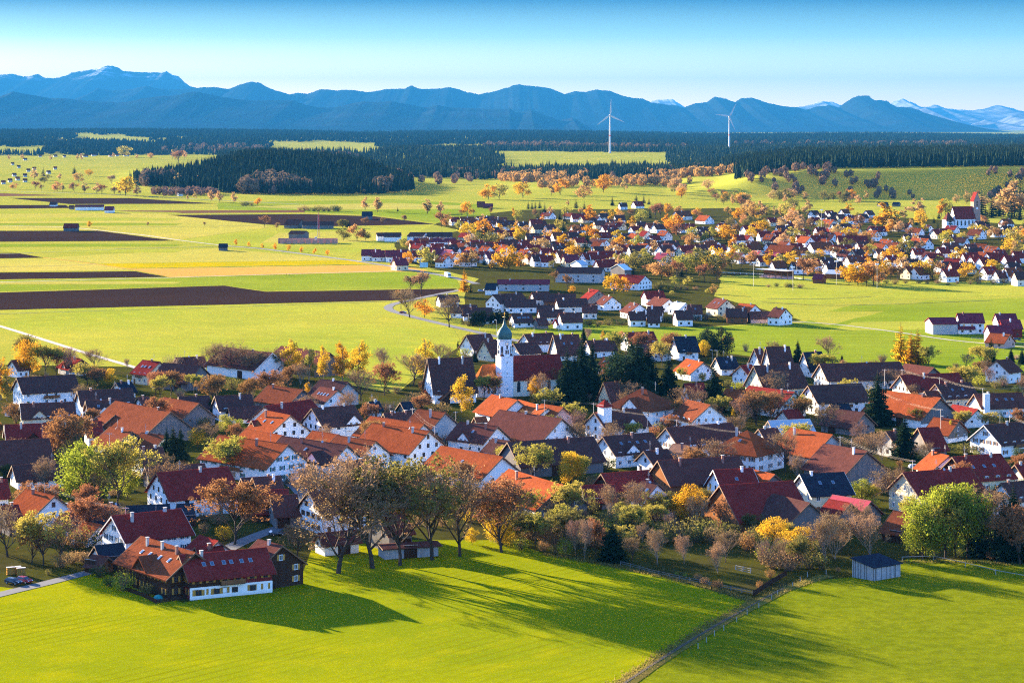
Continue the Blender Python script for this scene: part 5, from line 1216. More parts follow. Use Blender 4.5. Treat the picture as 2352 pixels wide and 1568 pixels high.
# trees of the far village and the plain:  zone x base top kind
FT = '''
S 890 435 255 fr 1.2|S 960 430 280 fo 1.0|S 1250 580 400 fy 1.1|S 1470 560 350 fg 1.2|S 1490 590 375 fs 1.4|S 1570 610 460 fs 1.3|S 1680 500 395 fy 1.0|S 1880 560 400 fb 1.0|S 380 720 590 fl .9|S 440 940 780 fg .9|S 670 960 735 fl 1.1|S 810 960 770 fl .6|S 970 910 810 fy .8|S 1070 920 830 fg .9|S 1150 960 800 fg 1.0|S 1290 960 850 fn 1.1|S 1400 960 840 fr 1.0|S 1800 1000 720 fg 1.1|S 1700 1000 780 fy .9|S 1950 980 800 fg 1.0|S 1600 1000 850 fg 1.0|S 2090 930 790 fo .9|S 2310 900 800 fy 1.0|S 1540 980 895 fs 1.3|S 390 950 875 fs .9|S 1240 290 115 fg .8|S 1170 290 195 fr 1.0|S 1545 270 175 fr .9|S 700 255 85 fc 1.2|S 880 255 110 fc 1.0|S 35 230 65 fc 1.1|S 305 220 160 fs 1.0|S 395 370 280 fr .7|S 105 370 310 fr 1.1|S 1860 320 190 fb 1.0|S 1920 340 220 fl .9|S 2060 190 90 fs 1.0|S 2110 190 85 fs .9|S 2155 185 90 fs .9|S 2215 180 80 fs 1.2|S 2280 240 110 fs 1.1|S 2225 300 210 fs 1.0|S 2250 420 320 fs 1.2|S 2160 310 200 fr 1.1|S 1130 460 350 fl 1.0|S 1320 270 200 fr 1.0
T 240 150 75 fc 1.0|T 350 180 60 fs 1.1|T 460 200 95 fs 1.1|T 130 330 230 fs 1.1|T 230 310 170 fl .8|T 540 380 170 fb 1.2|T 410 240 175 fo 1.0|T 110 480 345 fl 1.0|T 180 490 350 fs 1.0|T 940 470 360 fo 1.1|T 1070 420 270 fs 1.7|T 1090 310 205 fr 1.1|T 1220 350 215 fl 1.3|T 1340 310 190 fs 1.0|T 840 145 30 fs 1.0|T 1160 120 0 fs 1.2|T 1260 110 0 fs 1.0|T 1330 130 30 fs .9|T 1490 310 135 fr 1.4|T 1420 320 150 fr 1.2|T 1570 480 290 fb 1.2|T 1660 500 285 fg 1.1|T 1760 620 410 fr 1.2|T 840 390 300 fs 1.0|T 500 660 460 fs 1.2|T 220 740 550 fg 1.2|T 900 640 490 fy .9|T 680 680 580 fs 1.2|T 850 650 580 fs 1.0|T 1170 650 545 fs 1.1|T 1210 590 450 fl .9|T 1060 640 560 fn 1.1|T 1930 640 455 fl .9|T 2140 640 455 fl 1.0|T 2290 610 440 fg 1.1|T 2040 640 560 fl .9|T 850 980 810 fl 1.0|T 1030 960 800 fn 1.2|T 1150 1020 800 fn 1.0|T 1270 940 790 fl 1.0|T 1600 870 745 fo 1.0|T 190 950 860 fg 1.0|T 20 920 800 fy .9|T 480 940 870 fl .8|T 1290 1060 950 fr 1.1|T 1390 1070 930 fo 1.1|T 1500 1130 930 fo 1.2|T 1600 1130 960 fo 1.0|T 1700 1120 900 fr 1.1|T 1830 1060 830 fl 1.1|T 1990 1050 750 fn 1.1|T 2200 1000 730 fy 1.0|T 2310 1010 830 fo 1.0|T 1670 1200 1100 fl 1.1|T 1850 1220 1110 fl 1.2|T 860 1330 1095 fg 1.1|T 980 1320 1130 fg 1.1|T 290 1320 1230 fg 1.0|T 230 1270 1090 fr 1.0|T 60 1180 1040 fr .9|T 2080 1170 960 fr 1.1|T 2240 1180 1010 fr 1.0|T 1500 1260 1170 fn 1.4|T 1280 1230 1160 fn 1.5|T 1770 1100 930 fs .9|T 2120 1330 1260 fl 1.2|T 2200 1330 1210 fo .9|T 1640 1340 1290 fl 1.3
U 30 250 180 fo 1.0|U 120 290 195 fg 1.1|U 200 270 130 fo .9|U 255 280 145 fo .9|U 320 280 140 fc 1.1|U 370 270 170 fl .7|U 440 270 180 fc 1.0|U 540 270 150 fl .9|U 615 280 160 fc 1.0|U 665 270 160 fs 1.1|U 735 270 135 fc 1.1|U 315 310 250 fg 1.0|U 440 340 280 fy .9|U 580 340 285 fy .9|U 1110 250 155 fb 1.2|U 230 480 360 fy .8|U 280 470 370 fs .9|U 600 490 370 fl 1.0|U 530 420 355 fo 1.2|U 780 400 290 fr 1.2|U 1220 400 270 fr 1.3|U 1180 310 230 fl .8|U 15 500 350 fg 1.0|U 60 650 570 fo 1.2|U 240 700 580 fo 1.2|U 300 640 555 fs 1.1|U 380 650 560 fs .9|U 360 680 610 fg .8|U 520 690 570 fs 1.1|U 565 690 570 fs .9|U 650 660 570 fr 1.1|U 840 650 560 fy 1.1|U 700 830 660 fr 1.1|U 790 820 660 fo 1.0|U 960 650 540 fr 1.2|U 1050 640 550 fr 1.1|U 1140 640 560 fl 1.0|U 1300 620 520 fl .9|U 1110 870 710 fg 1.1|U 1190 880 700 fg 1.2|U 1270 880 710 fg 1.1|U 1330 880 690 fo 1.1|U 60 720 600 fn 1.1|U 140 730 630 fr 1.0|U 990 200 120 fs .1
V 80 450 250 fb 1.5|V 130 470 370 fg 1.1|V 240 450 355 fs 1.3|V 340 360 210 fc 1.4|V 240 360 270 fc 1.2|V 530 330 210 fb 1.1|V 560 330 205 fl .8|V 360 420 290 fy .7|V 330 400 330 fs 1.0|V 510 350 280 fs 1.0|V 600 450 290 fs .6|V 575 420 320 fs .7|V 850 330 140 fs 1.0|V 880 400 260 fs 1.0|V 930 340 180 fs 1.1|V 990 330 120 fs 1.0|V 1060 330 110 fc 1.1|V 1110 340 90 fc 1.2|V 1160 330 70 fn 1.2|V 1020 340 150 fc 1.0|V 1090 350 210 fs 1.2|V 1150 360 220 fs 1.1|V 845 410 330 fo 1.1|V 980 540 440 fr 1.2|V 1110 560 430 fl 1.1|V 1060 630 520 fy 1.1|V 1110 640 540 fc 1.0|V 935 610 535 fs .9|V 660 690 590 fy 1.1|V 510 720 650 fl 1.1|V 860 680 615 fg 1.1|V 220 730 630 fy 1.2|V 150 720 640 fn 1.0|V 85 690 630 fs 1.2|V 80 830 690 fg 1.0|V 380 830 700 fy 1.2|V 460 830 690 fo 1.1|V 720 820 710 fy 1.2|V 640 840 780 fn 1.4|V 820 840 780 fn 1.4|V 930 830 715 fy 1.2|V 990 830 720 fl 1.2|V 180 850 730 fr 1.1|V 120 850 740 fr 1.0|V 30 870 780 fo 1.1|V 520 850 790 fn 1.4|V 560 840 780 fr 1.2|V 810 540 480 fl .8|V 400 470 400 fy .9|V 700 540 470 fl 1.1
J 970 700 640 fx .1|J 935 785 650 la .9|J 980 790 730 fs .9|J 570 960 785 br 1.1|J 510 900 790 fr 1.1|J 835 1025 835 br 1.2|J 668 955 850 fg 1.1|J 650 800 665 fx 1.1|J 570 790 690 fx 1.4|J 270 238 160 fc 1.1|J 355 250 165 fc 1.1|J 690 260 180 fc 1.2|J 778 255 190 fc 1.1|J 215 440 345 fo 1.2|J 125 440 365 fn 1.1|J 270 440 370 fn 1.0|J 150 350 290 fs 1.1|J 120 355 305 fn 1.2|J 270 345 290 fr 1.0|J 1100 165 75 fg 1.1|J 1170 165 70 fl 1.0|J 1330 155 60 fg 1.1|J 1580 135 40 fg 1.2|J 1520 140 60 fc 1.1|J 1740 165 80 fo 1.2|J 1870 120 10 fg 1.1|J 1930 205 150 fs 1.0|J 2010 110 40 fc 1.0|J 260 130 100 fx 1.3|J 530 320 275 fx .9|J 390 330 290 fx 1.0
I 235 440 385 fr 1.2|I 95 432 392 fo 1.2|I 385 447 388 fo 1.2|I 500 455 395 fr 1.2|I 570 458 395 fc 1.3|I 650 462 398 fc 1.2|I 770 468 420 fr 1.3|I 845 475 360 fy 1.3|I 920 478 410 fc 1.2|I 810 470 410 fc .9|I 685 465 405 fr 1.1|I 420 450 410 fx 1.0|I 280 443 405 fx 1.0|I 1418 518 450 fc 1.2|I 1473 522 455 fc 1.2|I 1572 528 463 fc 1.1|I 1732 540 495 fg 1.1|I 1310 500 455 fc .9|I 1262 505 470 fc .9|I 1055 475 425 fx .9|I 600 690 650 fg .9|I 993 684 655 fx .9|I 1373 684 655 fx 1.0|I 1775 690 618 fr 1.1|I 1860 708 660 fx 1.1|I 530 390 330 fo 1.1|I 595 345 305 fg 1.2|I 750 390 342 fx 1.3|I 1200 270 185 fr 1.2|I 840 215 150 fl 1.2|I 1160 230 175 fc 1.0|I 1240 225 175 fc 1.0|I 1010 225 190 fo 1.0|I 920 228 200 fc 1.1|I 760 220 190 fc 1.0|I 520 235 200 fc 1.0|I 545 240 200 fc .9|I 340 240 205 fc 1.0|I 60 235 205 fc 1.2|I 150 230 200 fc 1.2|I 290 345 285 fs 1.0|I 500 330 280 fs 1.4|I 400 370 330 fc 1.1|I 300 390 335 fn 1.2|I 230 370 300 fc 1.1|I 1200 430 350 fc 1.2|I 1320 430 380 fc 1.1|I 2300 690 640 fn 1.3|I 2345 690 625 fs 1.0
'''
for grp in FT.strip().splitlines():
    for it in grp.split('|'):
        z, x, yb, yt, k, wf = it.split()
        if float(wf) < .3: continue
        pxb, pyb = zf(z, float(x), float(yb)); _, pyt = zf(z, float(x), float(yt)); p = gp(pxb, pyb)
        zz = float(hgt(p.x, p.y))
        for _ in range(6):
            p = gp(pxb, pyb, zz); zz = float(hgt(p.x, p.y))
        h = (pyb-pyt)*p.y/F*1.2
        tree(k, p.x, p.y, h, float(wf)*1.1, group='trees of the far village' if z in 'STUV' else 'trees on the plain', z=zz)
# further garden trees between the houses of the far village
_c = 0
for _k in range(2500):
    px, py = RND.uniform(930, 2360), RND.uniform(492, 640)
    if py < np.interp(px, [930, 1200, 1700, 2360], [565, 488, 485, 520]) or py > np.interp(px, [930, 1060, 1640, 1660, 2000, 2360], [590, 640, 640, 622, 640, 636]): continue
    p = gp(px, py)
    if inside(p.x, p.y, 2.) or any((p.x-t[2])**2+(p.y-t[3])**2 < 60 for t in TREES): continue
    tree(RND.choice(['ft', 'fo', 'fy', 'fg', 'fn', 'fl', 'ft', 'fr', 'fs', 'fs', 'fb', 'fc', 'fn']), p.x, p.y, RND.uniform(8, 16), RND.uniform(.9, 1.4), group='trees of the far village', z=0); _c += 1
    if _c > 170: break
# copses on the slope behind the far village
for cx_, cy_, sx_, sy_, n_ in ((1706, 430, 24, 8, 12), (1800, 455, 34, 9, 16), (1830, 440, 16, 6, 6), (1935, 462, 38, 7, 16), (2250, 470, 40, 8, 8), (2310, 480, 40, 10, 12), (1640, 432, 26, 7, 8), (1560, 440, 30, 7, 8), (2060, 438, 16, 5, 6)):
    for _k in range(n_):
        px, py = RND.gauss(cx_, sx_*.6), RND.gauss(cy_, sy_*.6); p = gp(px, py); zz = 0.
        for _ in range(8): p = gp(px, py, zz); zz = float(hgt(p.x, p.y))
        tree(RND.choice(['ft', 'ft', 'fn', 'fg', 'fn', 'fc', 'fr']), p.x, p.y, RND.uniform(12, 19), RND.uniform(.9, 1.3), group='trees of the slope behind the far village', z=zz)
# hedges and undergrowth along the near fringe of the far village
for z, x, y, n, dx in (('R', 20, 560, 6, 80), ('Q', 1000, 690, 10, 130), ('R', 500, 520, 16, 100), ('K', 1430, 740, 14, 70), ('T', 950, 1270, 12, 90), ('Q', 440, 690, 5, 45), ('K', 620, 760, 5, 60)):
    for k in range(n):
        p = zg(z, x+dx*k+RND.uniform(-20, 20), y+RND.uniform(-12, 4)-(k*2.5 if z == 'R' else 0))
        tree(RND.choice(['sg', 'so', 'sh', 'sg']), p.x, p.y, RND.uniform(2.2, 4.4), RND.uniform(1.2, 1.9), group='hedge bushes of the hamlet')
p = None
for k in range(14):
    p = zg('Q', 460+13*k, 690-2*k); tree('th', p.x, p.y, RND.uniform(6.5, 9), 1.3, group='evergreens of the tall hedge')
for k in range(9):
    p = zg('Q', 700+36*k, 660); tree('th', p.x, p.y, RND.uniform(6, 9), 1.3, group='evergreens of the tall hedge')
for k in range(8):
    p = zg('I', 1690+30*k, 862+5.5*k+RND.uniform(-3, 3)) if False else zg('I', 1585+98*k*.9, 812+9.5*k); tree('fg', p.x, p.y, RND.uniform(5, 7), .7, group='young trees along the country road')
for x0, x1, y0, n in ((2010, 2310, 578, 9), (1640, 1710, 540, 4)):
    for k in range(n):
        p = zg('I', x0+(x1-x0)*k/n+RND.uniform(-8, 8), y0+RND.uniform(-4, 4)); tree(RND.choice(['so', 'sh', 'sg']), p.x, p.y, RND.uniform(5, 9), 1.5, group='bushes on the plain')
# ------------------------------------------------------------------ village church with onion dome
T0 = gp(1158.7, 910.5); YAW = radians(24)
ch = link('church', None, None, T0, YAW); tag(ch, 'white village church with green onion dome tower, red nave roof and orange choir roof', 'church')
HOUSES.append((T0.x+8, T0.y+6, 'church', 30))
a = 2.75
mb = MB(); mb.box(-a, a, -a, a, -.4, 16.6); tw = mb.build('tower', 'church_white', ch)
mb = MB(); mb.box(-a-.18, a+.18, -a-.18, a+.18, 16.61, 16.95); mb.build('cornice', 'church_white', tw); mb = MB(); mb.box(-a-.1, a+.1, -a-.1, a+.1, 8.4, 8.7); mb.build('cornice', 'church_white', tw)
mb = MB()
for t in range(4):                                       # sloping corner caps where the square turns octagonal
    c0 = [(-a, -a), (a, -a), (a, a), (-a, a)][t]; sx_, sy_ = (1 if c0[0] < 0 else -1), (1 if c0[1] < 0 else -1)
    mb.add([(c0[0], c0[1], 16.96), (c0[0]+sx_*1.7, c0[1], 16.96), (c0[0], c0[1]+sy_*1.7, 16.96), (c0[0]+sx_*.95, c0[1]+sy_*.95, 18.5)], [(0, 1, 3), (1, 2, 3), (2, 0, 3), (0, 2, 1)])
mb.build('corner_cap', 'r_dark', tw)
R8 = 2.72/cos(pi/8)
def octo(prof, seg=8):
    m2 = MB(); m2.lathe(prof, seg); r = pi/8 if seg == 8 else 0
    m2.v = [(x*cos(r)-y*sin(r), x*sin(r)+y*cos(r), z) for x, y, z in m2.v]; return m2
octo([(.05, 16.96), (R8, 16.96), (R8, 23.4), (.05, 23.4)]).build('belfry', 'church_white', ch)
octo([(R8*.9, 23.41), (R8+.28, 23.41), (R8+.32, 23.75), (R8*.8, 23.76)]).build('belfry_cornice', 'church_white', ch)
dm = octo([(R8*.97, 23.77), (R8+.08, 24.3), (R8+.26, 25.2), (R8+.16, 26.2), (R8-.35, 27.3), (R8-1.15, 28.3), (R8-1.85, 29.0), (.72, 29.8), (.42, 30.8), (.22, 32.0), (.12, 32.6)], 16).build('onion_dome', 'copper', ch, smooth=True)
mb = MB(); mb.lathe([(0, 32.5), (.3, 32.65), (.42, 32.95), (.3, 33.25), (0, 33.4)], 10); mb.build('ball', 'gold', dm, smooth=True)
mb = MB(); mb.box(-.06, .06, -.06, .06, 33.38, 35.0); mb.box(-.45, -.061, -.05, .05, 34.3, 34.42); mb.box(.061, .45, -.05, .05, 34.3, 34.42); mb.build('cross', 'gold', dm)
def clock(par, loc, rz):
    mb = MB(); mb.lathe([(0, -.02), (.95, -.02), (.95, .06), (0, .06)], 24); mb.v = [(x, -z, y) for x, y, z in mb.v]; c = mb.build('clock_face', 'frame_white', par, loc, rz)
    mb = MB(); mb.lathe([(.80, .07), (.92, .07), (.92, .10), (.80, .10)], 24)
    for k in range(12):
        t = k*pi/6; mb.tube((.62*cos(t), .62*sin(t), .085), (.78*cos(t), .78*sin(t), .085), .045, .045, 4)
    mb.v = [(x, -z, y) for x, y, z in mb.v]; mb.build('numerals', 'black', c)
    mb = MB(); mb.tube((-.1, -.05, .12), (.42, .25, .12), .06, .03, 4); mb.tube((.05, .1, .13), (-.2, -.62, .13), .05, .025, 4); mb.lathe([(0, .07), (.26, .07), (.26, .13), (0, .13)], 10); mb.v = [(x, -z, y) for x, y, z in mb.v]; mb.build('clock_hands', 'gold', c)
def arch_mesh(w, h):
    def f():
        n = 8; pr = [(-w/2, 0), (w/2, 0)]+[(w/2*cos(pi*k/n), h-w/2+w/2*sin(pi*k/n)) for k in range(n+1)]
        m2 = MB(); m2.add([(x, -.06, z) for x, z in pr]+[(x, .1, z) for x, z in pr], [tuple(range(len(pr))), tuple(range(2*len(pr)-1, len(pr)-1, -1))]+[((i+1) % len(pr), i, len(pr)+i, len(pr)+(i+1) % len(pr)) for i in range(len(pr))])
        return m2.mesh('arched_window', 'glass')
    return shared('arch%.2f_%.2f' % (w, h), f)
for rz, nx, ny in ((0, 0, -1), (-pi/2, -1, 0)):
    ap = 2.74; clock(ch, (nx*ap, ny*ap, 22.1), rz)
    link('arched_window', arch_mesh(.7, 1.6), ch, (nx*ap, ny*ap, 19.9), rz)
    for s in (-1, 1): link('arched_window', arch_mesh(.62, 1.7), ch, (nx*ap+(s*.45 if ny else 0), ny*ap+(s*.45 if nx else 0), 17.9), rz)
    for zz in (14.4, 9.9, 3.2): link('slit_window', box_mesh('slit_window', 'glass'), ch, (nx*(a+.01), ny*(a+.01), zz), rz, (.3, 1, .75))
for s in (-1, 1):
    q = pi/8*2; dx, dy = s*sin(q), -cos(q); link('arched_window', arch_mesh(.75, 2.9), ch, (dx*2.74, dy*2.74, 18.2), atan2(dx, -dy))
# nave and choir
nv = MB(); NX0, NX1, NYc, NW, NE, NH = 2.9, 27., 4.6, 13.6, 7.4, 16.2
def gab(x0, x1, yc, w, e, h, mat, name):
    m2 = MB(); m2.prism([(yc-w/2, -.4), (yc+w/2, -.4), (yc+w/2, e), (yc, h-.3), (yc-w/2, e)], x0, x1); return m2.build(name, mat, ch)
gab(NX0, NX1, NYc, NW, NE, NH, 'church_cream', 'nave_wall')
rf = gable_roof(NX1-NX0, NW, NE, NH, .5, .25).build('nave_roof', 'r_red', ch, ((NX0+NX1)/2, NYc, 0))
for k in range(5): link('arched_window', arch_mesh(1.5, 4.3), ch, (NX0+2.6+4.6*k, NYc-NW/2-.02, 1.9))
mb = MB(); cx0, cx1, cw = -8.5, 2.8, 8.6; ap = []
base = [(cx1, NYc-cw/2), (cx1, NYc+cw/2), (cx0, NYc+cw/2), (cx0-3.0, NYc+cw/4), (cx0-3.0, NYc-cw/4), (cx0, NYc-cw/2)]
n = len(base); mb.add([(x, y, -.4) for x, y in base]+[(x, y, 6.0) for x, y in base], [tuple(range(n-1, -1, -1)), tuple(range(n, 2*n))]+[(i, (i+1) % n, n+(i+1) % n, n+i) for i in range(n)])
for f_ in (mb,): pass
co = mb.build('choir_wall', 'church_white', ch)
mb = MB(); ob = [(cx1, NYc-cw/2-.5), (cx1, NYc+cw/2+.5), (cx0-.1, NYc+cw/2+.5), (cx0-3.5, NYc+cw/4+.25), (cx0-3.5, NYc-cw/4-.25), (cx0-.1, NYc-cw/2-.5)]
mb.add([(x, y, 5.8) for x, y in ob]+[(cx1, NYc, 13.2), (cx0+.6, NYc, 13.2)], [(5, 0, 6, 7), (0, 1, 6), (1, 2, 7, 6), (2, 3, 7), (3, 4, 7), (4, 5, 7), (5, 4, 3, 2, 1, 0)])
mb.build('choir_roof', 'r_apse', ch)
for x in (-7., -4.2): link('arched_window', arch_mesh(1.0, 2.6), ch, (x, NYc-cw/2-.02, 1.4))
# ------------------------------------------------------------------ brick church of the far village
P = zg('V', 800, 420); fc = link('church', None, None, P, radians(16)); tag(fc, 'brick church with tall saddle roofed tower on the rise of the far village', 'church')
plaster('brick_pale', (.42, .26, .19))
mb = MB(); mb.prism([(-4, -.5), (4, -.5), (4, 30), (0, 39), (-4, 30)], -4, 4); mb.v = [(-y, x, z) for x, y, z in mb.v]; mb.build('tower', 'brick_pale', fc)
rr = gable_roof(8, 8, 30.1, 39.3, .4, .1, .3).build('tower_roof', 'r_red', fc, None, pi/2)
mb = MB(); mb.prism([(-7.5, -.5), (7.5, -.5), (7.5, 11), (0, 23.4), (-7.5, 11)], -28, -3.9); mb.build('nave_wall', 'white', fc)
gable_roof(24.4, 15, 11, 23.7, .5, .3).build('nave_roof', 'r_red', fc, (-16, 0, 0))
mb = MB(); mb.box(-38, -28.4, -5, 5, -.5, 9); mb.build('choir_wall', 'white', fc); gable_roof(9.6, 10, 9, 17.5, .5, .3, hip=.8).build('choir_roof', 'r_brown', fc, (-33, 0, 0))
for k in range(5): link('arched_window', arch_mesh(1.6, 5.5), fc, (-25.5+4.6*k, -7.52, 3))
for zz in (24, 27): link('arched_window', arch_mesh(1.6, 2.6), fc, (0, -4.02, zz))
mb = MB(); mb.lathe([(0, -.02), (1.3, -.02), (1.3, .08), (0, .08)], 16); mb.v = [(x, -z, y) for x, y, z in mb.v]; mb.build('clock_face', 'frame_white', fc, (0, -4.03, 21.5))
fc.location.z = 0
# ------------------------------------------------------------------ little features on known houses
def by_label(s):
    for o in COL.objects:
        if o.get('label', '').startswith(s): return o
o = by_label('white fire station'); mb = MB()
mb.box(-9.2, -5.6, -4.6, -1.0, 5, 13.2); t_ = mb.build('hose_tower', 'white', o); m2 = gable_roof(3.6, 3.6, 13.2, 15., .5, .4, .2, 1.0); m2.build('roof', 'r_red', t_, (-7.4, -2.8, 0))
o = by_label('small cream cemetery'); link('arched_opening', arch_mesh(2.6, 3.4), o, (-3.05, 0, .1), -pi/2)
o = by_label('white house with tall white chimney'); mb = MB(); mb.box(-9, -6.8, -7.6, -5.8, -.3, 9.6); mb.build('chimney_stack', 'white', o)
o = by_label('dark red front wing'); f_ = FOOT[[h[2] for h in HOUSES].index(o['label'])]
L, w = f_[3], f_[4]
mb = MB(); mb.box(-L/2-.03, L/2+.03, -w/2-.06, -w/2+.2, -.3, 2.9); mb.build('white_ground_floor', 'white', o)
for k in range(4): window(o, (-L*.4+L*.22*k, -w/2-.07, 1.6), 0, 1.5, 1.3, 'frame_brown', 'wood_yellow' if k < 2 else None)
mb = MB(); mb.box(-L/2-.05, -L*.06, -w/2-.05, -w/2+.2, 2.91, 5.2); mb.build('dark_boarding', 'wood_dark', o)
mb = MB(); mb.box(-L/2-.06, -L/2+.2, -w/2-.04, w/2, 2.8, 5.4); mb.build('gable_boarding', 'wood_dark', o)
for k in range(9):                                       # pergola beside the front wing
    pass
# ------------------------------------------------------------------ weathered shed on the pasture
c1, c2, c3 = zg('H', 883, 1086), zg('H', 1071, 1119), zg('H', 1295, 1081); c4 = c1+(c3-c2)
sd = link('field_shed', None, None, c2, 0); tag(sd, 'weathered silver grey board shed with black lean-to roof on the pasture', 'shed')
cor = [Vector((v.x-c2.x, v.y-c2.y, 0)) for v in (c1, c2, c3, c4)]; hs = [4.7, 3.15, 3.15, 4.7]
for i, j in ((0, 1), (1, 2), (2, 3), (3, 0)):
    A, B = cor[i], cor[j]; d = B-A; nb = int(d.length/.27); nrm = Vector((d.y, -d.x, 0)).normalized()
    for k in range(nb):
        p, q = A+d*((k+.04)/nb), A+d*((k+.96)/nb); h0 = hs[i]+(hs[j]-hs[i])*(k+.5)/nb-.04+RND.uniform(-.05, .02); pr = nrm*RND.uniform(.0, .03)
        m2 = MB(); t_ = nrm*.035
        m2.add([p+pr, q+pr, q+pr-t_, p+pr-t_]+[v+Vector((0, 0, h0)) for v in (p+pr, q+pr, q+pr-t_, p+pr-t_)], [(3, 2, 1, 0), (4, 5, 6, 7), (0, 1, 5, 4), (1, 2, 6, 5), (2, 3, 7, 6), (3, 0, 4, 7)])
        m2.build('board', RND.choice(['wood_silver', 'wood_silver', 'wood_silver', 'wood_grey']), sd)
cc = sum(cor, Vector())/4; m2 = MB(); ov = [cc+(v-cc)*1.12 for v in cor]; zt = [h+.08+(.0) for h in hs]
m2.add([Vector((v.x, v.y, h)) for v, h in zip(ov, zt)]+[Vector((v.x, v.y, h+.16)) for v, h in zip(ov, zt)], [(3, 2, 1, 0), (4, 5, 6, 7), (0, 1, 5, 4), (1, 2, 6, 5), (2, 3, 7, 6), (3, 0, 4, 7)])
ro = m2.build('roof', 'r_navy', sd)
# ------------------------------------------------------------------ wind turbines
def turbine(px, py, hub_py, blades, label):
    p = gp(px, py); p.z = float(hgt(p.x, p.y)); k = p.y/F
    t_ = link('wind_turbine', None, None, p); tag(t_, label, 'wind turbine', 'wind turbines on the horizon')
    hh = 112-(hub_py-YH)*k-p.z; m2 = MB(); m2.lathe([(4.2, -3), (3.8, 2), (2.8, hh*.6), (2.0, hh-2)], 16); m2.build('tower', 'turbine_white', t_, smooth=True)
    m2 = MB(); m2.lathe([(3.0, hh*.45), (3.2, hh*.45), (3.15, hh*.48), (2.95, hh*.48)], 16); m2.build('red_band', 'turbine_red', t_)
    m2 = MB(); m2.add([(x, y, hh+z) for x in (-2.6, 2.6) for y in (-4.5, 8) for z in (-2.6, 2.8)], [(0, 1, 3, 2), (4, 6, 7, 5), (0, 4, 5, 1), (2, 3, 7, 6), (0, 2, 6, 4), (1, 5, 7, 3)]); m2.build('nacelle', 'turbine_white', t_)
    m2 = MB(); m2.lathe([(0, -3), (1.2, -2.4), (1.8, -.8), (1.8, .6)], 12); m2.v = [(x, z-4.6, y+hh) for x, y, z in m2.v]; m2.build('hub', 'turbine_white', t_, smooth=True)
    for bx, by in blades:
        d = Vector(((bx-px)*k, 0, -(by-hub_py)*k)); L = 56; d.normalize(); sdv = Vector((d.z, 0, -d.x)); m2 = MB(); vs = []; sec = [(.0, 1.0, 1.0), (.06, 1.3, .9), (.2, 2.4, .6), (.5, 1.6, .35), (.8, .95, .2), (1., .3, .08)]
        for t, cwd, th in sec:
            c = Vector((0, -5.6, hh))+d*(1.2+L*t)
            for u, v in ((-.35, 0), (0, 1), (.75, 0), (0, -1)): vs.append(c+sdv*(u*cwd*2.5)+Vector((0, v*th*.8, 0)))
        fs = []
        for i in range(len(sec)-1):
            for q in range(4): fs.append((4*i+q, 4*i+(q+1) % 4, 4*i+4+(q+1) % 4, 4*i+4+q))
        fs.append(tuple(range(4*len(sec)-4, 4*len(sec)))); m2.add(vs, fs); m2.build('blade', 'turbine_white', t_)
plain('turbine_white', (.55, .55, .56), .5, .03); plain('turbine_red', (.6, .04, .03), .5)
turbine(1401, 363, 265, [(1403, 230), (1380, 281), (1428, 278)], 'white wind turbine standing on the bright meadow, blade straight up')
turbine(1675, 358, 268, [(1691, 237), (1650, 264), (1690, 303)], 'white wind turbine rising behind the dark spruce forest')
# ------------------------------------------------------------------ fences
def fence(pts, step, h, label, rails=2, board=False, mat='wood_grey', post_w=.07):
    P = [zg(*p) for p in pts]; fo = link('fence', None, None, P[0]); tag(fo, label, 'fence'); o0 = P[0]
    for A, B in zip(P, P[1:]):
        d = B-A; n = max(1, int(d.length/step)); yaw = atan2(d.y, d.x)
        pm = shared('post%s%.2f%.2f' % (mat, h, post_w), lambda: (lambda m2: (m2.box(-post_w, post_w, -post_w, post_w, -.3, h), m2.mesh('post', mat))[1])(MB()))
        for k in range(n+1):
            c = A+d*(k/n)-o0; link('post', pm, fo, c, yaw+RND.uniform(-.2, .2), (1, 1, RND.uniform(.85, 1.1)))
        for r_ in range(rails):
            m2 = MB(); z = h*(.9-.42*r_); t_ = .06 if not board else .05
            m2.box(0, d.length, .08, .12, z-t_, z+t_); m2.build('rail', mat, fo, A-o0, yaw)
        if board:
            nb = int(d.length/.32); pk = shared('picket%s%.2f' % (mat, h), lambda: (lambda m2: (m2.box(-.12, .12, -.02, .02, .05, h), m2.mesh('picket', mat))[1])(MB()))
            for k in range(nb): link('picket', pk, fo, A+d*((k+.5)/nb)-o0+Vector((d.y, -d.x, 0)).normalized()*.1, yaw, (1, 1, RND.uniform(.92, 1.05)))
    return fo
fence([('G', 818, 985), ('G', 900, 1003), ('G', 1060, 1050), ('G', 1320, 1108), ('G', 1760, 1200), ('G', 1950, 1240)], 3.2, 1.1, 'low rail fence between meadow and orchard')
fence([('G', 1952, 1250), ('G', 2100, 1150), ('G', 2235, 1070)], 3.0, 1.35, 'brown board fence at the corner of the orchard', 2, True, 'wood_dark')
fence([('G', 1800, 1020), ('G', 1930, 1050)], 2.4, 1.2, 'pale rail hurdle inside the orchard', 3, False, 'wood_silver')
fence([('G', 1480, 1700), ('G', 1620, 1590), ('G', 1700, 1545), ('G', 1810, 1470), ('G', 1900, 1410), ('G', 2000, 1350), ('G', 2110, 1280), ('G', 2160, 1240), ('G', 2290, 1170), ('H', 500, 1085), ('H', 660, 1060)], 5.5, 1.25, 'line of thin fence posts along the overgrown track', 0, False, 'wood_silver', .06)
fence([('H', 1310, 950), ('H', 1580, 942), ('H', 1850, 1000), ('H', 2110, 1065), ('H', 2420, 1120)], 6.5, 1.3, 'wire fence posts along the pasture in front of the lime trees', 1, False, 'wood_silver', .06)
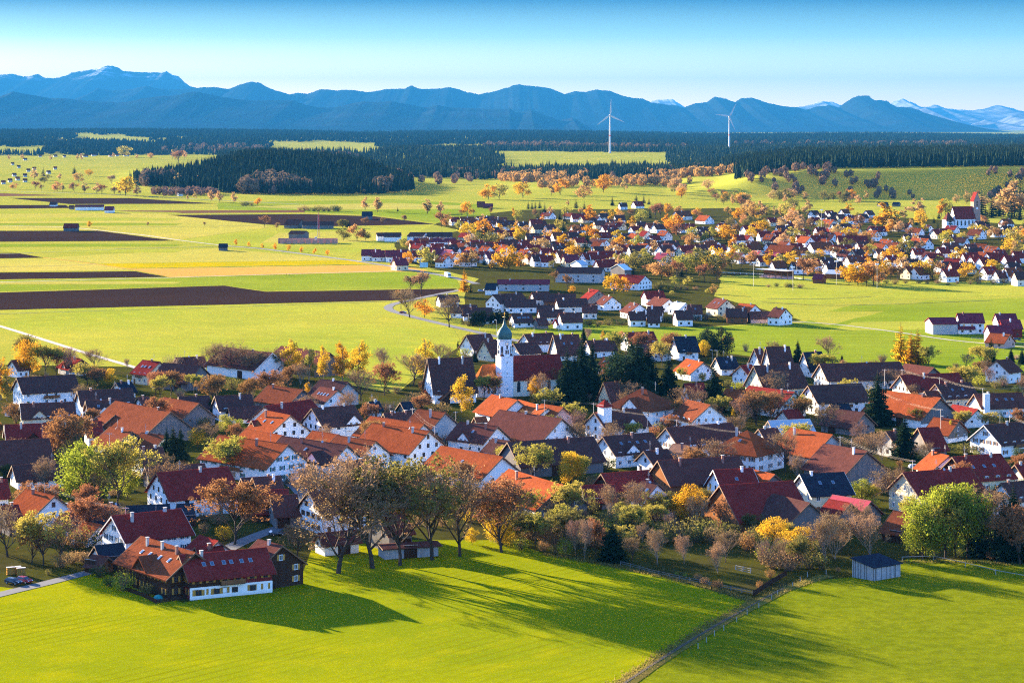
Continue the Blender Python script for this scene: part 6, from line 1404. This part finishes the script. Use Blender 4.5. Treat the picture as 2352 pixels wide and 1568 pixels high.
fence([('E', 985, 905), ('E', 1120, 950), ('E', 1225, 1005), ('E', 1500, 960), ('E', 1850, 930), ('E', 2160, 890)], 2.6, 1.0, 'brown garden fence in front of the timber farmhouse', 2, True, 'wood_dark')
fence([('D', 1905, 335), ('D', 2100, 350), ('D', 2352, 385)], 4, 1.1, 'pale rail fence below the new houses', 2, False, 'wood_silver')
fence([('K', 285, 660), ('K', 560, 672), ('K', 740, 690), ('K', 915, 712)], 5, 1.0, 'white advertising boards around the sports pitch', 2, False, 'frame_white', .1)
# ------------------------------------------------------------------ overhead lines on roof masts
def masts(pts, label, hh=11.5, n=4):
    P = [zg(z, x, y, hh) for z, x, y in pts]; ob = link('power_line', None, None, (P[0].x, P[0].y, 0)); tag(ob, label, 'power line', 'overhead lines across the roofs'); o0 = Vector((P[0].x, P[0].y, 0))
    for p in P:
        m2 = MB(); m2.tube((p.x-o0.x, p.y-o0.y, hh-6.5), (p.x-o0.x, p.y-o0.y, hh+.4), .09, .07, 6); po = m2.build('mast', 'metal', ob)
        m2 = MB(); m2.box(-.9, .9, -.05, .05, -.06, .06); m2.build('cross_arm', 'metal', ob, (p.x-o0.x, p.y-o0.y, hh))
    for A, B in zip(P, P[1:]):
        d = B-A; sd_ = Vector((-d.y, d.x, 0)).normalized()
        for k in range(n):
            off = Vector((0, 0, .0)) + Vector((1, 0, 0))*(-.75+1.5*k/(n-1)) + Vector((0, 0, .25*(k % 2))); m2 = MB(); N_ = 8; q = []
            for i in range(N_+1):
                t = i/N_; q.append(A.lerp(B, t)-o0+off-Vector((0, 0, 4*t*(1-t)*d.length*.022)))
            tube_into(m2, q, [.011]*(N_+1), 4); m2.build('wire', 'wire', ob)
masts([('A', 360, 790), ('A', 540, 862), ('A', 935, 928), ('A', 1135, 1000), ('A', 1270, 1135)], 'overhead wires crossing above the rusty roofs towards the dark spruces')
masts([('E', 297, 70), ('E', 985, 258)], 'overhead wires between the orange roofed house and the red roofed white house')
masts([('C', 380, 858), ('C', 800, 885), ('C', 1260, 982), ('C', 1510, 1028), ('C', 2050, 1130)], 'overhead wires running below the churchyard to the blue metal hall')
masts([('D', 700, 712), ('D', 1020, 728), ('D', 1640, 940), ('D', 2230, 995), ('D', 2420, 1060)], 'overhead wires above the large orange barn')
masts([('D', 1160, 598), ('D', 1310, 598), ('D', 1630, 668), ('D', 2000, 758), ('D', 2380, 742)], 'overhead wires above the ochre gabled house')
masts([('D', 780, 1172), ('D', 1400, 1378)], 'overhead wires from the patterned roof to the second spruce')
masts([('B', 1390, 715), ('B', 1580, 870), ('B', 1760, 745)], 'overhead wires around the grey plaster gable', 11, 3)
# ------------------------------------------------------------------ street lamps, floodlights, lattice mast
def lamp(z, x, yb, yt, label, cat='street lamp', nm='street_lamp', arm=1.2):
    p = zg(z, x, yb); _, b_ = zf(z, x, yb); _, t_ = zf(z, x, yt); h = (b_-t_)*p.y/F; o = link(nm, None, None, p); tag(o, label, cat)
    m2 = MB(); m2.tube((0, 0, -.2), (0, 0, h), .11, .07, 6); m2.build('pole', 'metal', o)
    m2 = MB()
    if nm == 'street_lamp': m2.box(-arm, .1, -.12, .12, h, h+.16)
    else: m2.box(-1.3, 1.3, -.2, .2, h, h+.9)
    m2.build('lamp_head', 'frame_white', o)
lamp('P', 360, 530, 340, 'street lamp standing left of the onion dome'); lamp('P', 875, 515, 428, 'street lamp standing right of the onion dome'); lamp('Q', 420, 680, 525, 'street lamp beside the tall hedge'); lamp('C', 1815, 525, 425, 'street lamp beside the round dark conifers')
lamp('C', 1857, 510, 432, 'shorter street lamp beside the round dark conifers')
for i, (x, yb, yt) in enumerate(((275, 650, 570), (530, 750, 595), (795, 780, 625), (822, 705, 565), (1088, 740, 585), (1362, 765, 605))):
    lamp('K', x, yb, yt, f'tall floodlight mast at the sports pitch, {ORD[i+1]} from left', 'floodlight', 'floodlight_mast')
lamp('U', 866, 415, 205, 'tall white maypole in the far village', 'maypole', 'maypole')
p = zg('I', 2140, 752); o = link('lattice_mast', None, None, p); tag(o, 'red and white lattice mast beside the unfinished brick building', 'mast'); hm = 168*.3418*p.y/F
for i in range(4):
    x, y = (-1, 1, 1, -1)[i]*.8, (-1, -1, 1, 1)[i]*.8; m2 = MB(); m2.tube((x, y, -.3), (x*.5, y*.5, hm), .16, .12, 5); m2.build('leg', 'turbine_red' if i % 2 else 'turbine_white', o)
m2 = MB()
for k in range(14):
    z0, z1 = hm*k/14, hm*(k+1)/14; s0, s1 = .8*(1-.5*k/14), .8*(1-.5*(k+1)/14); e_ = 1 if k % 2 else -1
    m2.tube((-e_*s0, -s0, z0), (e_*s1, -s1, z1), .09, .09, 4); m2.tube((-s0, e_*s0, z0), (-s1, -e_*s1, z1), .09, .09, 4)
q = m2.build('bracing', 'turbine_red', o); q['kind'] = 'stuff'
# ------------------------------------------------------------------ unfinished brick building, grandstand, sign
p1, p2 = zg('I', 1868, 798), zg('I', 2262, 798); d = p2-p1; o = link('building_site', None, None, p1, atan2(d.y, d.x)); tag(o, 'unfinished brick building shell on the plain beside the lattice mast', 'building site'); L = d.length
plaster('raw_brick', (.55, .27, .19)); x = 0
m2 = MB(); m2.box(0, L, 13.7, 14, -.3, 4.6); m2.build('rear_wall', 'raw_brick', o); m2 = MB(); m2.box(0, .35, .4, 13.65, -.3, 5); m2.build('side_wall', 'raw_brick', o); m2 = MB(); m2.box(L-.35, L, .4, 13.65, -.3, 4.4); m2.build('side_wall', 'raw_brick', o)
for k in range(9):
    x0 = L*k/9; m2 = MB(); m2.box(x0+L*.035, x0+L/9, 0, .35, -.3, 4.4+RND.uniform(-.8, .7)); m2.build('front_wall', 'raw_brick', o)
m2 = MB(); m2.box(L*.62, L*.66, 2, 4.5, -.3, 6.4); m2.build('silo', 'concrete', o)
p1, p2 = zg('K', 560, 690), zg('K', 760, 705); d = p2-p1; L = d.length; o = link('grandstand', None, None, p1, atan2(d.y, d.x)); tag(o, 'open timber grandstand with pale roof at the sports pitch', 'grandstand')
m2 = MB(); m2.box(-2, L, -1, 7, 6, 6.35); m2.build('roof', 'verge_white', o); m2 = MB(); m2.box(0, L, 6, 6.3, -.3, 5.9); m2.build('rear_wall', 'wood_brown', o)
for k in range(6):
    m2 = MB(); m2.box(L*k/5-.15, L*k/5+.15, -.3, .0, -.3, 5.98); m2.build('post', 'wood_brown', o)
for k in range(3):
    m2 = MB(); m2.box(0, L, 1+1.6*k, 2.59+1.6*k, -.3, .6+.7*k); m2.build('tier', 'pink', o)
p = zg('S', 657, 992); o = link('billboard', None, None, p, .1); tag(o, 'pale blue billboard at the road into the far village', 'billboard'); plain('sign_blue', (.25, .5, .62), .5)
m2 = MB(); m2.box(-3.2, 3.2, -.1, .1, 1.2, 5); m2.build('panel', 'sign_blue', o)
for s in (-1, 1): m2 = MB(); m2.box(s*2-.1, s*2+.1, .12, .3, -.3, 4.6); m2.build('post', 'wood_grey', o)
# ------------------------------------------------------------------ vehicles
def paint(name, c):
    m, nt, n, l, b = nodes(name); b.inputs['Base Color'].default_value = (*c, 1); b.inputs['Roughness'].default_value = .3; b.inputs['Coat Weight'].default_value = .5
paint('car_navy', (.02, .035, .06)); paint('car_red', (.30, .015, .03)); paint('car_silver', (.4, .42, .45)); paint('car_blue', (.08, .17, .32)); paint('truck_white', (.75, .76, .76)); paint('headlight', (.8, .8, .8))
def car(p, rz, col, label):
    o = link('parked_car', None, None, p, rz); tag(o, label, 'car')
    pr = [(-2.2, .35), (2.15, .35), (2.2, .75), (1.9, .92), (.95, 1.0), (.35, 1.45), (-1.5, 1.47), (-2.1, 1.0)]
    m2 = MB(); n = len(pr); vs = [(x, s*(.86 if z < 1.05 else .66), z) for s in (-1, 1) for x, z in pr]
    m2.add(vs, [tuple(range(n)), tuple(range(2*n-1, n-1, -1))]+[((i+1) % n, i, n+i, n+(i+1) % n) for i in range(n)]); m2.build('body', col, o)
    for s in (-1, 1):
        m2 = MB(); y0 = s*.80; m2.add([(.75, s*.85, 1.05), (-1.75, s*.85, 1.05), (-1.4, s*.70, 1.42), (.3, s*.70, 1.4)], [(0, 1, 2, 3) if s < 0 else (3, 2, 1, 0)]); m2.build('side_window', 'glass', o)
        m2 = MB(); m2.box(2.1, 2.23, s*.62-.16, s*.62+.16, .62, .78); m2.build('headlight', 'headlight', o)
        for x in (-1.35, 1.35):
            m2 = MB(); m2.tube((x, s*.72, .32), (x, s*.92, .32), .33, .33, 14); wl_ = m2.build('wheel', 'rubber', o); m2 = MB(); m2.tube((x, s*.921, .32), (x, s*.94, .32), .2, .2, 10); m2.build('rim', 'metal', wl_)
    m2 = MB(); m2.add([(1.0, -.7, 1.03), (1.0, .7, 1.03), (.38, .6, 1.44), (.38, -.6, 1.44)], [(0, 1, 2, 3)]); m2.build('windscreen', 'glass', o)
    return o
car(zg('E', 105, 850), radians(-30), 'car_navy', 'dark blue estate car parked at the lane'); car(zg('E', 190, 840), radians(-35), 'car_red', 'dark red car parked beside the blue estate')
car(zg('J', 525, 930), radians(-20), 'car_red', 'small red car driving on the bend of the country road'); car(zg('Q', 660, 213), radians(10), 'car_navy', 'dark car parked before the long white wall'); car(zg('Q', 585, 224), radians(5), 'car_blue', 'pale blue car parked before the long white wall')
car(zg('D', 2290, 345), radians(5), 'car_navy', 'dark car parked below the new houses')
p = zg('J', 825, 690); o = link('truck', None, None, p, radians(-75)); tag(o, 'white truck driving on the country road towards the hamlet', 'truck')
m2 = MB(); m2.box(-5.5, 2.9, -1.25, 1.25, .9, 3.9); m2.build('cargo_box', 'truck_white', o); m2 = MB(); m2.box(3.0, 5.2, -1.2, 1.2, .6, 3.3); cb = m2.build('cab', 'truck_white', o); m2 = MB(); m2.box(5.21, 5.24, -1.05, 1.05, 1.8, 2.9); m2.build('windscreen', 'glass', cb)
for x in (-4, -2.8, 3.8):
    for s in (-1, 1): m2 = MB(); m2.tube((x, s*.85, .5), (x, s*1.2, .5), .5, .5, 12); m2.build('wheel', 'rubber', o)
# ------------------------------------------------------------------ walkers (one skinned body, clothes in three colours)
for nm, c in (('cloth_dark', (.03, .03, .04)), ('cloth_red', (.3, .05, .05)), ('cloth_white', (.5, .5, .5))): plain(nm, c)
plain('skin', (.5, .3, .22)); plain('hair', (.06, .035, .02))
def person_mesh():
    m2 = MB(); rings = [(0, .0, .0)]
    v = [(0, 0, .95), (0, 0, 1.2), (0, .0, 1.42), (0, 0, 1.5), (0, -.02, 1.62), (0, -.01, 1.74), (-.1, 0, .9), (-.12, -.12, .5), (-.12, -.05, .08), (-.12, -.2, .04), (.1, 0, .9), (.12, .1, .5), (.12, .25, .08), (.12, .1, .04), (-.2, 0, 1.4), (-.27, .06, 1.12), (-.25, -.08, .88), (.2, 0, 1.4), (.27, -.06, 1.12), (.25, -.2, .9)]
    e_ = [(0, 1), (1, 2), (2, 3), (3, 4), (4, 5), (0, 6), (6, 7), (7, 8), (8, 9), (0, 10), (10, 11), (11, 12), (12, 13), (2, 14), (14, 15), (15, 16), (2, 17), (17, 18), (18, 19)]
    rad = [.15, .15, .16, .06, .1, .08, .1, .07, .05, .045, .1, .07, .05, .045, .07, .05, .04, .07, .05, .04]
    me = bpy.data.meshes.new('person'); me.from_pydata(v, e_, []); ob = bpy.data.objects.new('person_tmp', me); COL.objects.link(ob)
    md = ob.modifiers.new('skin', 'SKIN'); ob.modifiers.new('sub', 'SUBSURF').levels = 1
    for i, sv in enumerate(me.skin_vertices[0].data): sv.radius = (rad[i], rad[i]); sv.use_root = (i == 0)
    dg = bpy.context.evaluated_depsgraph_get(); r_ = bpy.data.meshes.new_from_object(ob.evaluated_get(dg)); bpy.data.objects.remove(ob)
    r_.materials.clear()
    for q in ('cloth_dark', 'skin', 'hair', 'cloth_dark'): r_.materials.append(MATS[q])
    for pl in r_.polygons:
        z = pl.center.z; pl.material_index = 2 if z > 1.7 or (z > 1.6 and pl.center.y > .02) else 1 if z > 1.47 else 3 if z < .9 else 0; pl.use_smooth = True
    return r_
pm = person_mesh()
for x, y, cl, lb in ((785, 1028, 'cloth_red', 'person in a red jacket walking on the farm track by the ploughed field'), (828, 1027, 'cloth_dark', 'person in dark clothes walking beside the ploughed field'), (846, 1027, 'cloth_white', 'person in a white top walking beside the ploughed field'), (1924, 1012, 'cloth_dark', 'person in black walking on the track below the stubble field'), (1943, 1012, 'cloth_red', 'second person walking on the track below the stubble field')):
    o = link('person', pm, None, zg('I', x, y), RND.uniform(1.2, 1.9)); tag(o, lb, 'person'); sl = o.material_slots[0]; sl.link = 'OBJECT'; sl.material = MATS[cl]
# garden tent, timber stacks
p = zg('E', 1240, 975); o = link('dome_tent', None, None, p); tag(o, 'small turquoise dome tent in the farmhouse garden', 'tent'); plain('tent_cloth', (.03, .22, .20), .6)
m2 = MB(); m2.lathe([(1.25, 0), (1.15, .5), (.8, .95), (.3, 1.2), (.01, 1.25)], 12); m2.build('canopy', 'tent_cloth', o, smooth=True); m2 = MB(); m2.add([(-.4, -1.22, .02), (.4, -1.22, .02), (0, -.98, .85)], [(0, 1, 2)]); m2.build('entrance', 'black', o)
for i, (x, y) in enumerate(((85, 780), (130, 775), (165, 785))):
    p = zg('E', x, y); o = link('wood_stack', None, None, p, radians(20)); tag(o, f'stack of pale firewood beside the parked cars, {ORD[i+1]} from left', 'wood stack')
    m2 = MB(); m2.box(-1.1, 1.1, -.5, .5, 1.92, 2.0); m2.build('cover', 'verge_white', o); m2 = MB(); m2.box(-1.05, 1.05, -.45, .45, .0, .1); m2.build('pallet', 'wood_brown', o)
    lg = shared('log', lambda: (lambda q: (q.tube((0, -.42, 0), (0, .42, 0), .1, .1, 7), q.mesh('log', 'wood_yellow'))[1])(MB()))
    for r_ in range(9):
        for c_ in range(10): link('log', lg, o, (-.95+.21*c_+(.1 if r_ % 2 else 0), 0, .2+.195*r_))

for x, y, r_, c_, lb in (('B', 700, 1330, 'car_silver', 'silver car in the yard below the cream gabled house'), ('C', 1330, 1120, 'car_red', 'red car parked below the hipped villa'), ('D', 1420, 1440, 'car_silver', 'silver car parked beside the house with green shutters'), ('E', 2170, 470, 'car_navy', 'dark car on the village street beside the grey barns'), ('A', 560, 1560, 'car_silver', 'silver car beside the lime green trees')):
    car(zg(x, y, r_), RND.uniform(0, 3), c_, lb)
# ------------------------------------------------------------------ tangle of bushes along the lower village edge
_c = 0
for _k in range(700):
    x, y = RND.uniform(-300, 2380), RND.uniform(520, 930); y += np.interp(x, [-300, 700, 1600, 2380], [-30, 0, 10, 60])
    p = zg('G', x, y)
    if inside(p.x, p.y, 1.0) or any((p.x-t[2])**2+(p.y-t[3])**2 < 14 for t in TREES): continue
    if 830 < x < 1900 and y > 800: continue
    kd = RND.choices(['sh', 'so', 'bs', 'sr', 'sl', 'sg', 'bg', 'ye', 'oy', 'ol'], [3.5, 5, 2.5, 2, 2, 4.5, 2, .6, 2, 2])[0]
    tree(kd, p.x, p.y, RND.uniform(2.5, 5.5) if KIND[kd][4] == 'bush' else RND.uniform(6, 11), RND.uniform(1.0, 1.6), group='bushes of the lower village edge'); _c += 1
    if _c > 95: break
# ------------------------------------------------------------------ garden shrubs in the gaps of the near village
cnt = 0
for k in range(9000):
    px, py = RND.uniform(-20, 2380), RND.uniform(800, 1265)
    lo = np.interp(px, [0, 300, 900, 1060, 1600, 1900, 2350], [845, 850, 900, 790, 790, 835, 820]); hi = np.interp(px, [0, 250, 700, 760, 1200, 1500, 1700, 1900, 2100, 2350], [1325, 1300, 1210, 1195, 1225, 1230, 1250, 1270, 1230, 1230])
    if not lo < py < hi: continue
    p = gp(px, py)
    if inside(p.x, p.y, 1.5) or any((p.x-t[2])**2+(p.y-t[3])**2 < 22 for t in TREES): continue
    kd = RND.choices(['sh', 'so', 'sg', 'bs', 'sr', 'sy', 'sl', 'br', 'oy', 'rb', 'bg'], [4, 4, 4, 4, 2, 1.5, 2, 2.5, 2.5, 2, 2])[0]
    tree(kd, p.x, p.y, RND.uniform(2, 5) if KIND[kd][4] == 'bush' else RND.uniform(7, 13), RND.uniform(.9, 1.5), group='bushes of the near village' if KIND[kd][4] == 'bush' else 'trees of the near village'); cnt += 1
    if cnt > 330: break
def tufts(name, pts, wid, per_m, h, mat, label):
    P = [gp(*q) for q in pts]; m2 = MB(); r = random.Random(5)
    for A, B in zip(P, P[1:]):
        d = B-A; sd_ = Vector((-d.y, d.x, 0)).normalized()
        for k in range(int(d.length*per_m)):
            c = A+d*r.random()+sd_*r.gauss(0, wid/2.4)
            for q in range(3):
                t = r.uniform(0, 6.3); hh = h*r.uniform(.4, 1.3); lx, ly = r.uniform(-.35, .35)*hh, r.uniform(-.35, .35)*hh; wd = r.uniform(.05, .13); o_ = len(m2.v)
                m2.v += [(c.x-cos(t)*wd, c.y-sin(t)*wd, 0), (c.x+cos(t)*wd, c.y+sin(t)*wd, 0), (c.x+lx, c.y+ly, hh)]; m2.f.append((o_, o_+1, o_+2)); m2.m.append(0)
    o = link(name, m2.mesh(name, mat)); o['kind'] = 'stuff'; o['label'] = label
leafmat('dry_grass', (.26, .19, .06), (.17, .15, .035), .5)
tufts('dry_grass', [(1365, 1612), (1425, 1568), (1545, 1490), (1650, 1426), (1730, 1384), (1800, 1352), (1900, 1322)], 2.6, 34, .42, 'dry_grass', 'dry grass tufts on the overgrown track')
tufts('dry_grass', [(1250, 1272), (1400, 1298), (1540, 1328), (1640, 1352), (1735, 1384)], 2.4, 24, .5, 'dry_grass', 'dry grass along the orchard fence')
tufts('dry_grass', [(2040, 1292), (2200, 1290), (2420, 1302)], 2.4, 18, .5, 'dry_grass', 'dry grass along the wire fence')
# ------------------------------------------------------------------ labels of trees: look, size and what stands beside them
def short(lb):
    for c in (' with ', ' beside ', ' behind ', ' in ', ' at ', ' below ', ' under ', ' right ', ' left ', ' before ', ' next ', ' directly ', ' half ', ' between ', ' among ', ' of ', ' on ', ', ', ' by ', ' facing ', ' cut ', ' joined ', ' leaning '):
        i = lb.find(c)
        if i > 8: lb = lb[:i]
    return lb
CAND = {}
for t in TREES:
    o, kind, x, y, h, lab, grp, look, cat = t
    best = min(HOUSES, key=lambda q: (q[0]-x)**2+(q[1]-y)**2)
    f_ = lambda lb: lb
    nm_ = best[2].split(',')[0]; ws = nm_.split(); nm_ = ' '.join(ws[:9])
    while nm_.split()[-1] in ('and', 'with', 'the', 'of', 'in', 'beside', 'a', 'to', 'at', 'below', 'behind', 'long', 'white', 'two', 'front', 'its', 'left', 'right', 'from'): nm_ = ' '.join(nm_.split()[:-1])
    side = ('left of' if x/y < best[0]/best[1]-.002 else 'right of' if x/y > best[0]/best[1]+.002 else 'before' if y < best[1] else 'behind')
    size = ('tall ' if h > 17 else 'low ' if h < 5.5 and cat == 'tree' else '')
    look = look.replace('small ', '') if size else look
    CAND.setdefault((f'{size}{look}', side, nm_ if 'far village' not in best[2] and ',' not in best[2] else best[2]), []).append(t)
for (lk, side, nm_), ts in CAND.items():
    far = ',' in nm_
    if far:
        q = nm_.split(', ')[1].replace(' from left in ', ' house from left in ').replace('distant village by forest', 'distant village').replace(' of far village', ', far village')
        nm_ = q
    ts.sort(key=lambda t: t[2]/t[3])
    for i, t in enumerate(ts):
        lb = f'{lk} {side} {"" if nm_.startswith("the ") else "the "}{nm_}'
        if len(ts) > 1: lb = f'{lk}, {ORD[i+1]} of {len(ts)} {side} the {nm_}'
        w_ = lb.split()
        if len(w_) > 16: lb = ' '.join(w_[:16])
        tag(t[0], lb, t[8], t[6])
# ------------------------------------------------------------------ air
mb = MB(); mb.box(-30000, 30000, -3000, 96000, -62, 2150)
m = bpy.data.materials.new('air'); m.use_nodes = True; nt = m.node_tree; nt.nodes.clear()
out = nt.nodes.new('ShaderNodeOutputMaterial'); pv = nt.nodes.new('ShaderNodeVolumePrincipled')
pv.inputs['Color'].default_value = (.02, .165, .39, 1); pv.inputs['Density'].default_value = 2.0e-5; pv.inputs['Anisotropy'].default_value = 0.0
nt.links.new(pv.outputs[0], out.inputs['Volume']); MATS['air'] = m
hz = link('haze', mb.mesh('haze', 'air')); hz['kind'] = 'stuff'; hz['label'] = 'blue haze in the air'
